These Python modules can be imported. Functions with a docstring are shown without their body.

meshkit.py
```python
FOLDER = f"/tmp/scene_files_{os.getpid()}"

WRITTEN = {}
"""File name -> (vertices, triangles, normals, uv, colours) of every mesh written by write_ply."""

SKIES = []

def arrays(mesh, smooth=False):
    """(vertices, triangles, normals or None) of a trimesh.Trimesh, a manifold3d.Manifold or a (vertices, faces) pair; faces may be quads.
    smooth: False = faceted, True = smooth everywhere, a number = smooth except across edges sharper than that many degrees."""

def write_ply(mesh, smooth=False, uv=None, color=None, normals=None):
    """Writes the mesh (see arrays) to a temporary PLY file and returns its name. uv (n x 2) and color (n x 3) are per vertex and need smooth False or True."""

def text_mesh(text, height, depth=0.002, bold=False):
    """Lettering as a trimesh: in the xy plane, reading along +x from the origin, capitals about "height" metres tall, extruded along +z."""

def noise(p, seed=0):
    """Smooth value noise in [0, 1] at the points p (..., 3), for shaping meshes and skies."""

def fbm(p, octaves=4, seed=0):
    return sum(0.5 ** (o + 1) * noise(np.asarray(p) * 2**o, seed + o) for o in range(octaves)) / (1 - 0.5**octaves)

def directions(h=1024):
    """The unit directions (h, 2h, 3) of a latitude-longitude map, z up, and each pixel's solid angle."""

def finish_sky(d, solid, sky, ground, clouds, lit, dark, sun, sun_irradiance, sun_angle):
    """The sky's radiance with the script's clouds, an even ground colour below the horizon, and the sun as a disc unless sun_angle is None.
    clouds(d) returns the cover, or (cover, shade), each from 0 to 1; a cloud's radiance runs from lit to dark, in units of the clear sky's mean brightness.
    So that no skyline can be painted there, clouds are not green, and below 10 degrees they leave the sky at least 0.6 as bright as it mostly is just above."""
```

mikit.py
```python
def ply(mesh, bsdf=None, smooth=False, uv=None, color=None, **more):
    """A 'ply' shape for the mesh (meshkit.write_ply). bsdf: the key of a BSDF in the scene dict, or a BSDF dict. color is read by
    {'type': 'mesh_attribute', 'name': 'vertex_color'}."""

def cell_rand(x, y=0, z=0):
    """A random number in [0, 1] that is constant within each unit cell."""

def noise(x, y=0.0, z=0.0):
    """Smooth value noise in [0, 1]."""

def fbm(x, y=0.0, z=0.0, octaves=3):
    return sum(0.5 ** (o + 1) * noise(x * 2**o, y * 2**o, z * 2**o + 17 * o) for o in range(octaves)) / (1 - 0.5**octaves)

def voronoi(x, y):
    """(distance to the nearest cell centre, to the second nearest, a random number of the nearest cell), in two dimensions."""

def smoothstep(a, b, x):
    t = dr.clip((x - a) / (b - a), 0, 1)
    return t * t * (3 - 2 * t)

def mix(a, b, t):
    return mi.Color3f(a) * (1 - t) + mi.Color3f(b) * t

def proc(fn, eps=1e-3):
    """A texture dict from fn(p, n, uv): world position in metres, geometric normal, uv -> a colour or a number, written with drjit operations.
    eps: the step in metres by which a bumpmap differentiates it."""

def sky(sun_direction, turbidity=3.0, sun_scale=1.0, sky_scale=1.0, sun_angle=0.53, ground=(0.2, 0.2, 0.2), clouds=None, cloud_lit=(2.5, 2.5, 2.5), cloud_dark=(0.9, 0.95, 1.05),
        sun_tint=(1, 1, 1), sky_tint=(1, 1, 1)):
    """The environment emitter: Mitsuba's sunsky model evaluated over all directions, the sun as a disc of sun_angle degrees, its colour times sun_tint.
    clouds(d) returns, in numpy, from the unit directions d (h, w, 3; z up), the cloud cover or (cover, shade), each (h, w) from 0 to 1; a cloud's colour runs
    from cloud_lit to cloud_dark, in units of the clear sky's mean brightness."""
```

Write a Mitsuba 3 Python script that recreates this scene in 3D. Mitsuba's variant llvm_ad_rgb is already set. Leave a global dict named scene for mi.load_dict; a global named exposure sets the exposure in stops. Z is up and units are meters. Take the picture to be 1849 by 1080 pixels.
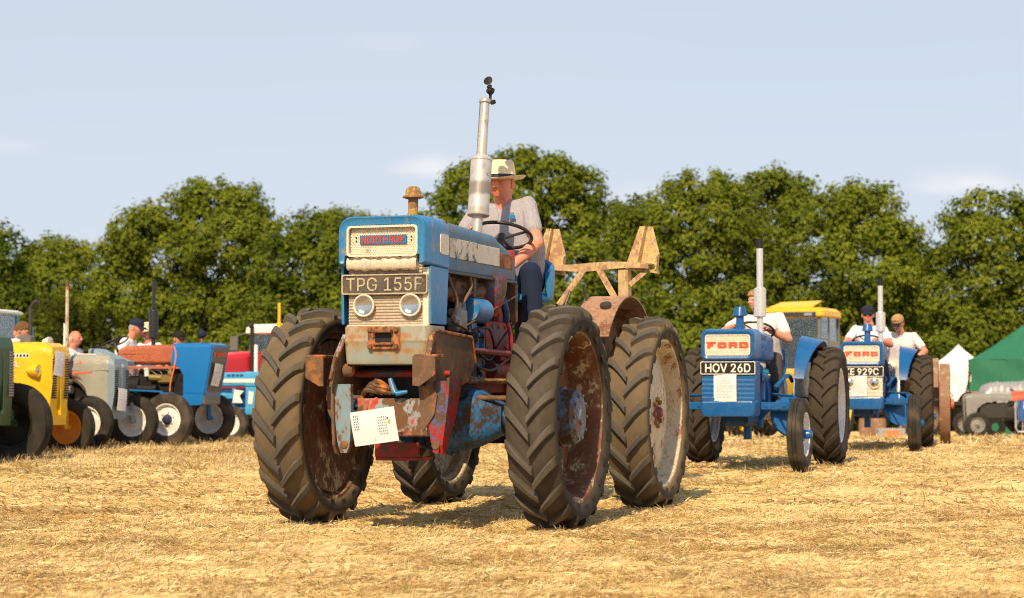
import math, numpy as np, trimesh, drjit as dr, mitsuba as mi, mikit, meshkit
from scipy.spatial import ConvexHull
from shapely.geometry import Polygon, box as sbox
import manifold3d as m3
from mikit import noise, fbm, smoothstep, mix, cell_rand
T = mi.ScalarTransform4f
PI = math.pi
scene, labels = {}, {}

# ---------------------------------------------------------------- camera, sky, exposure
CAM_H, FOCAL, PITCH = 0.964, 3600.0, math.atan(160 / 3600.0)
cp, sp = math.cos(PITCH), math.sin(PITCH)
scene['camera'] = {'type': 'thinlens', 'fov': math.degrees(2 * math.atan(924.5 / FOCAL)), 'fov_axis': 'x',
                   'aperture_radius': 0.011, 'focus_distance': 14.2, 'near_clip': 0.5, 'far_clip': 3000.0,
                   'to_world': T().look_at(origin=[0, 0, CAM_H], target=[0, cp, CAM_H + sp], up=[0, 0, 1])}
SUN = (-0.193, -0.742, 0.642)


def sky_cover(d):
    x, y, z = d[..., 0], d[..., 1], d[..., 2]
    az = np.arctan2(x, y)
    el = np.arcsin(np.clip(z, 0, 1))
    q = np.stack([az * 6, el * 24, az * 0 + 3.0], -1)
    n = meshkit.fbm(q, 5, 4)
    high = np.clip((el - 0.20) / 0.75, 0, 1)
    veil = (0.78 + 0.16 * (meshkit.fbm(q * 0.5 + 9, 3, 2) - 0.5)) * (1 - 0.82 * high * high * (3 - 2 * high))
    puff = 0.5 * np.clip((n - 0.66) / 0.12, 0, 1) * np.clip((el - 0.25) / 0.1, 0, 1)
    q2 = np.stack([az * 30, el * 120, az * 0 + 1.0], -1)
    wob = (meshkit.fbm(q2, 4, 7) - 0.5)
    for (a0, e0, ra, re, k) in ((0.226, 0.099, 0.034, 0.008, 1.0), (-0.043, 0.110, 0.022, 0.007, 0.65), (0.066, 0.096, 0.025, 0.005, 0.25),
                                (-0.252, 0.1165, 0.02, 0.0045, 0.35), (-0.062, 0.172, 0.02, 0.006, 0.22)):
        u, v = (az - a0) / ra, (el - e0) / re
        v = np.where(v < 0, v * 1.5, v)
        puff = np.maximum(puff, k * np.clip(1.25 - np.sqrt(u * u + v * v) + wob * 1.5, 0, 1))
    puff = np.clip(puff, 0, 1)
    return np.clip(veil + (1 - veil) * puff, 0, 1), np.clip(0.82 * (1 - puff), 0, 1)


scene['sky'] = mikit.sky(SUN, turbidity=3.2, ground=(0.32, 0.25, 0.13), clouds=sky_cover, cloud_lit=(2.85, 2.78, 2.80), cloud_dark=(1.86, 2.06, 2.38),
                         sun_tint=(1.0, 0.94, 0.815), sky_tint=(1.0, 1.0, 1.0))
exposure = 1.95


# ---------------------------------------------------------------- mesh helpers
def ray(px, py):
    d = ((px - 924.5) / FOCAL, 1.0, (540 - py) / FOCAL)
    return np.array([d[0], cp * d[1] - sp * d[2], sp * d[1] + cp * d[2]])


def at(px, py, Y):
    """The point at distance Y (metres north of the camera) seen at a pixel of the photograph."""
    d = ray(px, py)
    return np.array([0, 0, CAM_H]) + d * (Y / d[1])


def rotz(a):
    c, s = math.cos(a), math.sin(a)
    m = np.eye(4)
    m[:2, :2] = [[c, -s], [s, c]]
    return m


def rot(axis, deg):
    return trimesh.transformations.rotation_matrix(math.radians(deg), axis)


def shift(x, y=None, z=None):
    m = np.eye(4)
    m[:3, 3] = x if y is None else (x, y, z)
    return m


def scl(x, y=None, z=None):
    m = np.eye(4)
    m[0, 0], m[1, 1], m[2, 2] = (x, x, x) if y is None else (x, y, z)
    return m


def pose(yaw_deg, X, Y, Z=0.0):
    """Local x forward, y left, z up; yaw 0 faces the camera."""
    a = math.radians(yaw_deg)
    m = np.eye(4)
    m[:3, 0] = (-math.sin(a), -math.cos(a), 0)
    m[:3, 1] = (math.cos(a), -math.sin(a), 0)
    m[:3, 3] = (X, Y, Z)
    return m


def cat(*ms):
    return trimesh.util.concatenate([m for m in ms if m is not None])


def tf(m, M):
    m = m.copy()
    m.apply_transform(M)
    return m


def mirror(m, axis=1):
    m = m.copy()
    v = m.vertices.copy()
    v[:, axis] *= -1
    return trimesh.Trimesh(v, m.faces[:, ::-1], process=False)


def hull(pts):
    p = np.asarray(pts, float)
    h = ConvexHull(p)
    f = h.simplices.copy()
    n = np.cross(p[f[:, 1]] - p[f[:, 0]], p[f[:, 2]] - p[f[:, 0]])
    flip = (n * h.equations[:, :3]).sum(1) < 0
    f[flip] = f[flip][:, ::-1]
    return trimesh.Trimesh(p, f, process=False)


def box(c, s, b=0.006, R=None):
    h = np.asarray(s, float) / 2
    b = min(b, 0.45 * h.min())
    pts = []
    for sg in np.ndindex(2, 2, 2):
        g = np.array(sg) * 2 - 1
        if b <= 0:
            pts.append(g * h)
        else:
            for k in range(3):
                q = h - b
                q[k] = h[k]
                pts.append(g * q)
    m = hull(pts)
    if R is not None:
        m.apply_transform(R)
    m.apply_translation(c)
    return m


def boxb(a, b, bev=0.006):
    a, b = np.asarray(a, float), np.asarray(b, float)
    return box((a + b) / 2, np.abs(b - a), bev)


def bar(p0, p1, w, t, b=0.005, up=(0, 0, 1)):
    """A square bar from p0 to p1, w wide, t high."""
    p0, p1 = np.asarray(p0, float), np.asarray(p1, float)
    d = p1 - p0
    L = np.linalg.norm(d)
    x = d / L
    y = np.cross(up, x)
    if np.linalg.norm(y) < 1e-3:
        y = np.cross((1, 0, 0), x)
    y /= np.linalg.norm(y)
    M = np.eye(4)
    M[:3, 0], M[:3, 1], M[:3, 2], M[:3, 3] = x, y, np.cross(x, y), (p0 + p1) / 2
    return tf(box((0, 0, 0), (L, w, t), b), M)


def grid_faces(n, k, closed_k=True):
    i, j = np.meshgrid(np.arange(n - 1), np.arange(k if closed_k else k - 1), indexing='ij')
    j2 = (j + 1) % k
    a, b, c, d = i * k + j, i * k + j2, (i + 1) * k + j2, (i + 1) * k + j
    return np.vstack([np.stack([a, b, c], -1).reshape(-1, 3), np.stack([a, c, d], -1).reshape(-1, 3)])


def loft(loops, caps=True):
    """Skin over closed loops (each k x 3)."""
    L = [np.asarray(l, float) for l in loops]
    k = len(L[0])
    v = np.vstack(L)
    f = grid_faces(len(L), k)
    if caps:
        n = len(v)
        v = np.vstack([v, L[0].mean(0), L[-1].mean(0)])
        j = np.arange(k)
        f = np.vstack([f, np.stack([(j + 1) % k, j, np.full(k, n)], 1), np.stack([j + len(L) * k - k, (j + 1) % k + len(L) * k - k, np.full(k, n + 1)], 1)])
    m = trimesh.Trimesh(v, f, process=False)
    if m.volume < 0:
        m = trimesh.Trimesh(v, f[:, ::-1], process=False)
    return m


def lathe(prof, n=24, p=(0, 0, 0), d=(0, 0, 1), close=False):
    """Revolve (r, t) points about the axis through p along d."""
    prof = np.asarray(prof, float)
    d = np.asarray(d, float) / np.linalg.norm(d)
    x = np.cross(d, (0, 0, 1) if abs(d[2]) < 0.9 else (1, 0, 0))
    x /= np.linalg.norm(x)
    y = np.cross(d, x)
    a = np.arange(n) * 2 * PI / n
    ring = np.cos(a)[:, None] * x + np.sin(a)[:, None] * y
    v = np.asarray(p, float) + prof[:, None, :1] * ring[None] + prof[:, None, 1:] * d
    if close:
        v = np.concatenate([v, v[:1]])
    m = trimesh.Trimesh(v.reshape(-1, 3), grid_faces(len(v), n), process=False)
    m.merge_vertices()
    m.update_faces(m.nondegenerate_faces())
    if m.is_watertight and m.volume < 0:
        m.invert()
    return m


def cyl(p0, p1, r0, r1=None, n=18, b=0.004):
    p0, p1 = np.asarray(p0, float), np.asarray(p1, float)
    r1 = r0 if r1 is None else r1
    L = np.linalg.norm(p1 - p0)
    b = min(b, 0.4 * L, 0.4 * r0, 0.4 * r1)
    return lathe([(0, 0), (r0 - b, 0), (r0, b), (r1, L - b), (r1 - b, L), (0, L)], n, p0, p1 - p0)


def spline(pts, per=6):
    p = np.asarray(pts, float)
    p = np.vstack([2 * p[0] - p[1], p, 2 * p[-1] - p[-2]])
    out = []
    for i in range(1, len(p) - 2):
        for t in np.arange(per) / per:
            a, b, c, d = p[i - 1:i + 3]
            out.append(0.5 * (2 * b + (c - a) * t + (2 * a - 5 * b + 4 * c - d) * t * t + (3 * b - a - 3 * c + d) * t ** 3))
    out.append(p[-2])
    return np.array(out)


def tube(pts, r, n=8, closed=False, smooth=0):
    p = spline(pts, smooth) if smooth else np.asarray(pts, float)
    r = np.broadcast_to(r, (len(p),)) if np.ndim(r) == 0 or len(r) == len(p) else np.interp(np.linspace(0, 1, len(p)), np.linspace(0, 1, len(r)), r)
    t = (np.roll(p, -1, 0) - np.roll(p, 1, 0)) if closed else np.gradient(p, axis=0)
    t /= np.linalg.norm(t, axis=1, keepdims=True) + 1e-12
    u = np.cross(t[0], (0, 0, 1) if abs(t[0][2]) < 0.9 else (1, 0, 0))
    loops, a = [], np.arange(n) * 2 * PI / n
    for i in range(len(p)):
        u = u - t[i] * (u @ t[i])
        u /= np.linalg.norm(u)
        w = np.cross(t[i], u)
        loops.append(p[i] + r[i] * (np.cos(a)[:, None] * u + np.sin(a)[:, None] * w))
    if closed:
        return loft(loops + [loops[0]], False)
    return loft(loops)


def prism(poly, a, b, axis='y', bev=0.0):
    """Extrude a polygon. axis y: (x, z) points, from y=a to y=b; axis x: (y, z) points; axis z: (x, y) points."""
    pg = poly if isinstance(poly, Polygon) else Polygon(poly)
    m = trimesh.creation.extrude_polygon(pg, abs(b - a), engine='earcut')
    v = m.vertices.copy()
    v[:, 2] += min(a, b)
    order = {'y': (0, 2, 1), 'x': (2, 0, 1), 'z': (0, 1, 2)}[axis]
    v = v[:, order]
    m = trimesh.Trimesh(v, m.faces, process=False)
    if m.volume < 0:
        m.invert()
    return m


def rrect(w, h, r, n=5):
    """Rounded rectangle, counter-clockwise (k x 2), centred."""
    r = np.broadcast_to(r, 4)
    out = []
    for q, (sx, sy) in enumerate(((1, 1), (-1, 1), (-1, -1), (1, -1))):
        a = np.linspace(q * PI / 2, (q + 1) * PI / 2, n)
        out.append(np.stack([sx * (w / 2 - r[q]) + r[q] * np.cos(a), sy * (h / 2 - r[q]) + r[q] * np.sin(a)], 1))
    return np.vstack(out)


def loop_x(x, w, z0, z1, r, y=0.0, n=5):
    """A rounded loop in the plane x."""
    q = rrect(w, z1 - z0, r, n)
    return np.c_[np.full(len(q), x), y + q[:, 0], (z0 + z1) / 2 + q[:, 1]]


def sphere(c, r, n=2):
    m = trimesh.creation.icosphere(n, 1.0)
    m.apply_transform(scl(*(np.broadcast_to(r, 3))))
    m.apply_translation(c)
    return m


def bolt(p, d, r=0.012, h=0.012):
    d = np.asarray(d, float) / np.linalg.norm(d)
    return lathe([(0, 0), (r, 0), (r, h * 0.8), (r * 0.8, h), (0, h)], 6, p, d)


def from_manifold(man):
    q = man.to_mesh()
    return trimesh.Trimesh(q.vert_properties[:, :3], q.tri_verts, process=False)


def to_manifold(m):
    m = m.copy()
    m.merge_vertices()
    return m3.Manifold(m3.Mesh(np.asarray(m.vertices, np.float32), np.asarray(m.faces, np.uint32)))


def text(s, h, depth=0.003, bold=True, cx=True):
    m = meshkit.text_mesh(s, h, depth, bold)
    if cx:
        m.apply_translation((-m.bounds[:, 0].mean(), -h / 2, 0))
    return m


FACE_X = np.array([[0, 0, 1, 0], [1, 0, 0, 0], [0, 1, 0, 0], [0, 0, 0, 1.0]])       # text on a face that looks along +x
FACE_YL = np.array([[-1, 0, 0, 0], [0, 0, 1, 0], [0, 1, 0, 0], [0, 0, 0, 1.0]])     # on a face that looks along +y
FACE_YR = np.array([[1, 0, 0, 0], [0, 0, -1, 0], [0, 1, 0, 0], [0, 0, 0, 1.0]])     # on a face that looks along -y


# ---------------------------------------------------------------- scene helpers
def creased(mesh, color, angle=35):
    """Split corners with their own normals, keeping vertex colours."""
    v, f = np.asarray(mesh.vertices), np.asarray(mesh.faces)
    fn = np.cross(v[f[:, 1]] - v[f[:, 0]], v[f[:, 2]] - v[f[:, 0]])
    un = fn / np.maximum(np.linalg.norm(fn, axis=1, keepdims=True), 1e-12)
    from scipy.sparse import csr_matrix
    m = 3 * len(f)
    inc = csr_matrix((np.ones(m), (f.ravel(), np.arange(m))), (len(v), m))
    pair = (inc.T @ inc).tocoo()
    fi, fj = pair.row // 3, pair.col // 3
    ok = (un[fi] * un[fj]).sum(1) > math.cos(math.radians(angle))
    n = np.zeros((m, 3))
    for k in range(3):
        n[:, k] = np.bincount(pair.row[ok], fn[fj[ok], k], m)
    n /= np.maximum(np.linalg.norm(n, axis=1, keepdims=True), 1e-12)
    return trimesh.Trimesh(v[f.ravel()], np.arange(m).reshape(-1, 3), process=False), np.asarray(color)[f.ravel()], n


def shape(mesh, mat, smooth=35, color=None):
    """A shape dict to put into the scene, once or several times."""
    if color is None:
        return mikit.ply(mesh, mat, smooth=smooth)
    m, c, n = creased(mesh, color, 180 if smooth is True else (smooth or 1))
    path = meshkit.write_ply(m, False, None, c, normals=n)
    return {'type': 'ply', 'filename': path, 'face_normals': False, 'bsdf': {'type': 'ref', 'id': mat}}


def free(key):
    if key not in scene and key not in labels and key not in taken:
        taken.add(key)
        return key
    k = 1
    while f'{key}_{k:03d}' in scene or f'{key}_{k:03d}' in labels or f'{key}_{k:03d}' in taken:
        k += 1
    taken.add(f'{key}_{k:03d}')
    return f'{key}_{k:03d}'


taken = set()
IDENT = np.eye(4)


class Thing:
    """One thing of the place: the key that its parts' keys start with, and where it stands."""

    def __init__(self, name, label, category, M=IDENT, group=None):
        self.key, self.M = free(name), np.asarray(M, float)
        labels[self.key] = {'label': label, 'category': category}
        if group:
            labels[self.key]['group'] = group

    def put(self, name, what, mat=None, smooth=35, color=None, M=None, label=None, stuff=False, under=None):
        key = free((under or self.key) + '__' + name)
        d = dict(what) if isinstance(what, dict) else shape(what, mat, smooth, color)
        W = self.M if M is None else self.M @ M
        d['to_world'] = T(W.tolist())
        scene[key] = d
        if label or stuff:
            labels[key] = {}
            if label:
                labels[key]['label'] = label
            if stuff:
                labels[key]['kind'] = 'stuff'
        return key


def single(name, mesh, mat, label, category, smooth=35, color=None, M=IDENT, group=None, kind=None):
    key = free(name)
    d = shape(mesh, mat, smooth, color)
    d['to_world'] = T(np.asarray(M, float).tolist())
    scene[key] = d
    labels[key] = {}
    if label:
        labels[key]['label'] = label
    if category:
        labels[key]['category'] = category
    if group:
        labels[key]['group'] = group
    if kind:
        labels[key]['kind'] = kind
    return key


def letters(th, s, h, M, mat_, under, bold=True, depth=0.004, name='letter'):
    """Raised letters, each a piece of its own."""
    m = text(s, h, depth, bold)
    parts = m.split(only_watertight=False)
    parts = sorted(parts, key=lambda q: q.bounds[0][0])
    rows = []
    for q in parts:
        if rows and q.bounds[0][0] < rows[-1].bounds[1][0] - 0.15 * h:
            rows[-1] = cat(rows[-1], q)
        else:
            rows.append(q)
    for q in rows:
        th.put(name, tf(q, M), mat_, False, under=under)


# ---------------------------------------------------------------- materials
def rgb(*c):
    return {'type': 'rgb', 'value': list(c)}


def mat(name, color, rough=0.5, metal=0.0, spec=0.5, clear=0.0, **kw):
    c = color if isinstance(color, dict) else rgb(*color)
    d = {'type': 'principled', 'base_color': c, 'roughness': rough, 'metallic': metal, 'specular': spec, **kw}
    if clear:
        d['clearcoat'] = clear
        d['clearcoat_gloss'] = 0.85
    scene[name] = {'type': 'twosided', 'bsdf': d}
    return name


def weathered(name, base, worn, amount, scale=9.0, rough=0.55, dirt=(0.2, 0.14, 0.08), dirt_amount=0.3, second=None, second_amount=0.0, metal=0.0, vary=0.12, seed=0.0, clear=0.0):
    """Old paint: chips and blotches of what lies below, a second colour of paint, and a veil of dust."""
    thr, thr2 = 0.70 - 0.40 * amount, 0.70 - 0.40 * second_amount
    scale = scale * 1.5

    def fn(p, n, uv):
        x, y, z = p.x + seed, p.y - seed, p.z * 0.6 + 2 * seed
        b = fbm(x * scale * 0.4 + 31, y * scale * 0.4, z * scale * 0.4 + 7, 3)
        a = fbm(x * scale, y * scale, z * scale, 3)
        h = fbm(x * scale * 5, y * scale * 5, z * scale * 4, 2)
        c = mix(base, tuple(v * 0.6 for v in base), smoothstep(0.35, 0.75, b) * vary * 4)
        if second is not None:
            c = mix(c, second, smoothstep(thr2 - 0.02, thr2 + 0.06, 0.3 * a + 0.45 * b + 0.25 * h))
        c = mix(c, dirt, smoothstep(0.38, 0.7, 0.6 * (1 - b) + 0.4 * h) * dirt_amount)
        m = 0.5 * a + 0.22 * b + 0.28 * h
        c = mix(c, tuple(0.5 * u + 0.5 * v for u, v in zip(dirt, worn)), smoothstep(thr - 0.12, thr + 0.02, m) * 0.45)
        return mix(c, worn, smoothstep(thr - 0.01, thr + 0.07, m))

    d = {'type': 'principled', 'base_color': mikit.proc(fn), 'roughness': rough, 'metallic': metal, 'specular': 0.4}
    if clear:
        d['clearcoat'], d['clearcoat_gloss'] = clear, 0.8
    scene[name] = {'type': 'twosided', 'bsdf': d}
    return name


VC = {'type': 'mesh_attribute', 'name': 'vertex_color'}
mat('rubber', VC, 0.82, spec=0.25)
mat('vertex_cloth', VC, 0.85, spec=0.2)
mat('vertex_skin', VC, 0.5, spec=0.4)
mat('vertex_paint', VC, 0.35, spec=0.5)
scene['grass_blade'] = {'type': 'principledthin', 'base_color': VC, 'roughness': 0.6, 'diff_trans': 0.55, 'spec_trans': 0.0}
scene['leaf'] = {'type': 'principledthin', 'base_color': VC, 'roughness': 0.55, 'diff_trans': 0.75, 'spec_trans': 0.0}
# ---------------------------------------------------------------- the field
def ground_z(x, y):
    """Height of the field: a low swell where the tractors pass, falling away towards the trees."""
    x, y = np.asarray(x, float), np.asarray(y, float)
    g = np.interp(y, [-50, 16, 18.5, 20, 25, 29, 36, 53, 70, 110, 200, 600], [0, 0, 0.05, 0.10, 0.12, 0.12, 0.03, -0.36, -0.75, -1.3, -2.0, -3.0])
    k = np.clip((-1.8 - x) / 3.0, 0, 1)
    k = k * k * (3 - 2 * k)
    return g + 0.04 * k * np.interp(y, [10, 18, 30, 45], [0, 1, 0.8, 0])


def field_axis(fine, lo, hi, far, g=1.18):
    a = [np.arange(lo, hi, fine)]
    s, out = fine, hi
    while out < far:
        a.append([out])
        s *= g
        out += s
    return np.concatenate([np.atleast_1d(v) for v in a])


xs = field_axis(0.075, 0, 6.5, 600)
xs = np.concatenate([-xs[:0:-1], xs])
ys = np.concatenate([8.0 - np.cumsum(0.06 * 1.25 ** np.arange(1, 26))[::-1], np.arange(8.0, 30, 0.085), 30 + np.cumsum(0.085 * 1.04 ** np.arange(1, 150))])
GX, GY = np.meshgrid(xs, ys)
GZ = ground_z(GX, GY)
q = np.stack([GX, GY, GX * 0], -1)
near = np.clip((40 - np.hypot(GX, GY - 14)) / 25, 0, 1)
GZ = GZ + near * (0.035 * (meshkit.fbm(q * np.array([3.2, 3.2, 1]), 3, 5) - 0.5) + 0.03 * (meshkit.fbm(q * np.array([11, 11, 1]), 2, 6) - 0.5))
gi, gj = np.meshgrid(np.arange(len(ys) - 1), np.arange(len(xs) - 1), indexing='ij')
k = len(xs)
a = (gi * k + gj).ravel()
field_mesh = trimesh.Trimesh(np.stack([GX, GY, GZ], -1).reshape(-1, 3), np.vstack([np.stack([a, a + 1, a + k + 1], 1), np.stack([a, a + k + 1, a + k], 1)]), process=False)


def field_color(p, n, uv):
    a = fbm(p.x * 2.3, p.y * 2.3, 0.0, 4)
    b = fbm(p.x * 16, p.y * 16, 3.0, 3)
    c = mix((0.48, 0.33, 0.14), (0.23, 0.14, 0.05), smoothstep(0.42, 0.7, a))
    c = mix(c, (0.62, 0.47, 0.22), smoothstep(0.5, 0.72, b))
    return mix(c, (0.20, 0.19, 0.05), smoothstep(0.56, 0.8, fbm(p.x * 0.9 + 5, p.y * 0.9, 1.0, 3)) * 0.35)


mat('field_soil', mikit.proc(field_color), 0.9, spec=0.1)
single('field', field_mesh, 'field_soil', 'mown field of dry straw-coloured grass stretching to the trees', None, True, kind='structure')


def grass(n, y0, y1, seed, length, width, rise):
    r = np.random.default_rng(seed)
    y = np.sqrt(r.uniform(y0 ** 2, y1 ** 2, n))
    x = r.uniform(-1, 1, n) * (0.285 * y + 0.5)
    swirl = meshkit.fbm(np.stack([x * 1.1, y * 1.1, 0 * x], -1), 3, 21)
    patch = np.clip(0.5 + 1.25 * (meshkit.fbm(np.stack([x * 2.6, y * 2.6, 0 * x], -1), 4, 33) - 0.5), 0, 1)
    fine = meshkit.fbm(np.stack([x * 9, y * 9, 0 * x], -1), 2, 35)
    keep = r.random(n) < 0.35 + 1.3 * patch * (0.5 + fine)
    x, y, swirl, patch, fine = x[keep], y[keep], swirl[keep], patch[keep], fine[keep]
    n = len(x)
    ang = swirl * 11 + r.normal(0, 1.0, n)
    L = length * r.uniform(0.5, 1.5, n)
    w = width * r.uniform(0.6, 1.4, n)
    up = np.clip(rise * np.abs(r.normal(0.35, 0.5, n)) + 0.9 * (r.random(n) < 0.04), 0.03, 1.3)
    base = np.stack([x, y, ground_z(x, y) + 0.02 * (patch - 0.5) - 0.012 + 0.02 * r.random(n)], 1)
    d = np.stack([np.cos(ang) * np.cos(up), np.sin(ang) * np.cos(up), np.sin(up)], 1)
    s = np.stack([-np.sin(ang), np.cos(ang), r.uniform(-0.7, 0.7, n)], 1)
    droop = np.array([0, 0, -1.0]) * (L * r.uniform(0, 0.25, n))[:, None]
    v = np.stack([base - s * w[:, None] / 2, base + s * w[:, None] / 2, base + d * (L * 0.55)[:, None] + s * w[:, None] * 0.45, base + d * L[:, None] + droop], 1)
    f = np.arange(n)[:, None] * 4
    faces = np.vstack([f + [0, 1, 2], f + [0, 2, 3]])
    band = meshkit.fbm(np.stack([x * 0.55 + 40, y * 0.75, 0 * x], -1), 3, 44)
    t = np.clip(0.52 + 1.3 * (fine - 0.5) + 0.9 * (patch - 0.5) + 0.9 * (band - 0.5) + r.normal(0, 0.24, n), 0, 1)[:, None]
    c = (1 - t) * np.array([0.43, 0.28, 0.11]) + t * np.array([0.92, 0.75, 0.42])
    g = (r.random(n) < 0.03 + 0.3 * np.clip(swirl - 0.58, 0, 1))[:, None]
    c = np.where(g, [0.26, 0.27, 0.07], c) * r.uniform(0.8, 1.15, n)[:, None]
    return v.reshape(-1, 3), faces, np.repeat(c, 4, 0)


parts = [grass(300000, 8.2, 15.5, 1, 0.058, 0.0036, 0.42), grass(150000, 15, 31, 2, 0.08, 0.0072, 0.48), grass(45000, 29, 62, 3, 0.14, 0.02, 0.6)]
# the longer, unmown fringe round the parked row
fv, ff, fc = grass(60000, 20.5, 34, 5, 0.10, 0.007, 1.5)
kp = np.repeat(fv.reshape(-1, 4, 3)[:, 0, 0] < -2.6 - 0.10 * (fv.reshape(-1, 4, 3)[:, 0, 1] - 22), 4)
sel = np.flatnonzero(kp)
ix_ = -np.ones(len(fv), int)
ix_[sel] = np.arange(len(sel))
ff = ix_[ff[kp[ff[:, 0]]]]
parts.append((fv[sel], ff, fc[sel] * 0.85))
r = np.random.default_rng(8)
gv, gf, gc, o = [], [], [], 0
for v, f, c in parts:
    gv.append(v); gf.append(f + o); gc.append(c); o += len(v)
gv, gf, gc = np.vstack(gv), np.vstack(gf), np.vstack(gc)
key = free('dry_grass')
scene[key] = mikit.ply(trimesh.Trimesh(gv, gf, process=False), 'grass_blade', smooth=False, color=gc)
labels[key] = {'label': 'short dry golden grass stubble lying over the whole field', 'category': 'grass', 'kind': 'stuff'}


# ---------------------------------------------------------------- the trees behind the field
mat('bark', (0.06, 0.045, 0.03), 0.9, spec=0.1)


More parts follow.
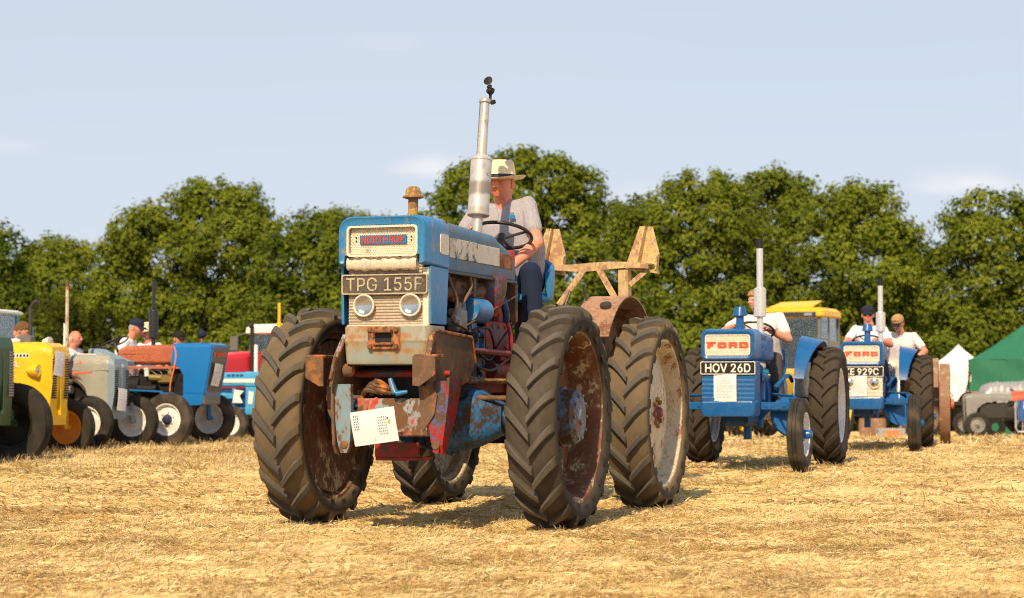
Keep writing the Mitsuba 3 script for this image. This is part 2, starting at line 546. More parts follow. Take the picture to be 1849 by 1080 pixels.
def tree(label, Y, lobes, seed, tone=0.5, density=1.0, leaf=0.115, holes=0.10, group=None):
    """lobes: (px, py, rx, ry) ellipses of the crown in pixels of the photograph, turned into balls of foliage round the trunk at distance Y."""
    r = np.random.default_rng(seed)
    s = Y / FOCAL
    L = [(at(px, py, Y + r.uniform(-1, 1) * rx * s * 0.5), np.array([rx * s, max(rx, ry) * s * 0.85, ry * s])) for px, py, rx, ry in lobes]
    base = np.array([np.average([c[0] for c, _ in L], weights=[q[0] for _, q in L]), Y + 0.5, 0.0])
    base[2] = ground_z(base[0], base[1]) - 0.2
    th = Thing('oak_tree', label, 'tree', IDENT, group)
    pos, col, outw, size = [], [], [], []
    for c, rad in L:
        nc = int(max(14, 24.0 * density * (rad[0] * rad[2] + rad[0] * rad[1] + rad[1] * rad[2]) / 3))
        d = r.normal(size=(nc, 3))
        d[:, 1] -= 0.25
        d /= np.linalg.norm(d, axis=1, keepdims=True)
        cc = c + d * rad * r.uniform(0.35, 1.0, (nc, 1)) ** 0.6
        for p, dd in zip(cc, d):
            if r.random() < holes:
                continue
            R = r.uniform(0.34, 0.78)
            nl = int(54 * (R / 0.5) ** 2)
            e = r.normal(size=(nl, 3))
            e /= np.linalg.norm(e, axis=1, keepdims=True)
            e[:, 2] = np.where(e[:, 2] < -0.65, -e[:, 2] * 0.6, e[:, 2])
            pos.append(p + e * [R, R, R] * r.uniform(0.35, 1.08, (nl, 1)))
            outw.append(e * 0.8 + dd * 0.5 + [0, -0.1, 0.3])
            t = np.clip(tone + r.normal(0, 0.13) + r.normal(0, 0.16, nl), 0, 1)
            col.append(t)
            size.append(np.full(nl, leaf) * r.uniform(0.6, 1.35, nl))
    pos, nrm, t, sz = np.vstack(pos), np.vstack(outw), np.concatenate(col), np.concatenate(size)
    n = len(pos)
    nrm = nrm + r.normal(0, 0.38, (n, 3))
    nrm /= np.linalg.norm(nrm, axis=1, keepdims=True)
    u = np.cross(nrm, r.normal(size=(n, 3)))
    u /= np.linalg.norm(u, axis=1, keepdims=True) + 1e-9
    w = np.cross(nrm, u)
    a, b = u * sz[:, None], w * sz[:, None] * 0.62
    v = np.stack([pos - a, pos + b * 0.9 - a * 0.1 + nrm * sz[:, None] * 0.12, pos + a, pos - b], 1).reshape(-1, 3)
    i = np.arange(n)[:, None] * 4
    lo, mid, hi = np.array([0.050, 0.082, 0.013]), np.array([0.148, 0.198, 0.026]), np.array([0.28, 0.315, 0.04])
    tt = t[:, None]
    c = np.where(tt < 0.5, lo + (mid - lo) * tt * 2, mid + (hi - mid) * (tt * 2 - 1))
    d = mikit.ply(trimesh.Trimesh(v, np.vstack([i + [0, 1, 2], i + [0, 2, 3]]), process=False), 'leaf', smooth=False, color=np.repeat(c, 4, 0))
    scene[free(th.key + '__crown')] = d
    # trunk and limbs
    top = np.average([c for c, _ in L], axis=0, weights=[q[0] for _, q in L])
    H = top[2] - base[2]
    tr = 0.1 + 0.013 * H
    ms = [tube([base, base + [r.normal(0, 0.1), 0, H * 0.3], base * [0.5, 0.5, 0] + top * [0.5, 0.5, 0] + [0, 0, base[2] + H * 0.62]], [tr * 1.3, tr, tr * 0.75], 9, smooth=4)]
    for c, rad in L:
        st = base + (top - base) * r.uniform(0.3, 0.6)
        md = (st + c) / 2 + [0, 0, r.uniform(-0.3, 0.5)]
        ms.append(tube([st, md, c, c + [0, 0, rad[2] * 0.6]], [tr * 0.5, tr * 0.36, tr * 0.2, 0.03], 6, smooth=3))
        for _ in range(3):
            e = r.normal(size=3)
            e /= np.linalg.norm(e)
            ms.append(tube([md + (c - md) * r.uniform(0.2, 1), c + e * rad * 0.5, c + e * rad * 0.9], [tr * 0.2, tr * 0.12, 0.02], 5, smooth=2))
    th.put('trunk', cat(*ms), 'bark', 40)
    return th
# ---------------------------------------------------------------- wheels
def rgbf(v, lo, hi, t):
    return np.asarray(lo) * (1 - t) + np.asarray(hi) * t


def vnoise(v, s, seed=0, o=3):
    return meshkit.fbm(np.asarray(v) * s, o, seed)[:, None]


def carcass(R, W, r, n=72, crown=0.012):
    """Tyre body about the local y axis."""
    h = W / 2
    prof = [(r - 0.012, -0.62 * h), (r + 0.01, -0.74 * h), (r + 0.30 * (R - r), -0.93 * h), (r + 0.52 * (R - r), -1.0 * h), (r + 0.74 * (R - r), -0.97 * h), (R - 0.11 * (R - r) - crown, -0.88 * h),
            (R - crown, -0.66 * h), (R - crown * 0.3, -0.35 * h), (R, 0)]
    prof = prof + [(a, -b) for a, b in prof[-2::-1]]
    pp = spline(np.array([(a, b, 0) for a, b in prof]), 2)[:, :2]
    return lathe(pp, n, (0, 0, 0), (0, 1, 0))


def lug_bars(R, W, n, height, width, sweep, reach=1.0, crown=0.012, wear=0.0, seed=1):
    """Chevron bars of a farm tyre, turning about y, the point of each V leading downwards at the front (+x)."""
    rr = np.random.default_rng(seed)
    h = W / 2
    out = []
    st = np.array([-0.04, 0.2, 0.45, 0.7, 0.9, 1.0])
    for side in (1, -1):
        for i in range(n):
            th0 = (i + (0.5 if side < 0 else 0)) * 2 * PI / n + rr.normal(0, 0.004)
            wj, cut_ = rr.uniform(0.88, 1.08), rr.uniform(0, 0.008)
            loops = []
            for k, s in enumerate(st):
                y = side * h * reach * (s * 0.95)
                th = th0 + sweep * (1 - (1 - s) ** 1.25)
                drop = crown * s * s * 1.2 + (0.035 * max(0, s - 0.85) / 0.15)
                top = R - drop - wear * rr.uniform(0, 1) * 0.5 - cut_ * (s > 0.6)
                bot = R - height - drop - 0.03 - (0.05 if s > 0.85 else 0)
                wt, wb = width * wj * (0.85 + 0.25 * s), width * (1.08 + 0.30 * s)
                d = np.array([[-wt / 2, top - 0.004], [-wt / 2 + 0.006, top], [wt / 2 - 0.006, top], [wt / 2, top - 0.004], [wb / 2, bot], [-wb / 2, bot]])
                # the bar runs aslant: its width is taken along the circumference
                a = th + d[:, 0] * 1.25 / R
                loops.append(np.c_[d[:, 1] * np.cos(a), np.full(6, y), d[:, 1] * np.sin(a)])
            # close the inner and outer ends with a slope
            out.append(loft(loops))
    return cat(*out)


def tyre_colors(m, R, r, W, tread, dust, side, seed, lug_h):
    v = m.vertices
    rad = np.hypot(v[:, 0], v[:, 2])[:, None]
    n1, n2 = vnoise(v, 7, seed), vnoise(v, 40, seed + 5, 2)
    t = np.clip((rad - (R - lug_h - 0.03)) / (lug_h + 0.03), 0, 1)
    s = np.clip((np.abs(v[:, 1:2]) - 0.40 * W) / (0.08 * W), 0, 1) * np.clip((R - 0.05 - rad) / 0.06, 0, 1)
    c = rgbf(0, dust, tread, np.clip(t * 1.7 - 0.40 + (n2 - 0.5) * 0.7 + (n1 - 0.5) * 0.8, 0, 1))
    sc = rgbf(0, side, np.asarray(dust) * 0.75, np.clip((n1 - 0.42) * 2.2, 0, 1) * 0.6)
    c = c * (1 - s) + sc * s
    return np.clip(c * (0.75 + 0.5 * n2), 0, 1)


def farm_tyre(R, W, r, n, lug_h, width, sweep, tread, dust, side, seed, ring=72):
    body = carcass(R - lug_h, W * 0.97, r, ring)
    bars = lug_bars(R, W, n, lug_h, width, sweep, wear=0.012, seed=seed)
    return (shape(body, 'rubber', True, tyre_colors(body, R, r, W, tread, dust, side, seed, lug_h)),
            shape(bars, 'rubber', 30, tyre_colors(bars, R, r, W, tread, dust, side, seed + 1, lug_h)))


def rib_tyre(R, W, r, ribs=3, ring=48, col=(0.03, 0.028, 0.026), dust=(0.16, 0.12, 0.08), seed=3, amount=0.5):
    h = W / 2
    prof = [(r - 0.008, -0.6 * h), (r + 0.008, -0.72 * h), (r + 0.35 * (R - r), -0.97 * h), (r + 0.6 * (R - r), -1.0 * h), (R - 0.16 * (R - r), -0.86 * h), (R - 0.04 * (R - r), -0.72 * h)]
    g = np.linspace(-0.66, 0.66, ribs * 2 + (ribs - 1) * 2)
    ys = np.linspace(-0.62, 0.62, ribs + 1)
    mid = []
    for i in range(ribs):
        a, b = ys[i] + 0.04, ys[i + 1] - 0.04
        cr = lambda y: R - 0.10 * (R - r) * y * y * 2
        mid += [(cr(a), a * h), (cr(b), b * h)]
        if i < ribs - 1:
            mid += [(cr(b) - 0.014, (b + 0.02) * h), (cr(b) - 0.014, (ys[i + 1] + 0.02) * h)]
    prof = prof + mid + [(a, -b) for a, b in prof[::-1]]
    m = lathe(prof, ring, (0, 0, 0), (0, 1, 0))
    n1, n2 = vnoise(m.vertices, 9, seed), vnoise(m.vertices, 50, seed + 2, 2)
    c = rgbf(0, col, dust, np.clip((n1 - 0.35) * 1.5, 0, 1) * amount) * (0.8 + 0.4 * n2)
    return shape(m, 'rubber', 38, c)


def rim_mesh(r, W, disc_y=-0.03, dish=0.03, hole=0.0, lip=0.016, ring=48):
    """A steel rim: two lips, a barrel, and the dished disc; outboard is +y."""
    h = W * 0.36
    out = [(r + lip, h), (r + lip, h + 0.008), (r - 0.004, h + 0.006), (r - 0.012, h - 0.02), (r - 0.03, h - 0.045), (r - 0.036, 0.02), (r - 0.036, disc_y + 0.012)]
    disc = [(r * 0.86, disc_y + dish * 0.2), (r * 0.7, disc_y + dish * 0.75), (r * 0.45, disc_y + dish), (max(hole, 0.001), disc_y + dish)]
    back = [(max(hole, 0.001), disc_y + dish - 0.012), (r * 0.45, disc_y + dish - 0.012), (r * 0.7, disc_y + dish * 0.75 - 0.012), (r * 0.86, disc_y - 0.012), (r - 0.036, disc_y - 0.012), (r - 0.036, -h + 0.05), (r - 0.01, -h + 0.02), (r - 0.004, -h - 0.006), (r + lip, -h - 0.008), (r + lip, -h)]
    return lathe(out + disc + back, ring, (0, 0, 0), (0, 1, 0))


def bolts(n, r, y, size=0.013, h=0.014, d=(0, 1, 0), ph=0.0):
    return cat(*[bolt((r * math.cos(a + ph), y, r * math.sin(a + ph)), d, size, h) for a in np.arange(n) * 2 * PI / n])


def Rz(deg):
    return rot((0, 0, 1), deg)


# ---------------------------------------------------------------- paints
weathered('blue_cowl', (0.020, 0.19, 0.46), (0.30, 0.20, 0.12), 0.22, 7, 0.35, dirt=(0.08, 0.22, 0.38), dirt_amount=0.4, vary=0.06)
weathered('blue_bonnet', (0.035, 0.135, 0.28), (0.16, 0.10, 0.06), 0.36, 10, 0.5, dirt=(0.13, 0.17, 0.19), dirt_amount=0.5, vary=0.1)
weathered('blue_engine', (0.015, 0.15, 0.40), (0.045, 0.028, 0.02), 0.5, 11, 0.45, dirt=(0.03, 0.05, 0.09), dirt_amount=0.8)
weathered('red_over_blue', (0.40, 0.022, 0.02), (0.10, 0.055, 0.03), 0.42, 10, 0.45, dirt=(0.12, 0.03, 0.02), dirt_amount=0.6, second=(0.04, 0.14, 0.32), second_amount=0.46, seed=4)
weathered('red_bar', (0.50, 0.055, 0.04), (0.15, 0.075, 0.035), 0.46, 7, 0.5, dirt=(0.42, 0.27, 0.17), dirt_amount=0.3, second=(0.24, 0.46, 0.58), second_amount=0.52, seed=11.3)
weathered('pale_blue_rust', (0.15, 0.29, 0.37), (0.15, 0.07, 0.035), 0.50, 7, 0.5, dirt=(0.26, 0.27, 0.27), dirt_amount=0.5, second=(0.45, 0.10, 0.06), second_amount=0.2, seed=21)
weathered('rust_plate', (0.115, 0.066, 0.040), (0.26, 0.105, 0.03), 0.38, 12, 0.72, dirt=(0.15, 0.10, 0.065), dirt_amount=0.5, seed=2)
weathered('rust_red_plate', (0.13, 0.075, 0.045), (0.40, 0.14, 0.03), 0.44, 9, 0.65, dirt=(0.10, 0.055, 0.035), dirt_amount=0.5, second=(0.45, 0.04, 0.03), second_amount=0.36, seed=7)
weathered('pale_green_rust', (0.25, 0.31, 0.29), (0.30, 0.16, 0.065), 0.46, 6, 0.5, dirt=(0.34, 0.25, 0.14), dirt_amount=0.75, second=(0.46, 0.25, 0.15), second_amount=0.36, seed=5)
weathered('hot_rust', (0.46, 0.10, 0.06), (0.12, 0.06, 0.035), 0.5, 16, 0.6, dirt=(0.5, 0.3, 0.05), dirt_amount=0.4, second=(0.52, 0.27, 0.04), second_amount=0.42, seed=1)
weathered('cream_steel', (0.66, 0.61, 0.51), (0.30, 0.20, 0.11), 0.20, 14, 0.45, dirt=(0.46, 0.36, 0.25), dirt_amount=0.5)
weathered('grille_shell', (0.46, 0.40, 0.325), (0.27, 0.19, 0.12), 0.22, 12, 0.5, dirt=(0.34, 0.26, 0.18), dirt_amount=0.7, seed=3)
weathered('rust_rim', (0.17, 0.065, 0.026), (0.50, 0.40, 0.26), 0.30, 8, 0.65, dirt=(0.09, 0.035, 0.02), dirt_amount=0.7, seed=6)
weathered('cream_rim', (0.60, 0.54, 0.40), (0.27, 0.12, 0.055), 0.30, 11, 0.5, dirt=(0.42, 0.31, 0.18), dirt_amount=0.6, seed=8)
weathered('hub_blue', (0.10, 0.20, 0.31), (0.10, 0.05, 0.03), 0.52, 11, 0.5, dirt=(0.06, 0.06, 0.065), dirt_amount=0.9, seed=9)
weathered('yellow_frame', (0.60, 0.45, 0.18), (0.33, 0.18, 0.11), 0.40, 8, 0.6, dirt=(0.42, 0.28, 0.18), dirt_amount=0.95, seed=10)
weathered('brown_fender', (0.40, 0.24, 0.16), (0.17, 0.08, 0.045), 0.42, 10, 0.6, dirt=(0.30, 0.17, 0.10), dirt_amount=0.6, seed=12)
weathered('silver_pipe', (0.54, 0.54, 0.54), (0.30, 0.24, 0.18), 0.20, 9, 0.42, dirt=(0.50, 0.47, 0.42), dirt_amount=0.5, metal=0.35, seed=13)
weathered('rust_brown', (0.27, 0.135, 0.06), (0.42, 0.27, 0.08), 0.42, 14, 0.75, dirt=(0.16, 0.08, 0.04), dirt_amount=0.5, seed=14)
weathered('chipped_white', (0.70, 0.66, 0.56), (0.05, 0.055, 0.06), 0.0, 13, 0.5, dirt=(0.52, 0.44, 0.30), dirt_amount=0.6, seed=15)
weathered('chipped_black_white', (0.66, 0.61, 0.50), (0.035, 0.05, 0.07), 0.46, 12, 0.5, dirt=(0.48, 0.42, 0.32), dirt_amount=0.5, seed=16)
weathered('cream_mesh', (0.76, 0.70, 0.58), (0.40, 0.30, 0.18), 0.08, 14, 0.45, dirt=(0.50, 0.40, 0.28), dirt_amount=0.35)
def silencer_color(p, n, uv):
    a = fbm(p.x * 14, p.y * 14, p.z * 9, 3)
    h = fbm(p.x * 60, p.y * 60, p.z * 50, 2)
    c = mix((0.52, 0.52, 0.53), (0.40, 0.385, 0.355), smoothstep(0.4, 0.7, a))
    d = dr.abs(p.z - 2.455 + 0.05 * (a - 0.5)) + 0.02 * (h - 0.5)
    c = mix(c, (0.24, 0.215, 0.20), (1 - smoothstep(0.035, 0.065, d)) * 0.9)
    c = mix(c, (0.40, 0.34, 0.26), (1 - smoothstep(0.02, 0.05, dr.abs(p.z - 2.27 - 0.02 * a))) * 0.6)
    return mix(c, (0.30, 0.22, 0.15), smoothstep(0.62, 0.70, 0.5 * a + 0.5 * h))


mat('silencer_silver', mikit.proc(silencer_color), 0.42, 0.3)
mat('black_iron', (0.012, 0.011, 0.010), 0.55, spec=0.35)
mat('dark_grime', (0.014, 0.011, 0.009), 0.8, spec=0.2)
mat('dark_steel', (0.06, 0.055, 0.05), 0.5, 0.4)
mat('grey_cast', (0.26, 0.25, 0.23), 0.5, 0.3)
weathered('plate_black', (0.070, 0.062, 0.053), (0.22, 0.16, 0.10), 0.16, 16, 0.7, dirt=(0.13, 0.11, 0.085), dirt_amount=0.6, seed=31)
weathered('plate_letter', (0.50, 0.43, 0.31), (0.16, 0.12, 0.08), 0.22, 18, 0.6, dirt=(0.38, 0.30, 0.2), dirt_amount=0.6, seed=32)
mat('cream_trim', (0.70, 0.62, 0.50), 0.4)
mat('badge_blue', (0.02, 0.14, 0.33), 0.5)
mat('badge_red', (0.42, 0.05, 0.03), 0.6)
mat('chrome', (0.72, 0.70, 0.66), 0.18, 1.0)
mat('lens_back', (0.66, 0.66, 0.64), 0.14, 1.0)
scene['lens_glass'] = {'type': 'thindielectric', 'int_ior': 1.5}
mat('hose', (0.05, 0.04, 0.03), 0.6)
mat('brown_hose', (0.16, 0.10, 0.06), 0.7)
mat('red_hose', (0.55, 0.05, 0.10), 0.4)
mat('string_orange', (0.75, 0.20, 0.06), 0.7)
mat('paper', (0.70, 0.70, 0.73), 0.8)
mat('ink', (0.20, 0.21, 0.26), 0.8)
mat('ink_dark', (0.06, 0.06, 0.08), 0.8)
mat('ink_grey', (0.62, 0.62, 0.65), 0.8)
mat('ink_orange', (0.8, 0.35, 0.04), 0.7)
mat('ink_blue', (0.06, 0.10, 0.45), 0.7)
mat('seat_blue', (0.02, 0.20, 0.42), 0.35)
mat('wheel_black', (0.028, 0.020, 0.015), 0.35)
mat('brass_yellow', (0.55, 0.34, 0.05), 0.5)


# ---------------------------------------------------------------- the big four-wheel-drive tractor in front
MAIN = pose(18.37, 0.233, 16.316, -0.012)
mt = Thing('four_wheel_drive_tractor', 'battered blue tractor with four equal big wheels and rusty front brackets, nearest to the camera', 'tractor', MAIN)
XF = 3.37
# wheels -------------------------------------------------------------
WB, TR, RW, WW = 2.416, 1.819, 0.775, 0.364
DUST, TREAD, SIDE = (0.150, 0.113, 0.066), (0.086, 0.080, 0.072), (0.030, 0.028, 0.026)
tyre_a = farm_tyre(RW, WW, 0.575, 20, 0.046, 0.050, 0.235, TREAD, DUST, SIDE, 5)
tyre_b = farm_tyre(RW, WW, 0.575, 20, 0.046, 0.050, 0.235, (0.105, 0.094, 0.079), (0.062, 0.050, 0.036), SIDE, 9)
rim_front = shape(rim_mesh(0.575, WW, -0.10, 0.02, 0.1), 'rust_rim', 40)
rim_rear = shape(rim_mesh(0.575, WW, 0.0, 0.065, 0.02), 'cream_rim', 40)
disc_front = shape(cat(lathe([(0.10, -0.085), (0.33, -0.085), (0.40, -0.07), (0.47, -0.085), (0.47, -0.10), (0.10, -0.10)], 40, d=(0, 1, 0)), bolts(12, 0.27, -0.086, 0.014, 0.016)), 'rust_rim', 40)
hub_front = shape(cat(lathe([(0, 0.145), (0.13, 0.145), (0.165, 0.135), (0.185, 0.115), (0.192, 0.05), (0.192, 0.03), (0.205, 0.03), (0.205, 0.0), (0.195, -0.01), (0.21, -0.085), (0, -0.085)], 32, d=(0, 1, 0)),
                      bolts(10, 0.150, 0.138, 0.012, 0.012), lathe([(0, 0.156), (0.05, 0.156), (0.06, 0.144), (0, 0.144)], 16, d=(0, 1, 0))), 'hub_blue', 32)
hub_nuts = shape(bolts(16, 0.225, -0.085, 0.016, 0.022), 'dark_steel', 30)
hub_rear = shape(cat(lathe([(0, 0.115), (0.03, 0.115), (0.045, 0.10), (0.055, 0.075), (0.075, 0.07), (0.075, 0.06), (0, 0.06)], 20, d=(0, 1, 0))), 'red_over_blue', 32)
nuts_rear = shape(bolts(8, 0.105, 0.064, 0.022, 0.028), 'rust_brown', 30)
for i, (x, side) in enumerate(((WB, -1), (WB, 1), (0, 1), (0, -1))):
    W = shift(x, side * TR / 2, RW) @ (IDENT if side > 0 else Rz(180)) @ rot((0, 1, 0), (11, 0, 6, 3)[i])
    # V of the bars points down at the front on every wheel: mirror the bars of the far side
    if side < 0:
        W = shift(x, side * TR / 2, RW) @ scl(1, -1, 1) @ rot((0, 1, 0), (11, 0, 6, 3)[i])
    wk = free(mt.key + '__wheel')
    ty = (tyre_a, tyre_b)[i % 2]
    if side < 0:
        mir = lambda d: d
    mt.put('tyre', ty[0], M=W, under=wk)
    mt.put('tread', ty[1], M=W, under=wk)
    if x:
        mt.put('rim', rim_front, M=W, under=wk)
        mt.put('disc', disc_front, M=W, under=wk)
        mt.put('hub', hub_front, M=W, under=wk, label='blue and rusty drum hub')
        mt.put('wheel_nuts', hub_nuts, M=W, under=wk)
    else:
        mt.put('rim', rim_rear, M=W, under=wk, label='cream dished rim')
        mt.put('hub', hub_rear, M=W, under=wk)
        mt.put('wheel_nuts', nuts_rear, M=W, under=wk)

# front cowl: a hooded shell round the grilles ------------------------------
cow_out = [loop_x(XF - 0.05, 0.62, 1.395, 2.085, (0.10, 0.10, 0.02, 0.02)), loop_x(XF - 0.30, 0.63, 1.395, 2.105, (0.10, 0.10, 0.02, 0.02))]
hood = []
for x, w, z0, z1, rr_ in ((XF + 0.075, 0.575, 1.80, 2.080, 0.075), (XF + 0.085, 0.60, 1.79, 2.092, 0.085), (XF + 0.07, 0.625, 1.78, 2.102, 0.09), (XF - 0.06, 0.64, 1.775, 2.112, 0.09), (XF - 0.33, 0.64, 1.765, 2.112, 0.085)):
    hood.append(loop_x(x, w, z0, z1, (rr_, rr_, 0.02, 0.02)))
ring_in = loop_x(XF + 0.068, 0.50, 1.83, 2.045, 0.045)
ring_deep = loop_x(XF + 0.02, 0.49, 1.835, 2.04, 0.045)
mt.put('cowl', from_manifold(to_manifold(loft([ring_deep, ring_in] + hood)) - to_manifold(boxb((XF - 0.20, -0.268, 1.70), (XF + 0.15, 0.262, 1.846), 0))), 'blue_cowl', 40, label='smooth blue cowl round the top grille')
# the blue side cheeks below
for s in (1, -1):
    mt.put('cowl_cheek', prism([(XF - 0.005, 1.395), (XF - 0.285, 1.395), (XF - 0.325, 1.765), (XF + 0.0, 1.772), (XF + 0.012, 1.70)], s * 0.300, s * 0.318), 'blue_cowl', 30)
# upper grille: pressed mesh in a cream frame
fr_o, fr_i = rrect(0.50, 0.205, 0.03), rrect(0.472, 0.178, 0.02)
frame = prism(Polygon(fr_o, [fr_i]), XF + 0.062, XF + 0.080, 'x')
gk = mt.put('grille_frame', tf(frame, shift(0, 0, 1.938)), 'cream_trim', 30)
sheet = boxb((XF + 0.030, -0.238, 1.848), (XF + 0.040, 0.238, 2.028), 0)
ribs = [sheet]
for j in range(16):
    z = 1.853 + j * 0.0113
    for i in range(38):
        y = -0.230 + (i + (j % 2) * 0.5) * 0.0122
        if y < 0.23:
            ribs.append(hull([(XF + 0.040, y - 0.0045, z), (XF + 0.040, y + 0.0045, z), (XF + 0.040, y, z + 0.008), (XF + 0.0475, y - 0.003, z + 0.004), (XF + 0.0475, y + 0.003, z + 0.004)]))
mt.put('grille_mesh', cat(*ribs), 'cream_mesh', False, label='pressed cream grille mesh', stuff=True)
bk = mt.put('badge', boxb((XF + 0.048, -0.165, 1.917), (XF + 0.056, 0.165, 1.977), 0.003), 'badge_blue', 30, label='blue badge with worn red letters')
letters(mt, 'NORTHROP', 0.046, shift(XF + 0.056, 0.0, 1.948) @ FACE_X @ scl(0.86, 1, 1), 'badge_red', bk)
for y in (-0.195, 0.195):
    for z in (1.94, 1.965):
        mt.put('rivet', bolt((XF + 0.040, y, z), (1, 0, 0), 0.006, 0.008), 'dark_steel', 30)
# crumpled cream roll below the grille
loops = []
for y in np.linspace(-0.258, 0.235, 26):
    d = 0.006 * math.sin(y * 37) + 0.008 * math.sin(y * 90 + 1)
    e = 1.0 if abs(y - 0.0) < 0.21 else 0.93
    a = np.linspace(0, 2 * PI, 14, endpoint=False)
    loops.append(np.c_[XF + 0.036 + (0.030 + d) * e * np.cos(a), np.full(14, y), 1.792 + (0.046 + d * 0.6) * e * np.sin(a)])
loops = [np.c_[l[:, 0], l[:, 1], l[:, 2]] for l in loops]
mt.put('grille_roll', loft(loops), 'cream_steel', 50, label='dented cream metal roll below the top grille')
# lower grille with pressed ribs
pts = []
zz = np.linspace(1.385, 1.845, 93)
for i, z in enumerate(zz):
    pts.append((XF + 0.004 + 0.008 * (0.5 - 0.5 * math.cos(i * PI / 2)), z))
poly = [(XF - 0.02, 1.385)] + pts + [(XF - 0.02, 1.845)]
mt.put('lower_grille', prism(poly, -0.262, 0.262), 'grille_shell', 40, label='ribbed cream lower grille')
mt.put('grille_trim', cat(boxb((XF - 0.02, 0.262, 1.385), (XF + 0.012, 0.299, 1.765), 0.002), boxb((XF - 0.01, 0.298, 1.38), (XF + 0.022, 0.306, 1.765), 0.002), boxb((XF - 0.01, -0.27, 1.378), (XF + 0.024, 0.303, 1.388), 0.002)), 'cream_trim', 30)
# number plate
M = shift(XF + 0.026, 0.004, 1.655)
pk = mt.put('number_plate', tf(prism(rrect(0.606, 0.132, 0.016), 0, 0.012, 'x'), M), 'plate_black', 30, label='old black number plate reading TPG 155F')
mt.put('plate_border', tf(prism(Polygon(rrect(0.606, 0.132, 0.016), [rrect(0.590, 0.116, 0.012)]), 0.012, 0.019, 'x'), M), 'plate_letter', 30, under=pk)
letters(mt, 'TPG 155F', 0.086, shift(XF + 0.038, 0.0, 1.655) @ FACE_X @ scl(0.96, 1, 1), 'plate_letter', pk, bold=False, depth=0.005)
for y, z in ((-0.262, 1.600), (0.222, 1.600)):
    mt.put('screw', bolt((XF + 0.038, y, z), (1, 0, 0), 0.006, 0.006), 'rust_brown', 30, under=pk)
# headlamps
for y in (-0.142, 0.185):
    c = (XF + 0.024, y, 1.516)
    hk = mt.put('headlamp', lathe([(0.062, -0.005), (0.068, 0.002), (0.076, 0.012), (0.075, 0.022), (0.070, 0.026), (0.065, 0.024), (0.061, 0.014)], 32, c, (1, 0, 0)), 'cream_trim', 40)
    mt.put('reflector', lathe([(0.064, 0.016), (0.052, 0.006), (0.03, 0.000), (0.0, -0.003)], 28, c, (1, 0, 0)), 'lens_back', True, under=hk)
    mt.put('lens', lathe([(0.064, 0.020), (0.046, 0.027), (0.025, 0.030), (0.0, 0.031)], 28, c, (1, 0, 0)), 'lens_glass', True, under=hk)
# nose casting
loops = []
for z, w, dx in ((1.125, 0.555, 0.0), (1.132, 0.58, 0.012), (1.16, 0.585, 0.02), (1.262, 0.60, 0.022), (1.275, 0.615, 0.03), (1.292, 0.615, 0.03), (1.302, 0.60, 0.022), (1.375, 0.60, 0.02), (1.382, 0.59, 0.012)):
    q = rrect(0.34, w, (0.06, 0.06, 0.02, 0.02), 4)
    loops.append(np.c_[XF - 0.15 + dx + q[:, 0], 0.02 + q[:, 1], np.full(len(q), z)])
mt.put('nose_casting', loft(loops), 'pale_green_rust', 35, label='pale green nose casting streaked with rust')
# tow plate
tk = mt.put('tow_plate', boxb((XF + 0.04, -0.105, 1.225), (XF + 0.065, 0.118, 1.375), 0.006), 'hot_rust', 30, label='rusty red and yellow tow plate with bolts')
for y in (-0.085, 0.098):
    for z in (1.245, 1.355):
        mt.put('bolt', bolt((XF + 0.064, y, z), (1, 0, 0), 0.018, 0.02), 'rust_plate', 30, under=tk)
mt.put('lip', boxb((XF + 0.065, -0.062, 1.335), (XF + 0.115, 0.075, 1.352), 0.004), 'rust_plate', 30, under=tk)
mt.put('lip', boxb((XF + 0.065, -0.062, 1.255), (XF + 0.085, 0.075, 1.268), 0.004), 'rust_plate', 30, under=tk)
mt.put('tow_slot', boxb((XF + 0.062, -0.05, 1.272), (XF + 0.0675, 0.062, 1.334), 0.001), 'black_iron', 30, under=tk)

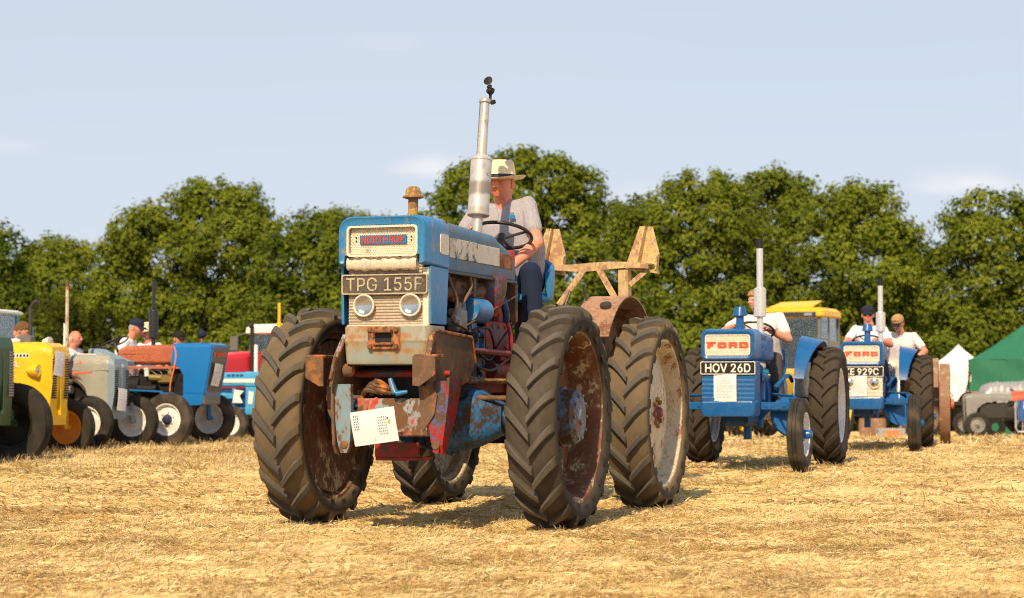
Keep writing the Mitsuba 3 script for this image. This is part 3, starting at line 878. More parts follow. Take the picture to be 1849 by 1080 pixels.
# front brackets (old loader mounts) -----------------------------------------
for s in (1, -1):
    y0 = 0.40 if s > 0 else -0.385
    # the upper side plate reaches back along the chassis
    side_poly = [(XF - 0.72, 1.32), (XF - 0.04, 1.35), (XF + 0.02, 1.32), (XF + 0.10, 1.17), (XF + 0.10, 0.98), (XF - 0.35, 0.96), (XF - 0.66, 1.02), (XF - 0.80, 1.15)]
    m = prism(side_poly, -0.011, 0.011)
    v = m.vertices.copy()
    v[:, 1] += s * (0.335 if s > 0 else 0.352) - s * np.clip(v[:, 2] - 1.02, 0, 1) * (0.02 if s > 0 else 0.24)
    mt.put('bracket_side', trimesh.Trimesh(v, m.faces, process=False), 'rust_plate', 25)
    ed = [(XF - 0.80, s * 0.335, 1.15), (XF - 0.72, s * 0.334, 1.32), (XF - 0.04, s * 0.332, 1.352)] if s > 0 else []
    fr = [(XF + 0.022, s * 0.330 if s > 0 else -0.281, 1.325), (XF + 0.102, s * 0.333 if s > 0 else -0.318, 1.17), (XF + 0.104, s * 0.335 if s > 0 else -0.35, 1.03)]
    mt.put('bracket_edge', cat(*[bar(fr[i], fr[i + 1], 0.036, 0.02) for i in range(2)]), 'hot_rust' if s > 0 else 'red_bar', 25)
    if ed:
        mt.put('bracket_edge', cat(*[bar(ed[i], ed[i + 1], 0.036, 0.02) for i in range(2)]), 'hot_rust', 25)
    # folded pad plate facing forward
    ya, yb = (0.245, 0.40) if s > 0 else (-0.51, -0.385)
    pad = [(ya, 1.18), (yb, 1.18), (yb, 1.06 if s > 0 else 0.985), (ya + (0.045 if s > 0 else 0.10), 0.985), (ya, 0.99 if s > 0 else 1.04)]
    mt.put('bracket_pad', prism(pad, XF + 0.13, XF + 0.152, 'x'), 'rust_plate', 25)
    mt.put('pad_top', boxb((XF - 0.02, ya, 1.172), (XF + 0.130, yb, 1.192), 0.004), 'hot_rust', 25)
    # hanging arm: a tapered channel
    yi = s * 0.28 if s > 0 else -0.305
    if s > 0:
        face = [(0.335, 1.02), (0.435, 1.02), (0.435, 0.92), (0.398, 0.63), (0.375, 0.548), (0.345, 0.553), (0.325, 0.63), (0.30, 0.80)]
    else:
        face = [(-0.36, 1.0), (-0.24, 1.0), (-0.238, 0.80), (-0.245, 0.60), (-0.268, 0.545), (-0.31, 0.545), (-0.335, 0.62), (-0.355, 0.82)]
    mt.put('hanging_arm', prism(face, XF - 0.02, XF + 0.025, 'x'), 'pale_blue_rust' if s < 0 else 'red_over_blue', 25, label='pale blue arm with a rusty tip' if s < 0 else 'red painted hanging arm')
    fl = [(XF - 0.20, 1.04), (XF + 0.045, 1.04), (XF + 0.05, 0.86), (XF + 0.04, 0.60), (XF + 0.0, 0.54), (XF - 0.05, 0.56), (XF - 0.14, 0.78)]
    yo = 0.42 if s > 0 else -0.345
    m = prism(fl, -0.009, 0.009)
    v = m.vertices.copy()
    v[:, 1] += (s * (0.455 if s > 0 else 0.365) - s * np.clip(0.95 - v[:, 2], 0, 1) * (0.15 if s > 0 else 0.03))
    mt.put('arm_flange', trimesh.Trimesh(v, m.faces, process=False), 'red_over_blue' if s > 0 else 'rust_plate', 25)
    # gusset wing outside
    g = [(-0.44, 0.985), (-0.33, 0.985), (-0.345, 0.64), (-0.43, 0.82)] if s < 0 else [(0.245, 0.985), (0.34, 0.99), (0.375, 0.93), (0.355, 0.80), (0.275, 0.69), (0.262, 0.80)]
    mt.put('gusset', prism(g, XF - 0.055, XF - 0.035, 'x') if s < 0 else prism(g, XF + 0.026, XF + 0.042, 'x'), 'rust_plate', 25)
    c = (XF + 0.04, s * 0.325 if s > 0 else -0.37, 1.09)
    mt.put('pivot_boss', lathe([(0, 0.06), (0.03, 0.06), (0.04, 0.05), (0.045, 0), (0, 0)], 16, (XF - 0.02, s * 0.30, 1.09), (0, -s, 0)), 'rust_plate', 30)
    mt.put('arm_tip', cyl((XF - 0.025, -0.285 if s < 0 else 0.36, 0.60), (XF + 0.035, -0.285 if s < 0 else 0.36, 0.60), 0.028, n=14), 'rust_plate', 30)
# cross bar low between the arms, red and pale blue
mt.put('cross_bar', boxb((XF - 0.16, -0.25, 0.655), (XF - 0.10, 0.295, 0.905), 0.008), 'red_bar', 25, label='flaking red and pale blue cross bar')
mt.put('cross_rod', cat(cyl((XF - 0.2, -0.36, 1.07), (XF - 0.2, 0.38, 1.07), 0.02), boxb((XF - 0.3, -0.30, 1.045), (XF - 0.24, 0.34, 1.095), 0.006)), 'red_over_blue', 30)
mt.put('front_frame', cat(boxb((XF - 0.95, -0.28, 0.90), (XF - 0.30, -0.20, 1.14), 0.01), boxb((XF - 0.95, 0.22, 0.90), (XF - 0.30, 0.30, 1.14), 0.01), boxb((XF - 0.34, -0.28, 0.86), (XF - 0.28, 0.30, 1.12), 0.01)), 'black_iron', 30)
for i in range(6):
    mt.put('tied_hose', tube([(XF - 0.14, -0.22 + 0.02 * i, 0.93 + 0.025 * (i % 3)), (XF - 0.08, -0.16 + 0.02 * i, 0.96 + 0.02 * (i % 4)), (XF - 0.12, -0.07 + 0.015 * i, 0.94 + 0.03 * (i % 2))], 0.018, 7, smooth=4), 'rust_red_plate', 40)
mt.put('blue_fitting', cat(cyl((XF - 0.07, 0.0, 1.035), (XF - 0.05, 0.05, 0.935), 0.016, 0.022), cyl((XF - 0.05, 0.05, 0.935), (XF - 0.06, 0.13, 0.95), 0.02, 0.012)), 'blue_cowl', 30)

# front axle --------------------------------------------------------------
prof = []
loops = []
for y, r_, zc in ((-0.30, 0.15, 0.74), (-0.16, 0.20, 0.76), (-0.05, 0.245, 0.77), (0.10, 0.245, 0.77), (0.24, 0.205, 0.765), (0.36, 0.145, 0.76), (0.44, 0.105, 0.76)):
    q = rrect(r_ * 1.9, r_ * 1.95, r_ * 0.55, 5)
    loops.append(np.c_[WB + 0.03 + q[:, 0], np.full(len(q), y + 0.08), zc + q[:, 1]])
mt.put('axle_casing', loft(loops), 'blue_engine', 45, label='blue front axle casing with chipped paint')
mt.put('axle_rim', cat(lathe([(0.255, -0.02), (0.27, -0.012), (0.27, 0.012), (0.255, 0.02), (0.2, 0.02), (0.2, -0.02)], 32, (WB + 0.03, 0.13, 0.77), (0, 1, 0)), *[bolt((WB + 0.03 + 0.255 * math.cos(a), 0.15, 0.77 + 0.255 * math.sin(a)), (0, 1, 0), 0.012, 0.014) for a in np.arange(14) * 2 * PI / 14]), 'blue_engine', 35)
for s in (1, -1):
    mt.put('axle_tube', cat(cyl((WB, s * 0.36, 0.765), (WB, s * 0.80, RW), 0.098, 0.085, 24), cyl((WB, s * 0.60, 0.77), (WB, s * 0.64, 0.77), 0.125, n=24), *[bolt((WB + 0.11 * math.cos(a), s * 0.645, 0.77 + 0.11 * math.sin(a)), (0, s, 0), 0.012, 0.014) for a in np.arange(10) * PI / 5]), 'blue_engine', 35)
    mt.put('steering_knuckle', cat(cyl((WB, s * 0.74, 0.60), (WB, s * 0.74, 0.97), 0.07), boxb((WB + 0.05, s * 0.68, 0.88), (WB + 0.20, s * 0.76, 0.93))), 'rust_red_plate', 35)
mt.put('axle_guard', cat(boxb((WB + 0.12, -0.30, 0.475), (WB + 0.40, 0.02, 0.50), 0.004), boxb((WB + 0.38, -0.30, 0.50), (WB + 0.41, 0.02, 0.60), 0.004)), 'red_over_blue', 30)
mt.put('prop_shaft', cyl((0.5, 0.05, 0.80), (WB - 0.1, 0.05, 0.80), 0.045), 'dark_grime', 30)
mt.put('drag_link', cyl((WB + 0.18, 0.70, 0.905), (1.45, 0.30, 1.03), 0.018), 'rust_red_plate', 30)
mt.put('track_rod', cyl((WB + 0.16, -0.70, 0.905), (WB + 0.16, 0.70, 0.905), 0.018), 'rust_plate', 30)

# engine -------------------------------------------------------------------
mt.put('engine_block', cat(boxb((1.55, -0.18, 0.98), (2.98, 0.18, 1.42), 0.02), boxb((1.6, -0.15, 0.72), (2.9, 0.15, 0.98), 0.03), boxb((2.02, 0.18, 1.12), (2.42, 0.225, 1.40), 0.015), boxb((2.5, 0.18, 1.05), (2.72, 0.23, 1.36), 0.02)), 'blue_engine', 30)
mt.put('cylinder_head', cat(boxb((1.75, -0.15, 1.42), (2.92, 0.15, 1.60), 0.02), boxb((1.8, -0.10, 1.60), (2.88, 0.10, 1.70), 0.03)), 'dark_grime', 30)
mt.put('exhaust_manifold', cat(tube([(2.85, 0.20, 1.62), (2.3, 0.22, 1.65), (1.75, 0.18, 1.68), (1.62, 0.08, 1.78), (1.59, 0.0, 2.0)], 0.042, 10, smooth=5), boxb((1.95, 0.17, 1.56), (2.7, 0.24, 1.72), 0.03)), 'rust_plate', 40)
mt.put('oil_filter', cat(lathe([(0, 0), (0.078, 0), (0.086, 0.012), (0.086, 0.30), (0.078, 0.325), (0.04, 0.34), (0.02, 0.345), (0.02, 0.36), (0, 0.36)], 28, (2.53, 0.275, 1.515), (-1, 0, 0)), boxb((2.30, 0.17, 1.38), (2.42, 0.26, 1.45))), 'blue_cowl', 40, label='blue canister on the side of the engine')
mt.put('air_cleaner', lathe([(0, 0), (0.06, 0.0), (0.085, 0.05), (0.115, 0.14), (0.125, 0.21), (0.125, 0.30), (0, 0.30)], 26, (1.96, 0.225, 1.49), (0.0, 0.05, 1)), 'red_over_blue', 40)
mt.put('injection_pump', cat(boxb((2.60, 0.2, 1.36), (2.78, 0.30, 1.52), 0.02), cyl((2.76, 0.26, 1.44), (2.84, 0.26, 1.44), 0.04), *[cyl((2.63 + 0.045 * i, 0.28, 1.50), (2.63 + 0.045 * i, 0.28, 1.56), 0.012) for i in range(4)]), 'grey_cast', 30)
mt.put('starter', cat(cyl((1.62, 0.25, 1.10), (2.0, 0.25, 1.10), 0.06), cyl((1.7, 0.27, 1.19), (1.9, 0.27, 1.19), 0.03)), 'red_over_blue', 30)
mt.put('engine_side_plate', cat(boxb((1.50, 0.19, 1.18), (1.98, 0.215, 1.46), 0.01), boxb((1.55, 0.195, 0.94), (2.5, 0.212, 1.16), 0.01)), 'red_over_blue', 30)
mt.put('yellow_tag', boxb((1.98, 0.214, 1.03), (2.16, 0.222, 1.10), 0.002), 'brass_yellow', 30)
mt.put('clutch_housing', cat(loft([np.c_[np.full(len(q_), x), q_[:, 0], 1.06 + q_[:, 1]] for x, q_ in ((1.56, rrect(0.52, 0.62, 0.2)), (1.35, rrect(0.50, 0.60, 0.2)), (1.0, rrect(0.36, 0.5, 0.12)), (0.2, rrect(0.40, 0.5, 0.1)))])), 'red_over_blue', 35)
for k in range(4):
    mt.put('injector_pipe', tube([(2.64 + 0.045 * k, 0.28, 1.55), (2.55 - 0.10 * k, 0.27, 1.66 + 0.01 * k), (2.66 - 0.24 * k, 0.17, 1.70)], 0.006, 6, smooth=4), 'dark_steel', True)
for k in range(2):
    mt.put('fuel_filter', cat(cyl((2.36 - 0.13 * k, 0.25, 1.19), (2.36 - 0.13 * k, 0.25, 1.33), 0.042), cyl((2.36 - 0.13 * k, 0.25, 1.33), (2.36 - 0.13 * k, 0.25, 1.36), 0.05), bolt((2.36 - 0.13 * k, 0.25, 1.36), (0, 0, 1), 0.012, 0.02)), 'blue_engine', 35)
mt.put('throttle_rod', cyl((2.70, 0.32, 1.40), (1.52, 0.30, 1.66), 0.007, n=6), 'rust_plate', 30)
mt.put('cable', tube([(2.9, 0.24, 1.50), (2.6, 0.30, 1.30), (2.2, 0.31, 1.17), (1.9, 0.29, 1.30), (1.6, 0.30, 1.45)], 0.009, 7, smooth=6), 'black_iron', True)
mt.put('cable', tube([(2.82, 0.26, 1.30), (2.5, 0.29, 1.15), (2.1, 0.30, 1.10), (1.7, 0.30, 1.20)], 0.011, 7, smooth=6), 'brown_hose', True)
mt.put('oil_pipe', tube([(2.75, 0.22, 1.10), (2.72, 0.29, 1.06), (2.3, 0.29, 1.04), (2.2, 0.22, 1.12)], 0.012, 8, smooth=5), 'blue_engine', True)
mt.put('water_pipe', tube([(2.98, 0.1, 1.80), (2.86, 0.14, 1.74), (2.78, 0.12, 1.64)], 0.035, 10, smooth=5), 'hose', True)
for x, z in ((1.56, 1.42), (1.70, 1.42), (1.84, 1.42), (1.56, 1.22), (1.84, 1.22), (2.08, 1.36), (2.36, 1.36), (2.08, 1.16)):
    mt.put('bolt', bolt((x, 0.214 if x < 2 else 0.224, z), (0, 1, 0), 0.014, 0.014), 'rust_brown', 30)
mt.put('tank_bracket', boxb((1.50, 0.20, 1.46), (1.56, 0.30, 1.74), 0.006), 'rust_plate', 30)
mt.put('tank_bracket', boxb((2.40, 0.20, 1.60), (2.46, 0.29, 1.76), 0.006), 'rust_plate', 30)
mt.put('upper_rod', cyl((2.52, 0.30, 1.235), (1.35, 0.32, 1.215), 0.022), 'red_over_blue', 30)
mt.put('lower_rod', cyl((2.62, 0.31, 1.02), (1.5, 0.32, 1.025), 0.018), 'rust_brown', 30)
mt.put('radiator', boxb((XF - 0.34, -0.26, 1.36), (XF - 0.22, 0.26, 2.0), 0.01), 'dark_grime', 30)
mt.put('fan_shroud', cat(lathe([(0.23, 0), (0.25, 0), (0.25, 0.1), (0.23, 0.1)], 30, (XF - 0.46, 0, 1.62), (1, 0, 0), True), *[bar((XF - 0.42, 0, 1.62), (XF - 0.42, 0.21 * math.cos(a), 1.62 + 0.21 * math.sin(a)), 0.07, 0.008) for a in np.arange(6) * PI / 3]), 'black_iron', 30)
for k, (p, r_, m_) in enumerate((([(2.93, 0.27, 1.75), (2.90, 0.29, 1.66), (2.83, 0.30, 1.56), (2.88, 0.28, 1.44)], 0.012, 'brown_hose'), ([(2.55, 0.29, 1.76), (2.54, 0.30, 1.68), (2.66, 0.31, 1.60), (2.70, 0.28, 1.53)], 0.012, 'brown_hose'),
                                 ([(2.86, 0.28, 1.42), (2.70, 0.31, 1.38), (2.56, 0.30, 1.36), (2.58, 0.28, 1.44)], 0.008, 'hose'), ([(2.45, 0.25, 1.36), (2.2, 0.30, 1.40), (2.0, 0.28, 1.30), (1.9, 0.25, 1.18)], 0.010, 'hose'),
                                 ([(1.75, 0.28, 1.50), (1.72, 0.30, 1.42), (1.66, 0.30, 1.30), (1.56, 0.26, 1.18)], 0.016, 'red_hose'), ([(1.80, 0.28, 1.62), (1.78, 0.30, 1.52), (1.75, 0.29, 1.46)], 0.028, 'blue_engine'))):
    mt.put('hose', tube(p, r_, 8, smooth=5), m_, True)

# bonnet: side panels, top, tank end ------------------------------------------
bz = lambda x, z3, z15: np.interp(x, [1.5, 3.05], [z15, z3])
loops = []
for x in (3.035, 2.5, 1.93, 1.90, 1.60, 1.56, 1.50):
    t = (3.035 - x) / 1.535
    w, zb, zt = 0.60 - 0.02 * t, 1.762 + 0.005 * t, 2.105 - 0.030 * t
    if x < 1.92:
        w, zt = w - 0.01, zt - 0.012 - 0.10 * max(0, (1.86 - x) / 0.36) ** 1.5
    if x <= 1.56:
        w -= 0.02
    loops.append(loop_x(x, w, zb, zt, (0.085, 0.085, 0.012, 0.012)))
mt.put('bonnet', loft(loops), 'blue_bonnet', 32, label='long faded blue bonnet')
for s in (1, -1):
    mt.put('bonnet_lip', boxb((1.55, s * 0.285, 1.742), (3.03, s * 0.312, 1.764), 0.004), 'dark_steel', 30)
    mt.put('stripe_panel', cat(boxb((2.42, s * 0.297, 1.852), (2.985, s * 0.3055, 1.985), 0.003)), 'chipped_black_white', 30, label='white stripe with flaked black lettering')
    mt.put('stripe_panel', cat(boxb((1.935, s * 0.2935, 1.850), (2.418, s * 0.3035, 1.980), 0.003)), 'chipped_white', 30)
    mt.put('stripe_end', boxb((1.615, s * 0.283, 1.845), (1.895, s * 0.294, 1.952), 0.003), 'red_over_blue' if s < 0 else 'rust_red_plate', 30, label='faded red end of the side stripe')
    mt.put('cowl_stripe', prism(rrect(0.16, 0.135, (0.025, 0.025, 0.025, 0.025)) + [XF - 0.235, 1.928], s * 0.316, s * 0.3255), 'chipped_white', 30)
    mt.put('bonnet_seam', cat(boxb((3.033, s * 0.290, 1.76), (3.045, s * 0.305, 2.09), 0.001)), 'black_iron', 30)
mt.put('filler_cap', cat(cyl((1.72, 0.08, 2.03), (1.72, 0.08, 2.09), 0.05), cyl((1.72, 0.08, 2.085), (1.72, 0.08, 2.105), 0.062), cyl((1.62, 0.13, 2.02), (1.62, 0.13, 2.07), 0.015)), 'rust_brown', 30)
mt.put('bonnet_ridge', tube([(3.1, 0.0, 2.118), (2.6, 0.0, 2.112), (2.0, 0.0, 2.095)], 0.012, 8), 'blue_bonnet', 40)

# exhaust -----------------------------------------------------------------
b0, d = np.array([1.585, 0.0, 2.02]), np.array([-0.145, 0.012, 1.0])
L = lambda z: b0 + d * (z - b0[2])
ek = mt.put('exhaust_stack', cyl(L(2.0), L(2.30), 0.036, n=24), 'silver_pipe', 40)
mt.put('silencer', cat(lathe([(0, 0), (0.070, 0), (0.082, 0.006), (0.084, 0.012), (0.084, 0.018), (0.080, 0.022), (0.080, 0.425), (0.084, 0.43), (0.084, 0.442), (0.076, 0.45), (0.045, 0.47), (0, 0.472)], 36, L(2.252), d)), 'silencer_silver', 35, under=ek, label='fat silver silencer with a dark burnt band')
mt.put('tail_pipe', cat(cyl(L(2.70), L(3.155), 0.036, 0.034, 24), cyl(L(3.12), L(3.15), 0.045, 0.045, 20)), 'silver_pipe', 40, under=ek)
mt.put('seam_strip', bar(L(2.72) + [0.0, -0.036, 0], L(3.13) + [0.0, -0.036, 0], 0.012, 0.006), 'rust_plate', 30, under=ek)
top = L(3.15)
mt.put('rain_flap', cat(cyl(top + [-0.035, 0.045, 0.055], top + [-0.005, 0.02, 0.075], 0.032, 0.026, 18), cyl(top + [-0.02, 0.03, 0.09], top + [-0.01, 0.025, 0.105], 0.02, n=10), bar(top + [-0.03, 0.03, -0.02], top + [-0.02, 0.035, 0.11], 0.02, 0.012), lathe([(0, 0), (0.034, 0), (0.036, 0.006), (0, 0.012)], 20, top + [-0.015, 0.02, 0.14], (0.9, -0.1, 0.35)), cyl(top + [-0.02, 0.05, -0.01], top + [-0.02, 0.06, -0.035], 0.022, n=12)), 'black_iron', 30, under=ek)

# air intake stack on the bonnet -----------------------------------------------
ik = mt.put('air_intake', cat(cyl((2.87, -0.005, 2.09), (2.87, -0.005, 2.265), 0.034, n=20)), 'rust_brown', 40)
mt.put('intake_cap', lathe([(0, 0.0), (0.045, 0.0), (0.072, 0.008), (0.073, 0.016), (0.066, 0.022), (0.054, 0.028), (0.052, 0.052), (0.046, 0.072), (0.03, 0.084), (0.0, 0.088)], 28, (2.87, -0.005, 2.265), (0, 0, 1)), 'rust_brown', 40, under=ik, label='rusty mushroom cap of the air intake')

# steering, dash, seat, platform ------------------------------------------------
wc, wn = np.array([1.08, 0.03, 2.145]), np.array([-0.36, 0.0, 0.93])
wn = wn / np.linalg.norm(wn)
u = np.cross((0, 1, 0), wn)
w_ = np.array([0, 1.0, 0])
ring = [wc + 0.232 * (math.cos(a) * u + math.sin(a) * w_) for a in np.arange(40) * 2 * PI / 40]
sk = mt.put('steering_wheel', tube(ring, 0.0135, 8, True), 'wheel_black', True)
mt.put('spokes', cat(*[cyl(wc - wn * 0.03, wc + 0.225 * (math.cos(a) * u + math.sin(a) * w_), 0.011, 0.011, 8) for a in (PI / 2 - 0.25, PI * 1.5 - 0.6, PI)], cyl(wc - wn * 0.05, wc + wn * 0.012, 0.032, 0.028)), 'dark_steel', 40, under=sk)
mt.put('steering_column', cyl(wc - wn * 0.04, wc - wn * 0.72, 0.026), 'dark_steel', 30)
mt.put('dashboard', cat(boxb((1.44, -0.26, 1.70), (1.50, 0.26, 2.0), 0.02), boxb((1.3, -0.14, 1.2), (1.5, 0.14, 1.75), 0.03)), 'red_over_blue', 30)
mt.put('gearbox', cat(boxb((-0.25, -0.24, 0.55), (1.1, 0.24, 1.20), 0.04), boxb((-0.1, -0.18, 1.20), (0.7, 0.18, 1.32), 0.03)), 'dark_grime', 30)
for s in (1, -1):
    mt.put('rear_axle', cat(cyl((0, s * 0.2, RW), (0, s * 0.84, RW), 0.13, 0.10, 24), cyl((0, s * 0.55, RW), (0, s * 0.60, RW), 0.17, n=24)), 'dark_grime', 30)
    mt.put('footplate', cat(boxb((0.75, s * 0.22, 1.305), (1.45, s * 0.42, 1.325), 0.004), boxb((0.75, s * 0.415, 1.28), (1.45, s * 0.435, 1.34), 0.004)), 'rust_brown', 30)
    mt.put('pedal', cat(boxb((1.40, s * 0.28, 1.22), (1.43, s * 0.40, 1.32), 0.006, ), cyl((1.42, s * 0.3, 1.25), (1.2, s * 0.3, 1.1), 0.015)), 'black_iron', 30)
    # the rear mudguard: a rolled strip with an inner skirt
    ang = np.radians(np.linspace(38, 172, 22))
    R1, R0 = 0.895, 0.50
    yi, yo = s * 0.47, s * 0.78
    ct = (0.02, RW + 0.045)
    arc = [(ct[0] + R1 * math.cos(a), ct[1] + R1 * math.sin(a)) for a in ang]
    arc_in = [(ct[0] + (R1 - 0.012) * math.cos(a), ct[1] + (R1 - 0.012) * math.sin(a)) for a in ang]
    mt.put('mudguard', prism(arc + arc_in[::-1], yi, yo), 'brown_fender', 30, label='rust-brown rear mudguard')
    inner = arc_in + [(ct[0] + R0 * math.cos(a), ct[1] + R0 * math.sin(a)) for a in ang[::-1]]
    mt.put('mudguard_skirt', prism(inner, yi, yi + s * 0.012), 'brown_fender', 30)
    lp = (0.02 + (R1 + 0.0) * math.cos(math.radians(62)), s * 0.68, ct[1] + R1 * math.sin(math.radians(62)))
    mt.put('mudguard_lamp', cat(lathe([(0, 0.02), (0.03, 0.022), (0.042, 0.03), (0.046, 0.022), (0.046, 0), (0, 0)], 20, lp, (math.cos(math.radians(62)), 0, math.sin(math.radians(62))))), 'dark_steel', 35)
mt.put('lever', cat(tube([(0.62, 0.33, 1.2), (0.55, 0.36, 1.55), (0.48, 0.40, 1.74)], 0.011, 7, smooth=4), cyl((0.42, 0.42, 1.52), (0.42, 0.42, 1.60), 0.03), tube([(0.46, 0.40, 1.58), (0.36, 0.44, 1.60), (0.30, 0.47, 1.68), (0.32, 0.46, 1.80)], [0.022, 0.02, 0.012, 0.012], 8, smooth=4)), 'dark_steel', 40)
# seat
loops = []
for x, w, z0, z1, tz in ((0.86, 0.40, 1.66, 1.70, 0), (0.80, 0.45, 1.645, 1.715, 0), (0.55, 0.48, 1.64, 1.72, 0), (0.44, 0.48, 1.645, 1.74, 0), (0.38, 0.46, 1.68, 1.76, 0)):
    loops.append(loop_x(x, w, z0, z1, 0.03))
sk = mt.put('seat', loft(loops), 'seat_blue', 45, label='blue tractor seat')
bp = spline([(0.62, -0.255, 1.80), (0.46, -0.24, 1.87), (0.37, -0.12, 1.925), (0.36, 0.0, 1.935), (0.37, 0.12, 1.925), (0.46, 0.24, 1.87), (0.62, 0.255, 1.80)], 5)
loops = []
for q in bp:
    n_ = np.array([q[0] - 0.62, q[1], 0.0])
    n_ = n_ / np.linalg.norm(n_)
    e = [q + n_ * a_ + np.array([0, 0, b_]) for a_, b_ in ((-0.022, -0.11), (0.02, -0.11), (0.026, 0.0), (0.02, 0.075), (0.0, 0.09), (-0.02, 0.075))]
    loops.append(e)
mt.put('seat_back', loft(loops), 'seat_blue', 45, under=sk)
mt.put('seat_bracket', cat(cyl((0.5, 0, 1.3), (0.55, 0, 1.66), 0.05), boxb((0.4, -0.15, 1.60), (0.75, 0.15, 1.65))), 'black_iron', 30)

# the yellow steel headboard frame at the back ------------------------------------
XR = -1.30
wavy = [(y, 2.062 + 0.012 * math.sin(y * 6)) for y in np.linspace(-0.42, 0.60, 24)]
under_ = [(y, 2.005 - 0.012 * math.cos(y * 7.5)) for y in np.linspace(-0.42, 0.60, 24)]
mt.put('rear_frame_beam', cat(prism(wavy + under_[::-1], XR + 0.09, XR + 0.105, 'x'), boxb((XR - 0.10, -0.44, 2.040), (XR + 0.092, 0.62, 2.056), 0.003)), 'yellow_frame', 30, label='long cream-yellow cross beam behind the seat')
for yb in (-0.455, 0.40):
    v3 = lambda *q: np.array(q)
    b0_, b1_, b2_ = v3(XR + 0.10, yb, 2.04), v3(XR + 0.06, yb + 0.075, 2.05), v3(XR + 0.02, yb + 0.255, 2.0)
    t0_, t1_, t2_ = v3(XR + 0.02, yb + 0.105, 2.385), v3(XR + 0.0, yb + 0.135, 2.385), v3(XR - 0.02, yb + 0.20, 2.385)
    r1_, th_ = v3(XR + 0.01, yb + 0.262, 2.15), v3(-0.016, 0, 0)
    flange = hull([b0_, b1_, t0_, t1_, b0_ + th_, b1_ + th_, t0_ + th_, t1_ + th_])
    web = hull([b1_, b1_ + [-0.12, 0.012, 0], t1_, t1_ + [-0.06, 0.01, 0], b1_ + [0, 0.014, 0], b1_ + [-0.12, 0.026, 0], t1_ + [0, 0.012, 0], t1_ + [-0.06, 0.022, 0]])
    back = hull([b1_ + [-0.10, 0.02, 0], b2_ + [-0.06, 0, 0.04], r1_ + [-0.06, 0, 0], t2_ + [-0.04, 0, 0], t1_ + [-0.05, 0.01, 0], b1_ + [-0.115, 0.02, 0], b2_ + [-0.075, 0, 0.04], r1_ + [-0.075, 0, 0], t2_ + [-0.055, 0, 0], t1_ + [-0.065, 0.01, 0]])
    lipp = hull([b2_ + [-0.06, 0, 0], b2_ + [-0.06, -0.014, 0], r1_ + [-0.06, 0, 0], r1_ + [-0.06, -0.014, 0], r1_ + [0.0, 0, -0.02], b2_ + [0.02, 0, 0], r1_ + [0.0, -0.014, -0.02], b2_ + [0.02, -0.014, 0]])
    foot = hull([b0_, b0_ + [-0.2, 0, 0], b2_, b2_ + [-0.10, 0, 0], b0_ + [0, 0, -0.03], b0_ + [-0.2, 0, -0.03], b2_ + [0, 0, -0.03], b2_ + [-0.10, 0, -0.03]])
    mt.put('frame_horn', cat(flange, web, back, lipp, foot), 'yellow_frame', 20, label='upright yellow horn of the rear frame')
    yp = yb - 0.03
    mt.put('frame_post', cat(boxb((XR + 0.07, yp - 0.045, 1.25), (XR + 0.085, yp + 0.045, 2.01), 0.003), boxb((XR - 0.03, yp + 0.030, 1.25), (XR + 0.085, yp + 0.046, 2.01), 0.003)), 'yellow_frame', 25)
    mt.put('frame_brace', bar((XR + 0.05, yp + 0.05, 1.87), (XR + 0.05, yp + 0.22, 2.01), 0.045, 0.014, up=(1, 0, 0)), 'yellow_frame', 25)
mt.put('frame_brace', bar((XR + 0.095, 0.155, 2.01), (XR + 0.10, 0.31, 1.74), 0.055, 0.014, up=(1, 0, 0)), 'yellow_frame', 25)
mt.put('frame_brace', bar((XR + 0.095, 0.02, 2.01), (XR + 0.10, -0.21, 1.70), 0.055, 0.014, up=(1, 0, 0)), 'yellow_frame', 25)
mt.put('lift_arm', cat(*[bar((-0.6, s * 0.30, 0.75), (XR + 0.05, s * 0.42, 1.28), 0.05, 0.07) for s in (1, -1)], boxb((XR, -0.5, 1.23), (XR + 0.08, 0.42, 1.30), 0.005)), 'rust_brown', 30)
mt.put('hitch', cat(boxb((-0.75, -0.30, 0.7), (-0.25, 0.30, 1.1), 0.03), boxb((-0.70, -0.5, 1.30), (-0.60, 0.5, 1.40), 0.01)), 'dark_grime', 30)


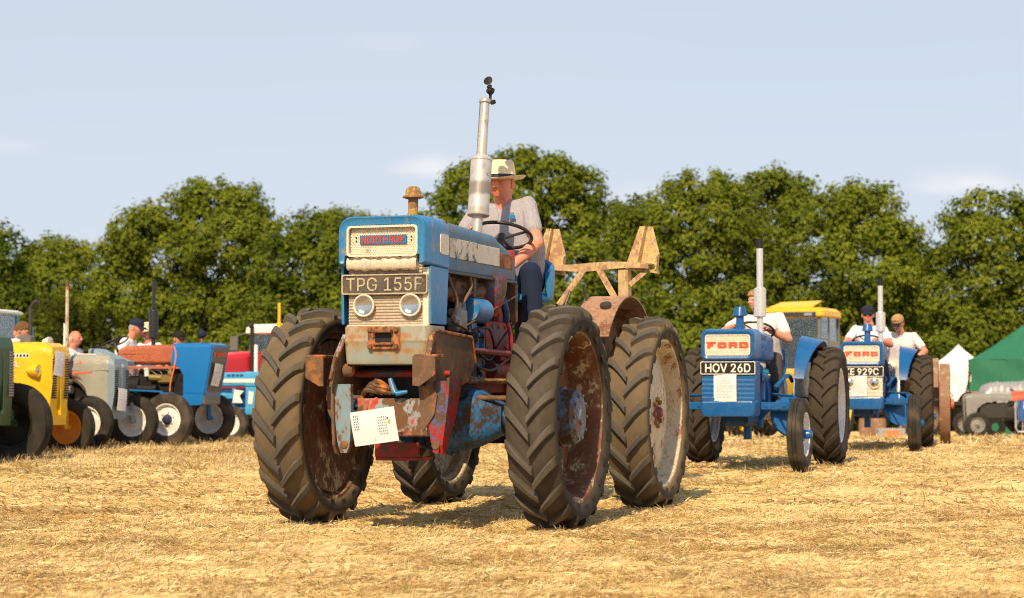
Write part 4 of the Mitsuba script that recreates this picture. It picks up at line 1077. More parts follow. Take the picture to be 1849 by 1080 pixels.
# the entry card tied to the cross bar
def entry_card(label, M, w, h, lines, seed, logo=False, fold=None, group=None):
    """A sheet of paper with rows of small print; local x right, y up, z out."""
    r = np.random.default_rng(seed)
    th = Thing('entry_card', label, 'paper sign', M, group)
    nx, ny = 12, 8
    gx, gy = np.meshgrid(np.linspace(-w / 2, w / 2, nx), np.linspace(-h / 2, h / 2, ny))
    bend = lambda x, y: 0.012 * np.sin((x / w + 0.3) * 2.5) + 0.006 * np.sin(y / h * 4 + 1)
    top = np.stack([gx, gy, bend(gx, gy)], -1).reshape(-1, 3)
    i, j = np.meshgrid(np.arange(ny - 1), np.arange(nx - 1), indexing='ij')
    a = (i * nx + j).ravel()
    f = np.vstack([np.stack([a, a + 1, a + nx + 1], 1), np.stack([a, a + nx + 1, a + nx], 1)])
    n = len(top)
    th.put('sheet', trimesh.Trimesh(np.vstack([top, top - [0, 0, 0.0012]]), np.vstack([f, f[:, ::-1] + n]), process=False), 'paper', 40)

    def strip(x0, y0, x1, y1, mat_):
        k = 6
        t = np.linspace(0, 1, k)
        X0, X1 = x0 + (x1 - x0) * t, x0 + (x1 - x0) * t
        v = np.vstack([np.c_[X0, np.full(k, y0), bend(X0, y0) + 0.0012], np.c_[X1, np.full(k, y1), bend(X1, y1) + 0.0012]])
        a = np.arange(k - 1)
        return trimesh.Trimesh(v, np.vstack([np.stack([a, a + 1, a + k + 1], 1), np.stack([a, a + k + 1, a + k], 1)]), process=False)

    by = {}
    for (x0, y0, x1, y1, m_) in lines:
        if m_ == 'print':
            x = x0
            while x < x1 - 0.003:
                e = min(x + r.uniform(0.006, 0.02), x1)
                by.setdefault('ink', []).append(strip(x, y0, e, y1, 'ink'))
                x = e + 0.004
        else:
            by.setdefault(m_, []).append(strip(x0, y0, x1, y1, m_))
    for m_, s in by.items():
        th.put('print' if m_.startswith('ink') and 'orange' not in m_ and 'blue' not in m_ else 'emblem', cat(*s), m_, 40, stuff=len(s) > 1)
    if fold:
        th.put('string', tube(fold, 0.0022, 5, smooth=4), 'string_orange', True)
    return th


cardM = MAIN @ shift(XF + 0.085, -0.045, 0.722) @ np.array([[0, 0.04, 1, 0], [1, 0, 0, 0], [0, 1, -0.04, 0], [0, 0, 0, 1.0]]) @ rot((0, 0, 1), 8)
ln = [(-0.004, -0.10, -0.001, 0.10, 'ink_dark'), (-0.148, -0.02, -0.098, 0.095, 'ink_grey')]
for i in range(5):
    x = 0.035 + 0.0135 * i
    ln += [(x, y, x + 0.007, y + r.uniform(0.008, 0.014), 'ink') for y in np.arange(-0.06, 0.065, 0.018)]
for i in range(3):
    x = -0.14 + 0.0135 * i
    ln += [(x, y, x + 0.006, y + 0.012, 'ink_dark') for y in np.arange(-0.01, 0.08, 0.017)]
ln += [(0.105, 0.005, 0.122, 0.03, 'ink_orange'), (0.10, 0.036, 0.112, 0.05, 'ink_blue')]
entry_card('white printed entry card tied to the cross bar of the nearest tractor', cardM, 0.32, 0.225, ln, 3, fold=[(-0.03, 0.10, 0.004), (-0.005, 0.16, -0.01), (0.03, 0.185, -0.03), (0.05, 0.15, -0.01), (0.055, 0.10, 0.003)])
# ---------------------------------------------------------------- people
def skin_tone(red=0.0, light=1.0):
    return np.array([0.52, 0.27, 0.18]) * light * (1 - red) + np.array([0.50, 0.155, 0.10]) * light * red


def head_mesh(size=1.0, stout=0.0):
    """A head with brow, eyes, nose, mouth, chin; x forward, z up, centred in the skull. Returns mesh and its unit directions' colour function."""
    m = trimesh.creation.icosphere(4, 1.0)
    d = m.vertices / np.linalg.norm(m.vertices, axis=1, keepdims=True)
    x, y, z = d.T
    g = lambda u, s: np.exp(-(u / s) ** 2)
    f = np.clip(x, 0, 1)
    f = f * f * (3 - 2 * f)
    p = d * (1 / np.sqrt((x / 0.098) ** 2 + (y / 0.077) ** 2 + (z / 0.118) ** 2))[:, None]
    low = np.clip(-z, 0, 1)
    p[:, 1] *= 1 - (0.30 - 0.22 * stout) * low ** 1.5
    p[:, 0] += f * 0.010 * low
    p[:, 0] -= (1 - f) * (x < 0) * 0.004 + np.where(x < 0, 0.03 * low ** 2, 0)
    ay = np.abs(y)
    p[:, 0] += f * (0.010 * g(z - 0.20, 0.09) * g(y, 0.55) - 0.018 * g(ay - 0.34, 0.15) * g(z - 0.05, 0.09) + 0.033 * g(y, 0.13 + 0.08 * np.clip(-z, 0, 0.3)) * np.where(z < -0.16, g(z + 0.16, 0.09), g(z + 0.16, 0.24)))
    p[:, 0] += f * (0.007 * g(y, 0.34) * g(z + 0.46, 0.12) - 0.009 * g(z + 0.46, 0.03) * g(y, 0.26) + 0.010 * g(y, 0.3) * g(z + 0.76, 0.14))
    p[:, 1] += np.sign(y) * f * 0.006 * g(ay - 0.5, 0.2) * g(z + 0.12, 0.2) + np.sign(y) * stout * 0.010 * g(z + 0.4, 0.3) * f
    m = trimesh.Trimesh(p * size, m.faces, process=False)
    ears = []
    for s in (1, -1):
        e = sphere((0, 0, 0), (0.020, 0.009, 0.033), 2)
        e.apply_transform(shift((-0.008 * size, s * 0.080 * size, -0.004)) @ rot((0, 0, 1), s * -22) @ scl(size))
        ears.append(e)
    return m, ears


def face_color(p, base, size=1.0, brow=(0.16, 0.09, 0.05), stubble=0.0, seed=1):
    """Colour of the skin at points in head coordinates."""
    q = p / size
    d = q / np.maximum(np.linalg.norm(q, axis=1, keepdims=True), 1e-9)
    x, y, z = d.T
    ay = np.abs(y)
    g = lambda u, s: np.exp(-(u / s) ** 2)
    c = np.tile(base, (len(p), 1)) * (0.9 + 0.2 * vnoise(q, 60, seed, 2))
    front = (x > 0.2).astype(float)

    def blend(c, t, k):
        k = np.clip(k * front, 0, 1)[:, None]
        return c * (1 - k) + np.asarray(t) * k
    c = blend(c, base * [1.0, 0.55, 0.5], 0.9 * g(y, 0.2) * g(z + 0.2, 0.12) + 0.5 * g(ay - 0.45, 0.18) * g(z + 0.18, 0.16))
    c = blend(c, base * [0.6, 0.5, 0.45], 0.6 * stubble * (z < -0.35) * (ay < 0.75))
    c = blend(c, base * [0.75, 0.42, 0.42], 0.9 * g(z + 0.46, 0.05) * g(y, 0.24))
    c = blend(c, np.array(brow), 1.1 * g(z - 0.21 + 0.1 * (ay - 0.3), 0.045) * g(ay - 0.33, 0.18))
    c = blend(c, (0.55, 0.48, 0.44), 1.2 * g(z - 0.055, 0.035) * g(ay - 0.33, 0.10))
    c = blend(c, (0.03, 0.02, 0.015), 1.6 * g(z - 0.055, 0.036) * g(ay - 0.33, 0.045))
    return c


def bone(a, ra, b, rb):
    pts = []
    s = trimesh.creation.icosphere(1, 1.0).vertices
    return m3.Manifold.hull_points(np.vstack([s * ra + a, s * rb + b]))


def blob(mans, edge, it=10, lamb=0.5):
    m = m3.Manifold.batch_boolean(mans, m3.OpType.Add).refine_to_length(edge)
    t = from_manifold(m)
    t.merge_vertices()
    trimesh.smoothing.filter_taubin(t, lamb=lamb, nu=lamb + 0.03, iterations=it)
    return t


def hand_parts(wrist, elbow, palm_n, curl, s=1.0):
    """Palm, four fingers and a thumb as bones, pointing on from the forearm; palm_n: where the palm faces; curl in degrees per joint."""
    f = wrist - elbow
    f = f / np.linalg.norm(f)
    n = np.asarray(palm_n, float)
    n = n - f * (n @ f)
    n /= np.linalg.norm(n)
    side = np.cross(f, n)
    out = []
    pal = []
    for k, a in enumerate((-1.5, -0.5, 0.5, 1.5)):
        root = wrist + (f * 0.088 + side * a * 0.020) * s
        pal.append(bone(wrist + f * 0.012 + side * a * 0.011, 0.014 * s, root, 0.0125 * s))
        L = (0.036, 0.044, 0.047, 0.042)[k] * s
        d, p = f, root
        for j in range(3):
            ang = math.radians(curl * (0.6 if j == 0 else 1.0))
            d = d * math.cos(ang) + n * math.sin(ang) if j == 0 else dvec * math.cos(ang) + nvec * math.sin(ang)
            q = p + d * L * (1.0, 0.72, 0.55)[j]
            out.append(bone(p, (0.0100, 0.0092, 0.0084)[j] * s, q, (0.0092, 0.0084, 0.0072)[j] * s))
            dvec = d
            nvec = np.cross(side, d) * -1
            nvec = nvec * np.sign(nvec @ n + 1e-6) if j == 0 else nvec
            p = q
    t0 = wrist + (f * 0.028 + side * 0.024) * s
    t1 = t0 + (f * 0.034 + side * 0.026 + n * 0.012) * s
    t2 = t1 + (f * 0.026 + n * 0.018 + side * 0.004) * s
    out += [bone(t0, 0.0135 * s, t1, 0.0105 * s), bone(t1, 0.0105 * s, t2, 0.008 * s)]
    return pal + out


def human(label, M, J, base, shirt, trousers, hair=None, head=(0, 0), roll=0, stout=0.0, size=1.0, sleeve=0.62, brow=(0.16, 0.09, 0.05), stubble=0.0, curl=35, palms=((0, 0, -1), (0, 0, -1)), shoes=(0.05, 0.035, 0.025), group=None, seed=1, fine=0.016, open_neck=0.0, detail=False, hs=1.0):
    """J: joints in local metres: hip, knee, ankle, shoulder, elbow, wrist as (left, right), neck, head."""
    P = {k: np.asarray(v, float) for k, v in J.items()}
    S = size
    th = Thing('person', label, 'person', M, group)
    hl, hr = P['hip']
    sl, sr = P['shoulder']
    mid, chest = (hl + hr) / 2, (sl + sr) / 2
    up = (chest - mid) / np.linalg.norm(chest - mid)
    lat = (sl - sr) / np.linalg.norm(sl - sr)
    fwd = np.cross(lat, up)
    waist, ribs = mid + (chest - mid) * 0.42, mid + (chest - mid) * 0.74

    def torso(o):
        w = 0.5 * np.linalg.norm(sl - sr)
        a = []
        for (c0, w0, r0), (c1, w1, r1) in (((mid, 0.085, 0.115), (waist + fwd * 0.03 * stout, 0.085 + 0.03 * stout, 0.115 + 0.05 * stout)), ((waist + fwd * 0.03 * stout, 0.085 + 0.03 * stout, 0.115 + 0.05 * stout), (ribs, 0.095 + 0.02 * stout, 0.12 + 0.015 * stout)), ((ribs, 0.095 + 0.02 * stout, 0.12 + 0.015 * stout), (chest - up * 0.05, w * 0.72, 0.085))):
            s = trimesh.creation.icosphere(1, 1.0).vertices
            a.append(m3.Manifold.hull_points(np.vstack([s * (r0 * S + o) + c0 + lat * w0 * S, s * (r0 * S + o) + c0 - lat * w0 * S, s * (r1 * S + o) + c1 + lat * w1 * S, s * (r1 * S + o) + c1 - lat * w1 * S])))
        for q in (sl, sr):
            a.append(bone(chest - up * 0.03, 0.075 * S + o, q - up * 0.015, 0.062 * S + o))
        a.append(bone(chest, 0.07 * S + o * 0.5, P['neck'], 0.06 * S + o * 0.3))
        return a

    # head frame
    hy, hp = head
    A = np.column_stack([fwd, lat, up])
    flat = np.array([fwd[0], fwd[1], 0.0])
    flat /= np.linalg.norm(flat)
    A = np.column_stack([flat, np.cross((0, 0, 1), flat), (0, 0, 1)])
    H = np.eye(4)
    H[:3, :3], H[:3, 3] = A, P['head']
    H = H @ rot((0, 0, 1), hy) @ rot((0, 1, 0), hp) @ rot((1, 0, 0), roll)
    HS = S * hs
    hm, ears = head_mesh(HS, stout)
    body = torso(-0.012)
    jaw = (H @ np.array([-0.012 * S, 0, -0.055 * S, 1]))[:3]
    body.append(bone(P['neck'], (0.062 + 0.012 * stout) * S, jaw, (0.058 + 0.012 * stout) * S))
    hands = []
    for i in (0, 1):
        body.append(bone(P['shoulder'][i], 0.056 * S, P['elbow'][i], 0.046 * S))
        body.append(bone(P['elbow'][i], 0.047 * S, P['elbow'][i] * 0.65 + P['wrist'][i] * 0.35, 0.048 * S))
        body.append(bone(P['elbow'][i] * 0.65 + P['wrist'][i] * 0.35, 0.048 * S, P['wrist'][i], 0.029 * S))
        body.append(bone(P['hip'][i], 0.085 * S, P['knee'][i], 0.058 * S))
        body.append(bone(P['knee'][i], 0.056 * S, P['ankle'][i], 0.042 * S))
        hands += hand_parts(P['wrist'][i], P['elbow'][i], palms[i], curl, S)
    b = blob(body, 0.022 if detail else 0.035)
    hb = blob(hands, 0.006 if detail else 0.013, 4)
    skin = m3.Manifold.batch_boolean([to_manifold(b), to_manifold(hb)] + [to_manifold(tf(q, H)) for q in [hm] + ears], m3.OpType.Add)
    skin = from_manifold(skin)
    loc = trimesh.transform_points(skin.vertices, np.linalg.inv(H))
    c = np.tile(base, (len(loc), 1)) * (0.85 + 0.3 * vnoise(skin.vertices, 30, seed, 2))
    inhead = (np.linalg.norm(loc / [1.3, 1, 1.2], axis=1) < 0.122 * HS) & (loc[:, 2] > -0.14 * HS)
    c[inhead] = face_color(loc[inhead], base, HS, brow, stubble, seed)
    th.put('body', skin, 'vertex_skin', 60, np.clip(c, 0, 1))

    def cloth(name, mans, mat_, col, edge=0.024, amp=0.010, freq=9, lab=None):
        m = blob(mans, edge, 8)
        v = m.vertices
        n = m.vertex_normals
        w = meshkit.fbm(np.c_[v[:, 0] * freq, v[:, 1] * freq, v[:, 2] * freq * 0.7], 3, seed + 3) - 0.5
        m = trimesh.Trimesh(v + n * (w * amp * 2)[:, None], m.faces, process=False)
        if mat_ == 'vertex_cloth':
            th.put(name, m, mat_, 70, np.tile(col, (len(v), 1)) * (0.94 + 0.12 * vnoise(v, 14, seed, 2)), label=lab)
        else:
            th.put(name, m, mat_, 70, label=lab)
        return m
    sm = torso(0.012)
    for i in (0, 1):
        e = P['shoulder'][i] + (P['elbow'][i] - P['shoulder'][i]) * sleeve
        sm.append(bone(P['shoulder'][i], 0.069 * S, e, 0.066 * S))
        if sleeve >= 1:
            sm.append(bone(P['elbow'][i], 0.066 * S, P['elbow'][i] * 0.1 + P['wrist'][i] * 0.9, 0.044 * S))
    cut = []
    # the neck opening
    man = m3.Manifold.batch_boolean(sm, m3.OpType.Add)
    nk = P['neck'] + up * 0.045
    hole = m3.Manifold.batch_boolean([bone(nk + up * 0.02, 0.085 * S, nk + fwd * 0.05 - up * 0.0, 0.07 * S)] + ([bone(nk + fwd * 0.07, 0.055 * S, nk + fwd * 0.16 - up * open_neck, 0.028)] if open_neck else []), m3.OpType.Add)
    man = man - hole
    cloth('shirt', [man], shirt[0], shirt[1], lab=shirt[2] if len(shirt) > 2 else None)
    tm = [bone(mid + lat * 0.085 * S, 0.128 * S, mid - lat * 0.085 * S, 0.128 * S), bone(mid, 0.13 * S + 0.02 * stout, mid + up * 0.10, 0.125 * S + 0.03 * stout)]
    for i in (0, 1):
        tm.append(bone(P['hip'][i], 0.105 * S, P['knee'][i], 0.080 * S))
        tm.append(bone(P['knee'][i], 0.079 * S, P['ankle'][i], 0.070 * S))
    cloth('trousers', tm, trousers[0], trousers[1], amp=0.012, freq=8)
    for i in (0, 1):
        a = P['ankle'][i]
        kf = P['knee'][i] - P['hip'][i]
        ff = flat * 0.9 + kf / np.linalg.norm(kf) * np.array([0.3, 0.3, 0.0])
        ff[2] = 0
        ff /= np.linalg.norm(ff)
        sh = blob([bone(a + [0, 0, -0.01], 0.05 * S, a - ff * 0.03 + [0, 0, -0.05], 0.042 * S), bone(a + [0, 0, -0.03], 0.048 * S, a + ff * 0.15 * S + [0, 0, -0.055], 0.035 * S)], 0.02, 4)
        th.put('shoe', sh, 'vertex_paint', 50, np.tile(shoes, (len(sh.vertices), 1)))
    if hair is not None:
        colr, kind = hair
        q = trimesh.creation.icosphere(4, 1.0)
        d = q.vertices / np.linalg.norm(q.vertices, axis=1, keepdims=True)
        p = hm.vertices.copy()
        line = {'short': 0.52 - 0.75 * np.clip(0.45 - d[:, 0], 0, 0.7) / 0.7, 'bald': -0.05 + 0 * d[:, 0]}[kind]
        on = (d[:, 2] > line) if kind == 'short' else ((d[:, 0] < 0.15) & (d[:, 2] < 0.35) & (d[:, 2] > -0.45))
        thick = (0.014 if kind == 'short' else 0.005) * (0.6 + 0.8 * meshkit.fbm(d * np.array([9, 9, 9]), 3, seed))
        p = np.where(on[:, None], p + d * thick[:, None] + (np.array([0.012, 0, 0.004]) * (on & (d[:, 0] > 0.3))[:, None]), p - d * 0.012)
        hmesh = trimesh.Trimesh(p, q.faces, process=False)
        hmesh.update_faces(on[q.faces].any(1))
        hmesh.remove_unreferenced_vertices()
        cc = np.tile(colr, (len(hmesh.vertices), 1)) * (0.6 + 0.8 * vnoise(hmesh.vertices, 120, seed, 2))
        th.put('hair', hmesh, 'vertex_cloth', 60, cc, M=H)
    return th, H, hm


def cap_mesh(hm, S=1.0, rim=0.30, puff=1.0, tilt=0.0):
    """A crown of cloth over the skull, with its peak."""
    a = np.arange(36) * 2 * PI / 36
    loops = []
    for z, k in ((0.030, 1.045), (0.05, 1.07), (0.080, 1.04 * puff), (0.105, 0.88 * puff), (0.125, 0.58), (0.133, 0.25), (0.135, 0.02)):
        loops.append(np.c_[(0.100 * k * np.cos(a) - 0.004) * S, 0.081 * k * np.sin(a) * S, np.full(36, z * S)])
    return loft(loops)


def peak_mesh(S=1.0, L=0.075, w=0.9, drop=0.02, base=0.036):
    t = np.linspace(-1, 1, 15)
    ang = t * 1.15
    loops = []
    for f in np.linspace(0, 1, 6):
        r0 = np.c_[0.100 * np.cos(ang), 0.081 * np.sin(ang)]
        ext = np.c_[f * L * np.cos(ang * 0.8) ** 0.7, 0 * ang]
        z = base - drop * f * f - 0.012 * np.abs(t) ** 2
        loops.append(np.c_[r0 + ext, z] * S)
    k = 15
    v = np.vstack(loops)
    v2 = v - [0, 0, 0.005 * S]
    f = grid_faces(6, k, False)
    n = len(v)
    edge = list(range(k)) + [i * k + k - 1 for i in range(1, 6)] + [5 * k + j for j in range(k - 2, -1, -1)] + [i * k for i in range(4, 0, -1)]
    e = np.array(edge)
    e2 = np.roll(e, -1)
    return trimesh.Trimesh(np.vstack([v, v2]), np.vstack([f, f[:, ::-1] + n, np.stack([e, e + n, e2], 1), np.stack([e2, e + n, e2 + n], 1)]), process=False)


mat('denim', (0.014, 0.024, 0.056), 0.85, spec=0.2)
mat('straw_hat', (0.76, 0.66, 0.46), 0.75, spec=0.2)
mat('hat_band', (0.018, 0.022, 0.045), 0.7)
mat('navy_cloth', (0.022, 0.028, 0.055), 0.85, spec=0.15)
mat('black_cloth', (0.022, 0.020, 0.020), 0.85, spec=0.15)
mat('tan_cloth', (0.40, 0.26, 0.12), 0.85, spec=0.15)
mat('sunglass', (0.01, 0.01, 0.01), 0.12)


def striped(p, n, uv):
    # stripes run down the shirt: they vary across it
    s = p.x * 0.93 - p.y * 0.36
    w = smoothstep(0.25, 0.45, dr.abs(dr.sin(s * 330 + 2.5 * fbm(p.x * 5, p.y * 5, p.z * 5, 2))))
    return mix((0.26, 0.265, 0.325), (0.365, 0.355, 0.40), w)


mat('striped_shirt', mikit.proc(striped), 0.85, spec=0.15)
RED_SKIN, FAIR_SKIN, TAN_SKIN = skin_tone(0.6, 1.15), skin_tone(0.15, 1.1), skin_tone(0.3)

# the driver of the nearest tractor, leaning on the wheel
dv, H, hm = human('person in a cream straw hat and striped shirt driving the nearest tractor', MAIN,
    dict(hip=((0.58, 0.10, 1.80), (0.58, -0.12, 1.80)), knee=((1.00, 0.235, 1.865), (1.02, -0.26, 1.87)), ankle=((1.02, 0.27, 1.415), (1.10, -0.28, 1.42)),
         shoulder=((0.70, 0.115, 2.405), (0.70, -0.29, 2.375)), elbow=((0.86, 0.245, 2.10), (0.86, -0.40, 2.14)), wrist=((1.055, 0.105, 1.905), (1.03, -0.245, 2.185)), neck=(0.70, -0.085, 2.435), head=(0.755, -0.083, 2.575)),
    RED_SKIN * 1.15, ('striped_shirt', None, 'short-sleeved striped shirt, open at the neck'), ('denim', None), hair=((0.22, 0.19, 0.17), 'bald'), head=(-7, 6), stout=0.8, size=1.06, stubble=0.3, open_neck=0.17, detail=True, hs=1.10, palms=((0.2, -0.6, -0.6), (0.3, 0.2, -1)), curl=42, seed=4, brow=(0.26, 0.14, 0.08))
a = np.arange(44) * 2 * PI / 44
loops = []
for r_, z in ((0.098, 0.036), (0.125, 0.030), (0.158, 0.032), (0.172, 0.040), (0.174, 0.043), (0.158, 0.038), (0.125, 0.037), (0.106, 0.043)):
    loops.append(np.c_[r_ * 1.08 * np.cos(a), r_ * 0.94 * np.sin(a), z + 0.016 * np.abs(np.sin(a)) ** 2 * (r_ - 0.1) / 0.07 - 0.010 * np.cos(a) * (r_ - 0.1) / 0.07])
crown = []
for k_, z in ((1.05, 0.036), (1.035, 0.075), (0.99, 0.115), (0.93, 0.148), (0.82, 0.163), (0.62, 0.163), (0.3, 0.150), (0.02, 0.146)):
    pinch = np.where(z > 0.12, 1 - 0.14 * np.clip(np.cos(a), 0, 1) ** 2 * (z - 0.11) / 0.05, 1)
    crown.append(np.c_[0.106 * k_ * np.cos(a), 0.090 * k_ * np.sin(a) * pinch, np.full(44, z)])
hk = dv.put('hat', cat(loft(loops, False), loft(crown)), 'straw_hat', 60, M=H @ shift(0, 0, -0.004) @ rot((0, 1, 0), -5) @ scl(1.16), label='cream straw hat with a navy band')
dv.put('hat_band', loft([np.c_[0.1125 * np.cos(a) * k_, 0.0955 * np.sin(a) * k_, np.full(44, z)] for k_, z in ((1.0, 0.042), (1.0, 0.064), (0.97, 0.066))], False), 'hat_band', 45, M=H @ shift(0, 0, -0.004) @ rot((0, 1, 0), -5) @ scl(1.16), under=hk)
dv.put('pocket_pens', cat(box((0.845, 0.035, 2.305), (0.012, 0.05, 0.03), 0.003), *[box((0.85, 0.02 + 0.014 * i, 2.325), (0.008, 0.008, 0.03), 0.002) for i in range(3)]), 'seat_blue', 30)
# ---------------------------------------------------------------- the other tractors
weathered('ford_blue', (0.004, 0.098, 0.32), (0.03, 0.05, 0.09), 0.06, 6, 0.3, dirt=(0.05, 0.135, 0.30), dirt_amount=0.35, vary=0.05, seed=41, clear=0.4)
mat('ford_blue_dark', (0.004, 0.055, 0.18), 0.4)
mat('clean_plate', (0.010, 0.010, 0.010), 0.4)
mat('dull_white', (0.72, 0.70, 0.66), 0.45)
weathered('white_rim', (0.74, 0.74, 0.74), (0.30, 0.22, 0.16), 0.03, 12, 0.4, dirt=(0.60, 0.56, 0.50), dirt_amount=0.25)
mat('bright_silver', (0.70, 0.71, 0.73), 0.32, 0.55)
mat('lettering_red', (0.62, 0.09, 0.035), 0.45)
mat('white_letter', (0.72, 0.70, 0.62), 0.5)
mat('black_paint', (0.014, 0.014, 0.016), 0.3, clear=0.4)
mat('bright_blue', (0.008, 0.155, 0.46), 0.3, spec=0.4, clear=0.4)
weathered('oxide_red', (0.40, 0.105, 0.050), (0.24, 0.07, 0.04), 0.12, 6, 0.45, dirt=(0.44, 0.18, 0.10), dirt_amount=0.4, vary=0.06, seed=42)
weathered('grey_green', (0.31, 0.32, 0.27), (0.20, 0.17, 0.13), 0.14, 7, 0.42, dirt=(0.36, 0.34, 0.28), dirt_amount=0.5, vary=0.06, seed=43, clear=0.2)
mat('blue_grey', (0.20, 0.27, 0.32), 0.4, clear=0.2)
mat('tractor_grey', (0.24, 0.24, 0.225), 0.4, clear=0.2)
weathered('sun_yellow', (0.80, 0.48, 0.010), (0.40, 0.22, 0.02), 0.06, 7, 0.3, dirt=(0.74, 0.46, 0.03), dirt_amount=0.5, vary=0.04, seed=44, clear=0.5)
mat('cab_yellow', (0.80, 0.46, 0.015), 0.4)
mat('orange_rim', (0.62, 0.24, 0.02), 0.4)
mat('deep_green', (0.035, 0.085, 0.035), 0.35, clear=0.4)
mat('hot_red', (0.62, 0.018, 0.03), 0.28, clear=0.5)
mat('sky_blue', (0.06, 0.32, 0.58), 0.35, clear=0.3)
mat('grey_trim', (0.13, 0.13, 0.13), 0.5)
mat('faded_red_paint', (0.55, 0.13, 0.09), 0.6)
mat('brass', (0.50, 0.36, 0.12), 0.35, 0.7)
scene['cab_glass'] = {'type': 'thindielectric', 'int_ior': 1.7, 'specular_transmittance': {'type': 'rgb', 'value': [0.42, 0.48, 0.46]}}
mat('cab_dark', (0.03, 0.03, 0.032), 0.6)
TY_REAR = farm_tyre(0.66, 0.33, 0.40, 19, 0.042, 0.058, 0.25, (0.052, 0.043, 0.034), (0.060, 0.048, 0.034), (0.024, 0.022, 0.020), 15, 60)
TY_FRONT = rib_tyre(0.375, 0.165, 0.215, 3, 48, (0.028, 0.026, 0.025), (0.17, 0.13, 0.09), 21, 0.9)
TY_FRONT_B = rib_tyre(0.36, 0.16, 0.205, 3, 48, (0.020, 0.019, 0.018), (0.12, 0.095, 0.07), 25, 0.6)
RIM_F = {}
RIM_R = {}


def front_rim(col, r=0.215, W=0.165):
    if (col, r) not in RIM_F:
        RIM_F[col, r] = shape(cat(rim_mesh(r, W, 0.0, 0.025, 0.03, 0.012, 40)), col, 40)
    return RIM_F[col, r]


def rear_rim(col):
    if col not in RIM_R:
        RIM_R[col] = shape(cat(rim_mesh(0.40, 0.33, -0.02, 0.05, 0.05, 0.016, 44)), col, 40)
    return RIM_R[col]


mat('navy_paint', (0.02, 0.03, 0.085), 0.35, clear=0.3)
HUB_F = {c: shape(lathe([(0, 0.13), (0.025, 0.13), (0.036, 0.12), (0.044, 0.10), (0.048, 0.05), (0.07, 0.045), (0.075, 0.02), (0, 0.02)], 20, d=(0, 1, 0)), c, 35) for c in ('ford_blue', 'grey_cast', 'black_iron', 'navy_paint')}
NUTS_F = shape(bolts(6, 0.095, 0.020, 0.010, 0.014), 'black_iron', 30)
HUB_R = shape(lathe([(0, 0.07), (0.06, 0.07), (0.075, 0.06), (0.09, 0.03), (0.12, 0.03), (0.12, 0.0), (0, 0)], 24, d=(0, 1, 0)), 'ford_blue_dark', 35)
NUTS_R = shape(bolts(8, 0.15, 0.028, 0.014, 0.02), 'black_iron', 30)


def wheel(th, x, y, z, tyre, rim, hub, nuts=None, side=1, turn=0.0, spin=0.0, s=1.0):
    W = shift(x, y, z) @ Rz(turn) @ (IDENT if side > 0 else scl(1, -1, 1)) @ rot((0, 1, 0), spin) @ scl(s)
    k = free(th.key + '__wheel')
    if isinstance(tyre, tuple):
        th.put('tyre', tyre[0], M=W, under=k)
        th.put('tread', tyre[1], M=W, under=k)
    else:
        th.put('tyre', tyre, M=W, under=k)
    th.put('rim', rim, M=W, under=k)
    if hub is not None:
        th.put('hub', hub, M=W, under=k)
    if nuts is not None:
        th.put('wheel_nuts', nuts, M=W, under=k)
    return k


def glyph(outer, *holes):
    p = Polygon(outer)
    for h in holes:
        p = p.difference(h)
    return p


FORD_GLYPHS = [glyph([(-0.042, -0.032), (-0.012, -0.032), (-0.012, -0.010), (0.020, -0.010), (0.020, 0.008), (-0.012, 0.008), (-0.012, 0.016), (0.045, 0.016), (0.045, 0.034), (-0.050, 0.034), (-0.050, 0.020), (-0.042, 0.020)]),
               glyph(rrect(0.092, 0.058, 0.018), Polygon(rrect(0.032, 0.018, 0.006))),
               glyph([(-0.044, -0.030), (-0.014, -0.030), (-0.014, -0.010), (0.010, -0.010), (0.018, -0.030), (0.046, -0.030), (0.036, -0.006), (0.044, 0.004), (0.044, 0.022), (0.034, 0.031), (-0.044, 0.031)], sbox(-0.012, 0.004, 0.016, 0.016)),
               glyph([(-0.046, -0.030), (0.030, -0.030), (0.046, -0.016), (0.046, 0.016), (0.030, 0.031), (-0.046, 0.031)], sbox(-0.016, -0.010, 0.016, 0.010))]


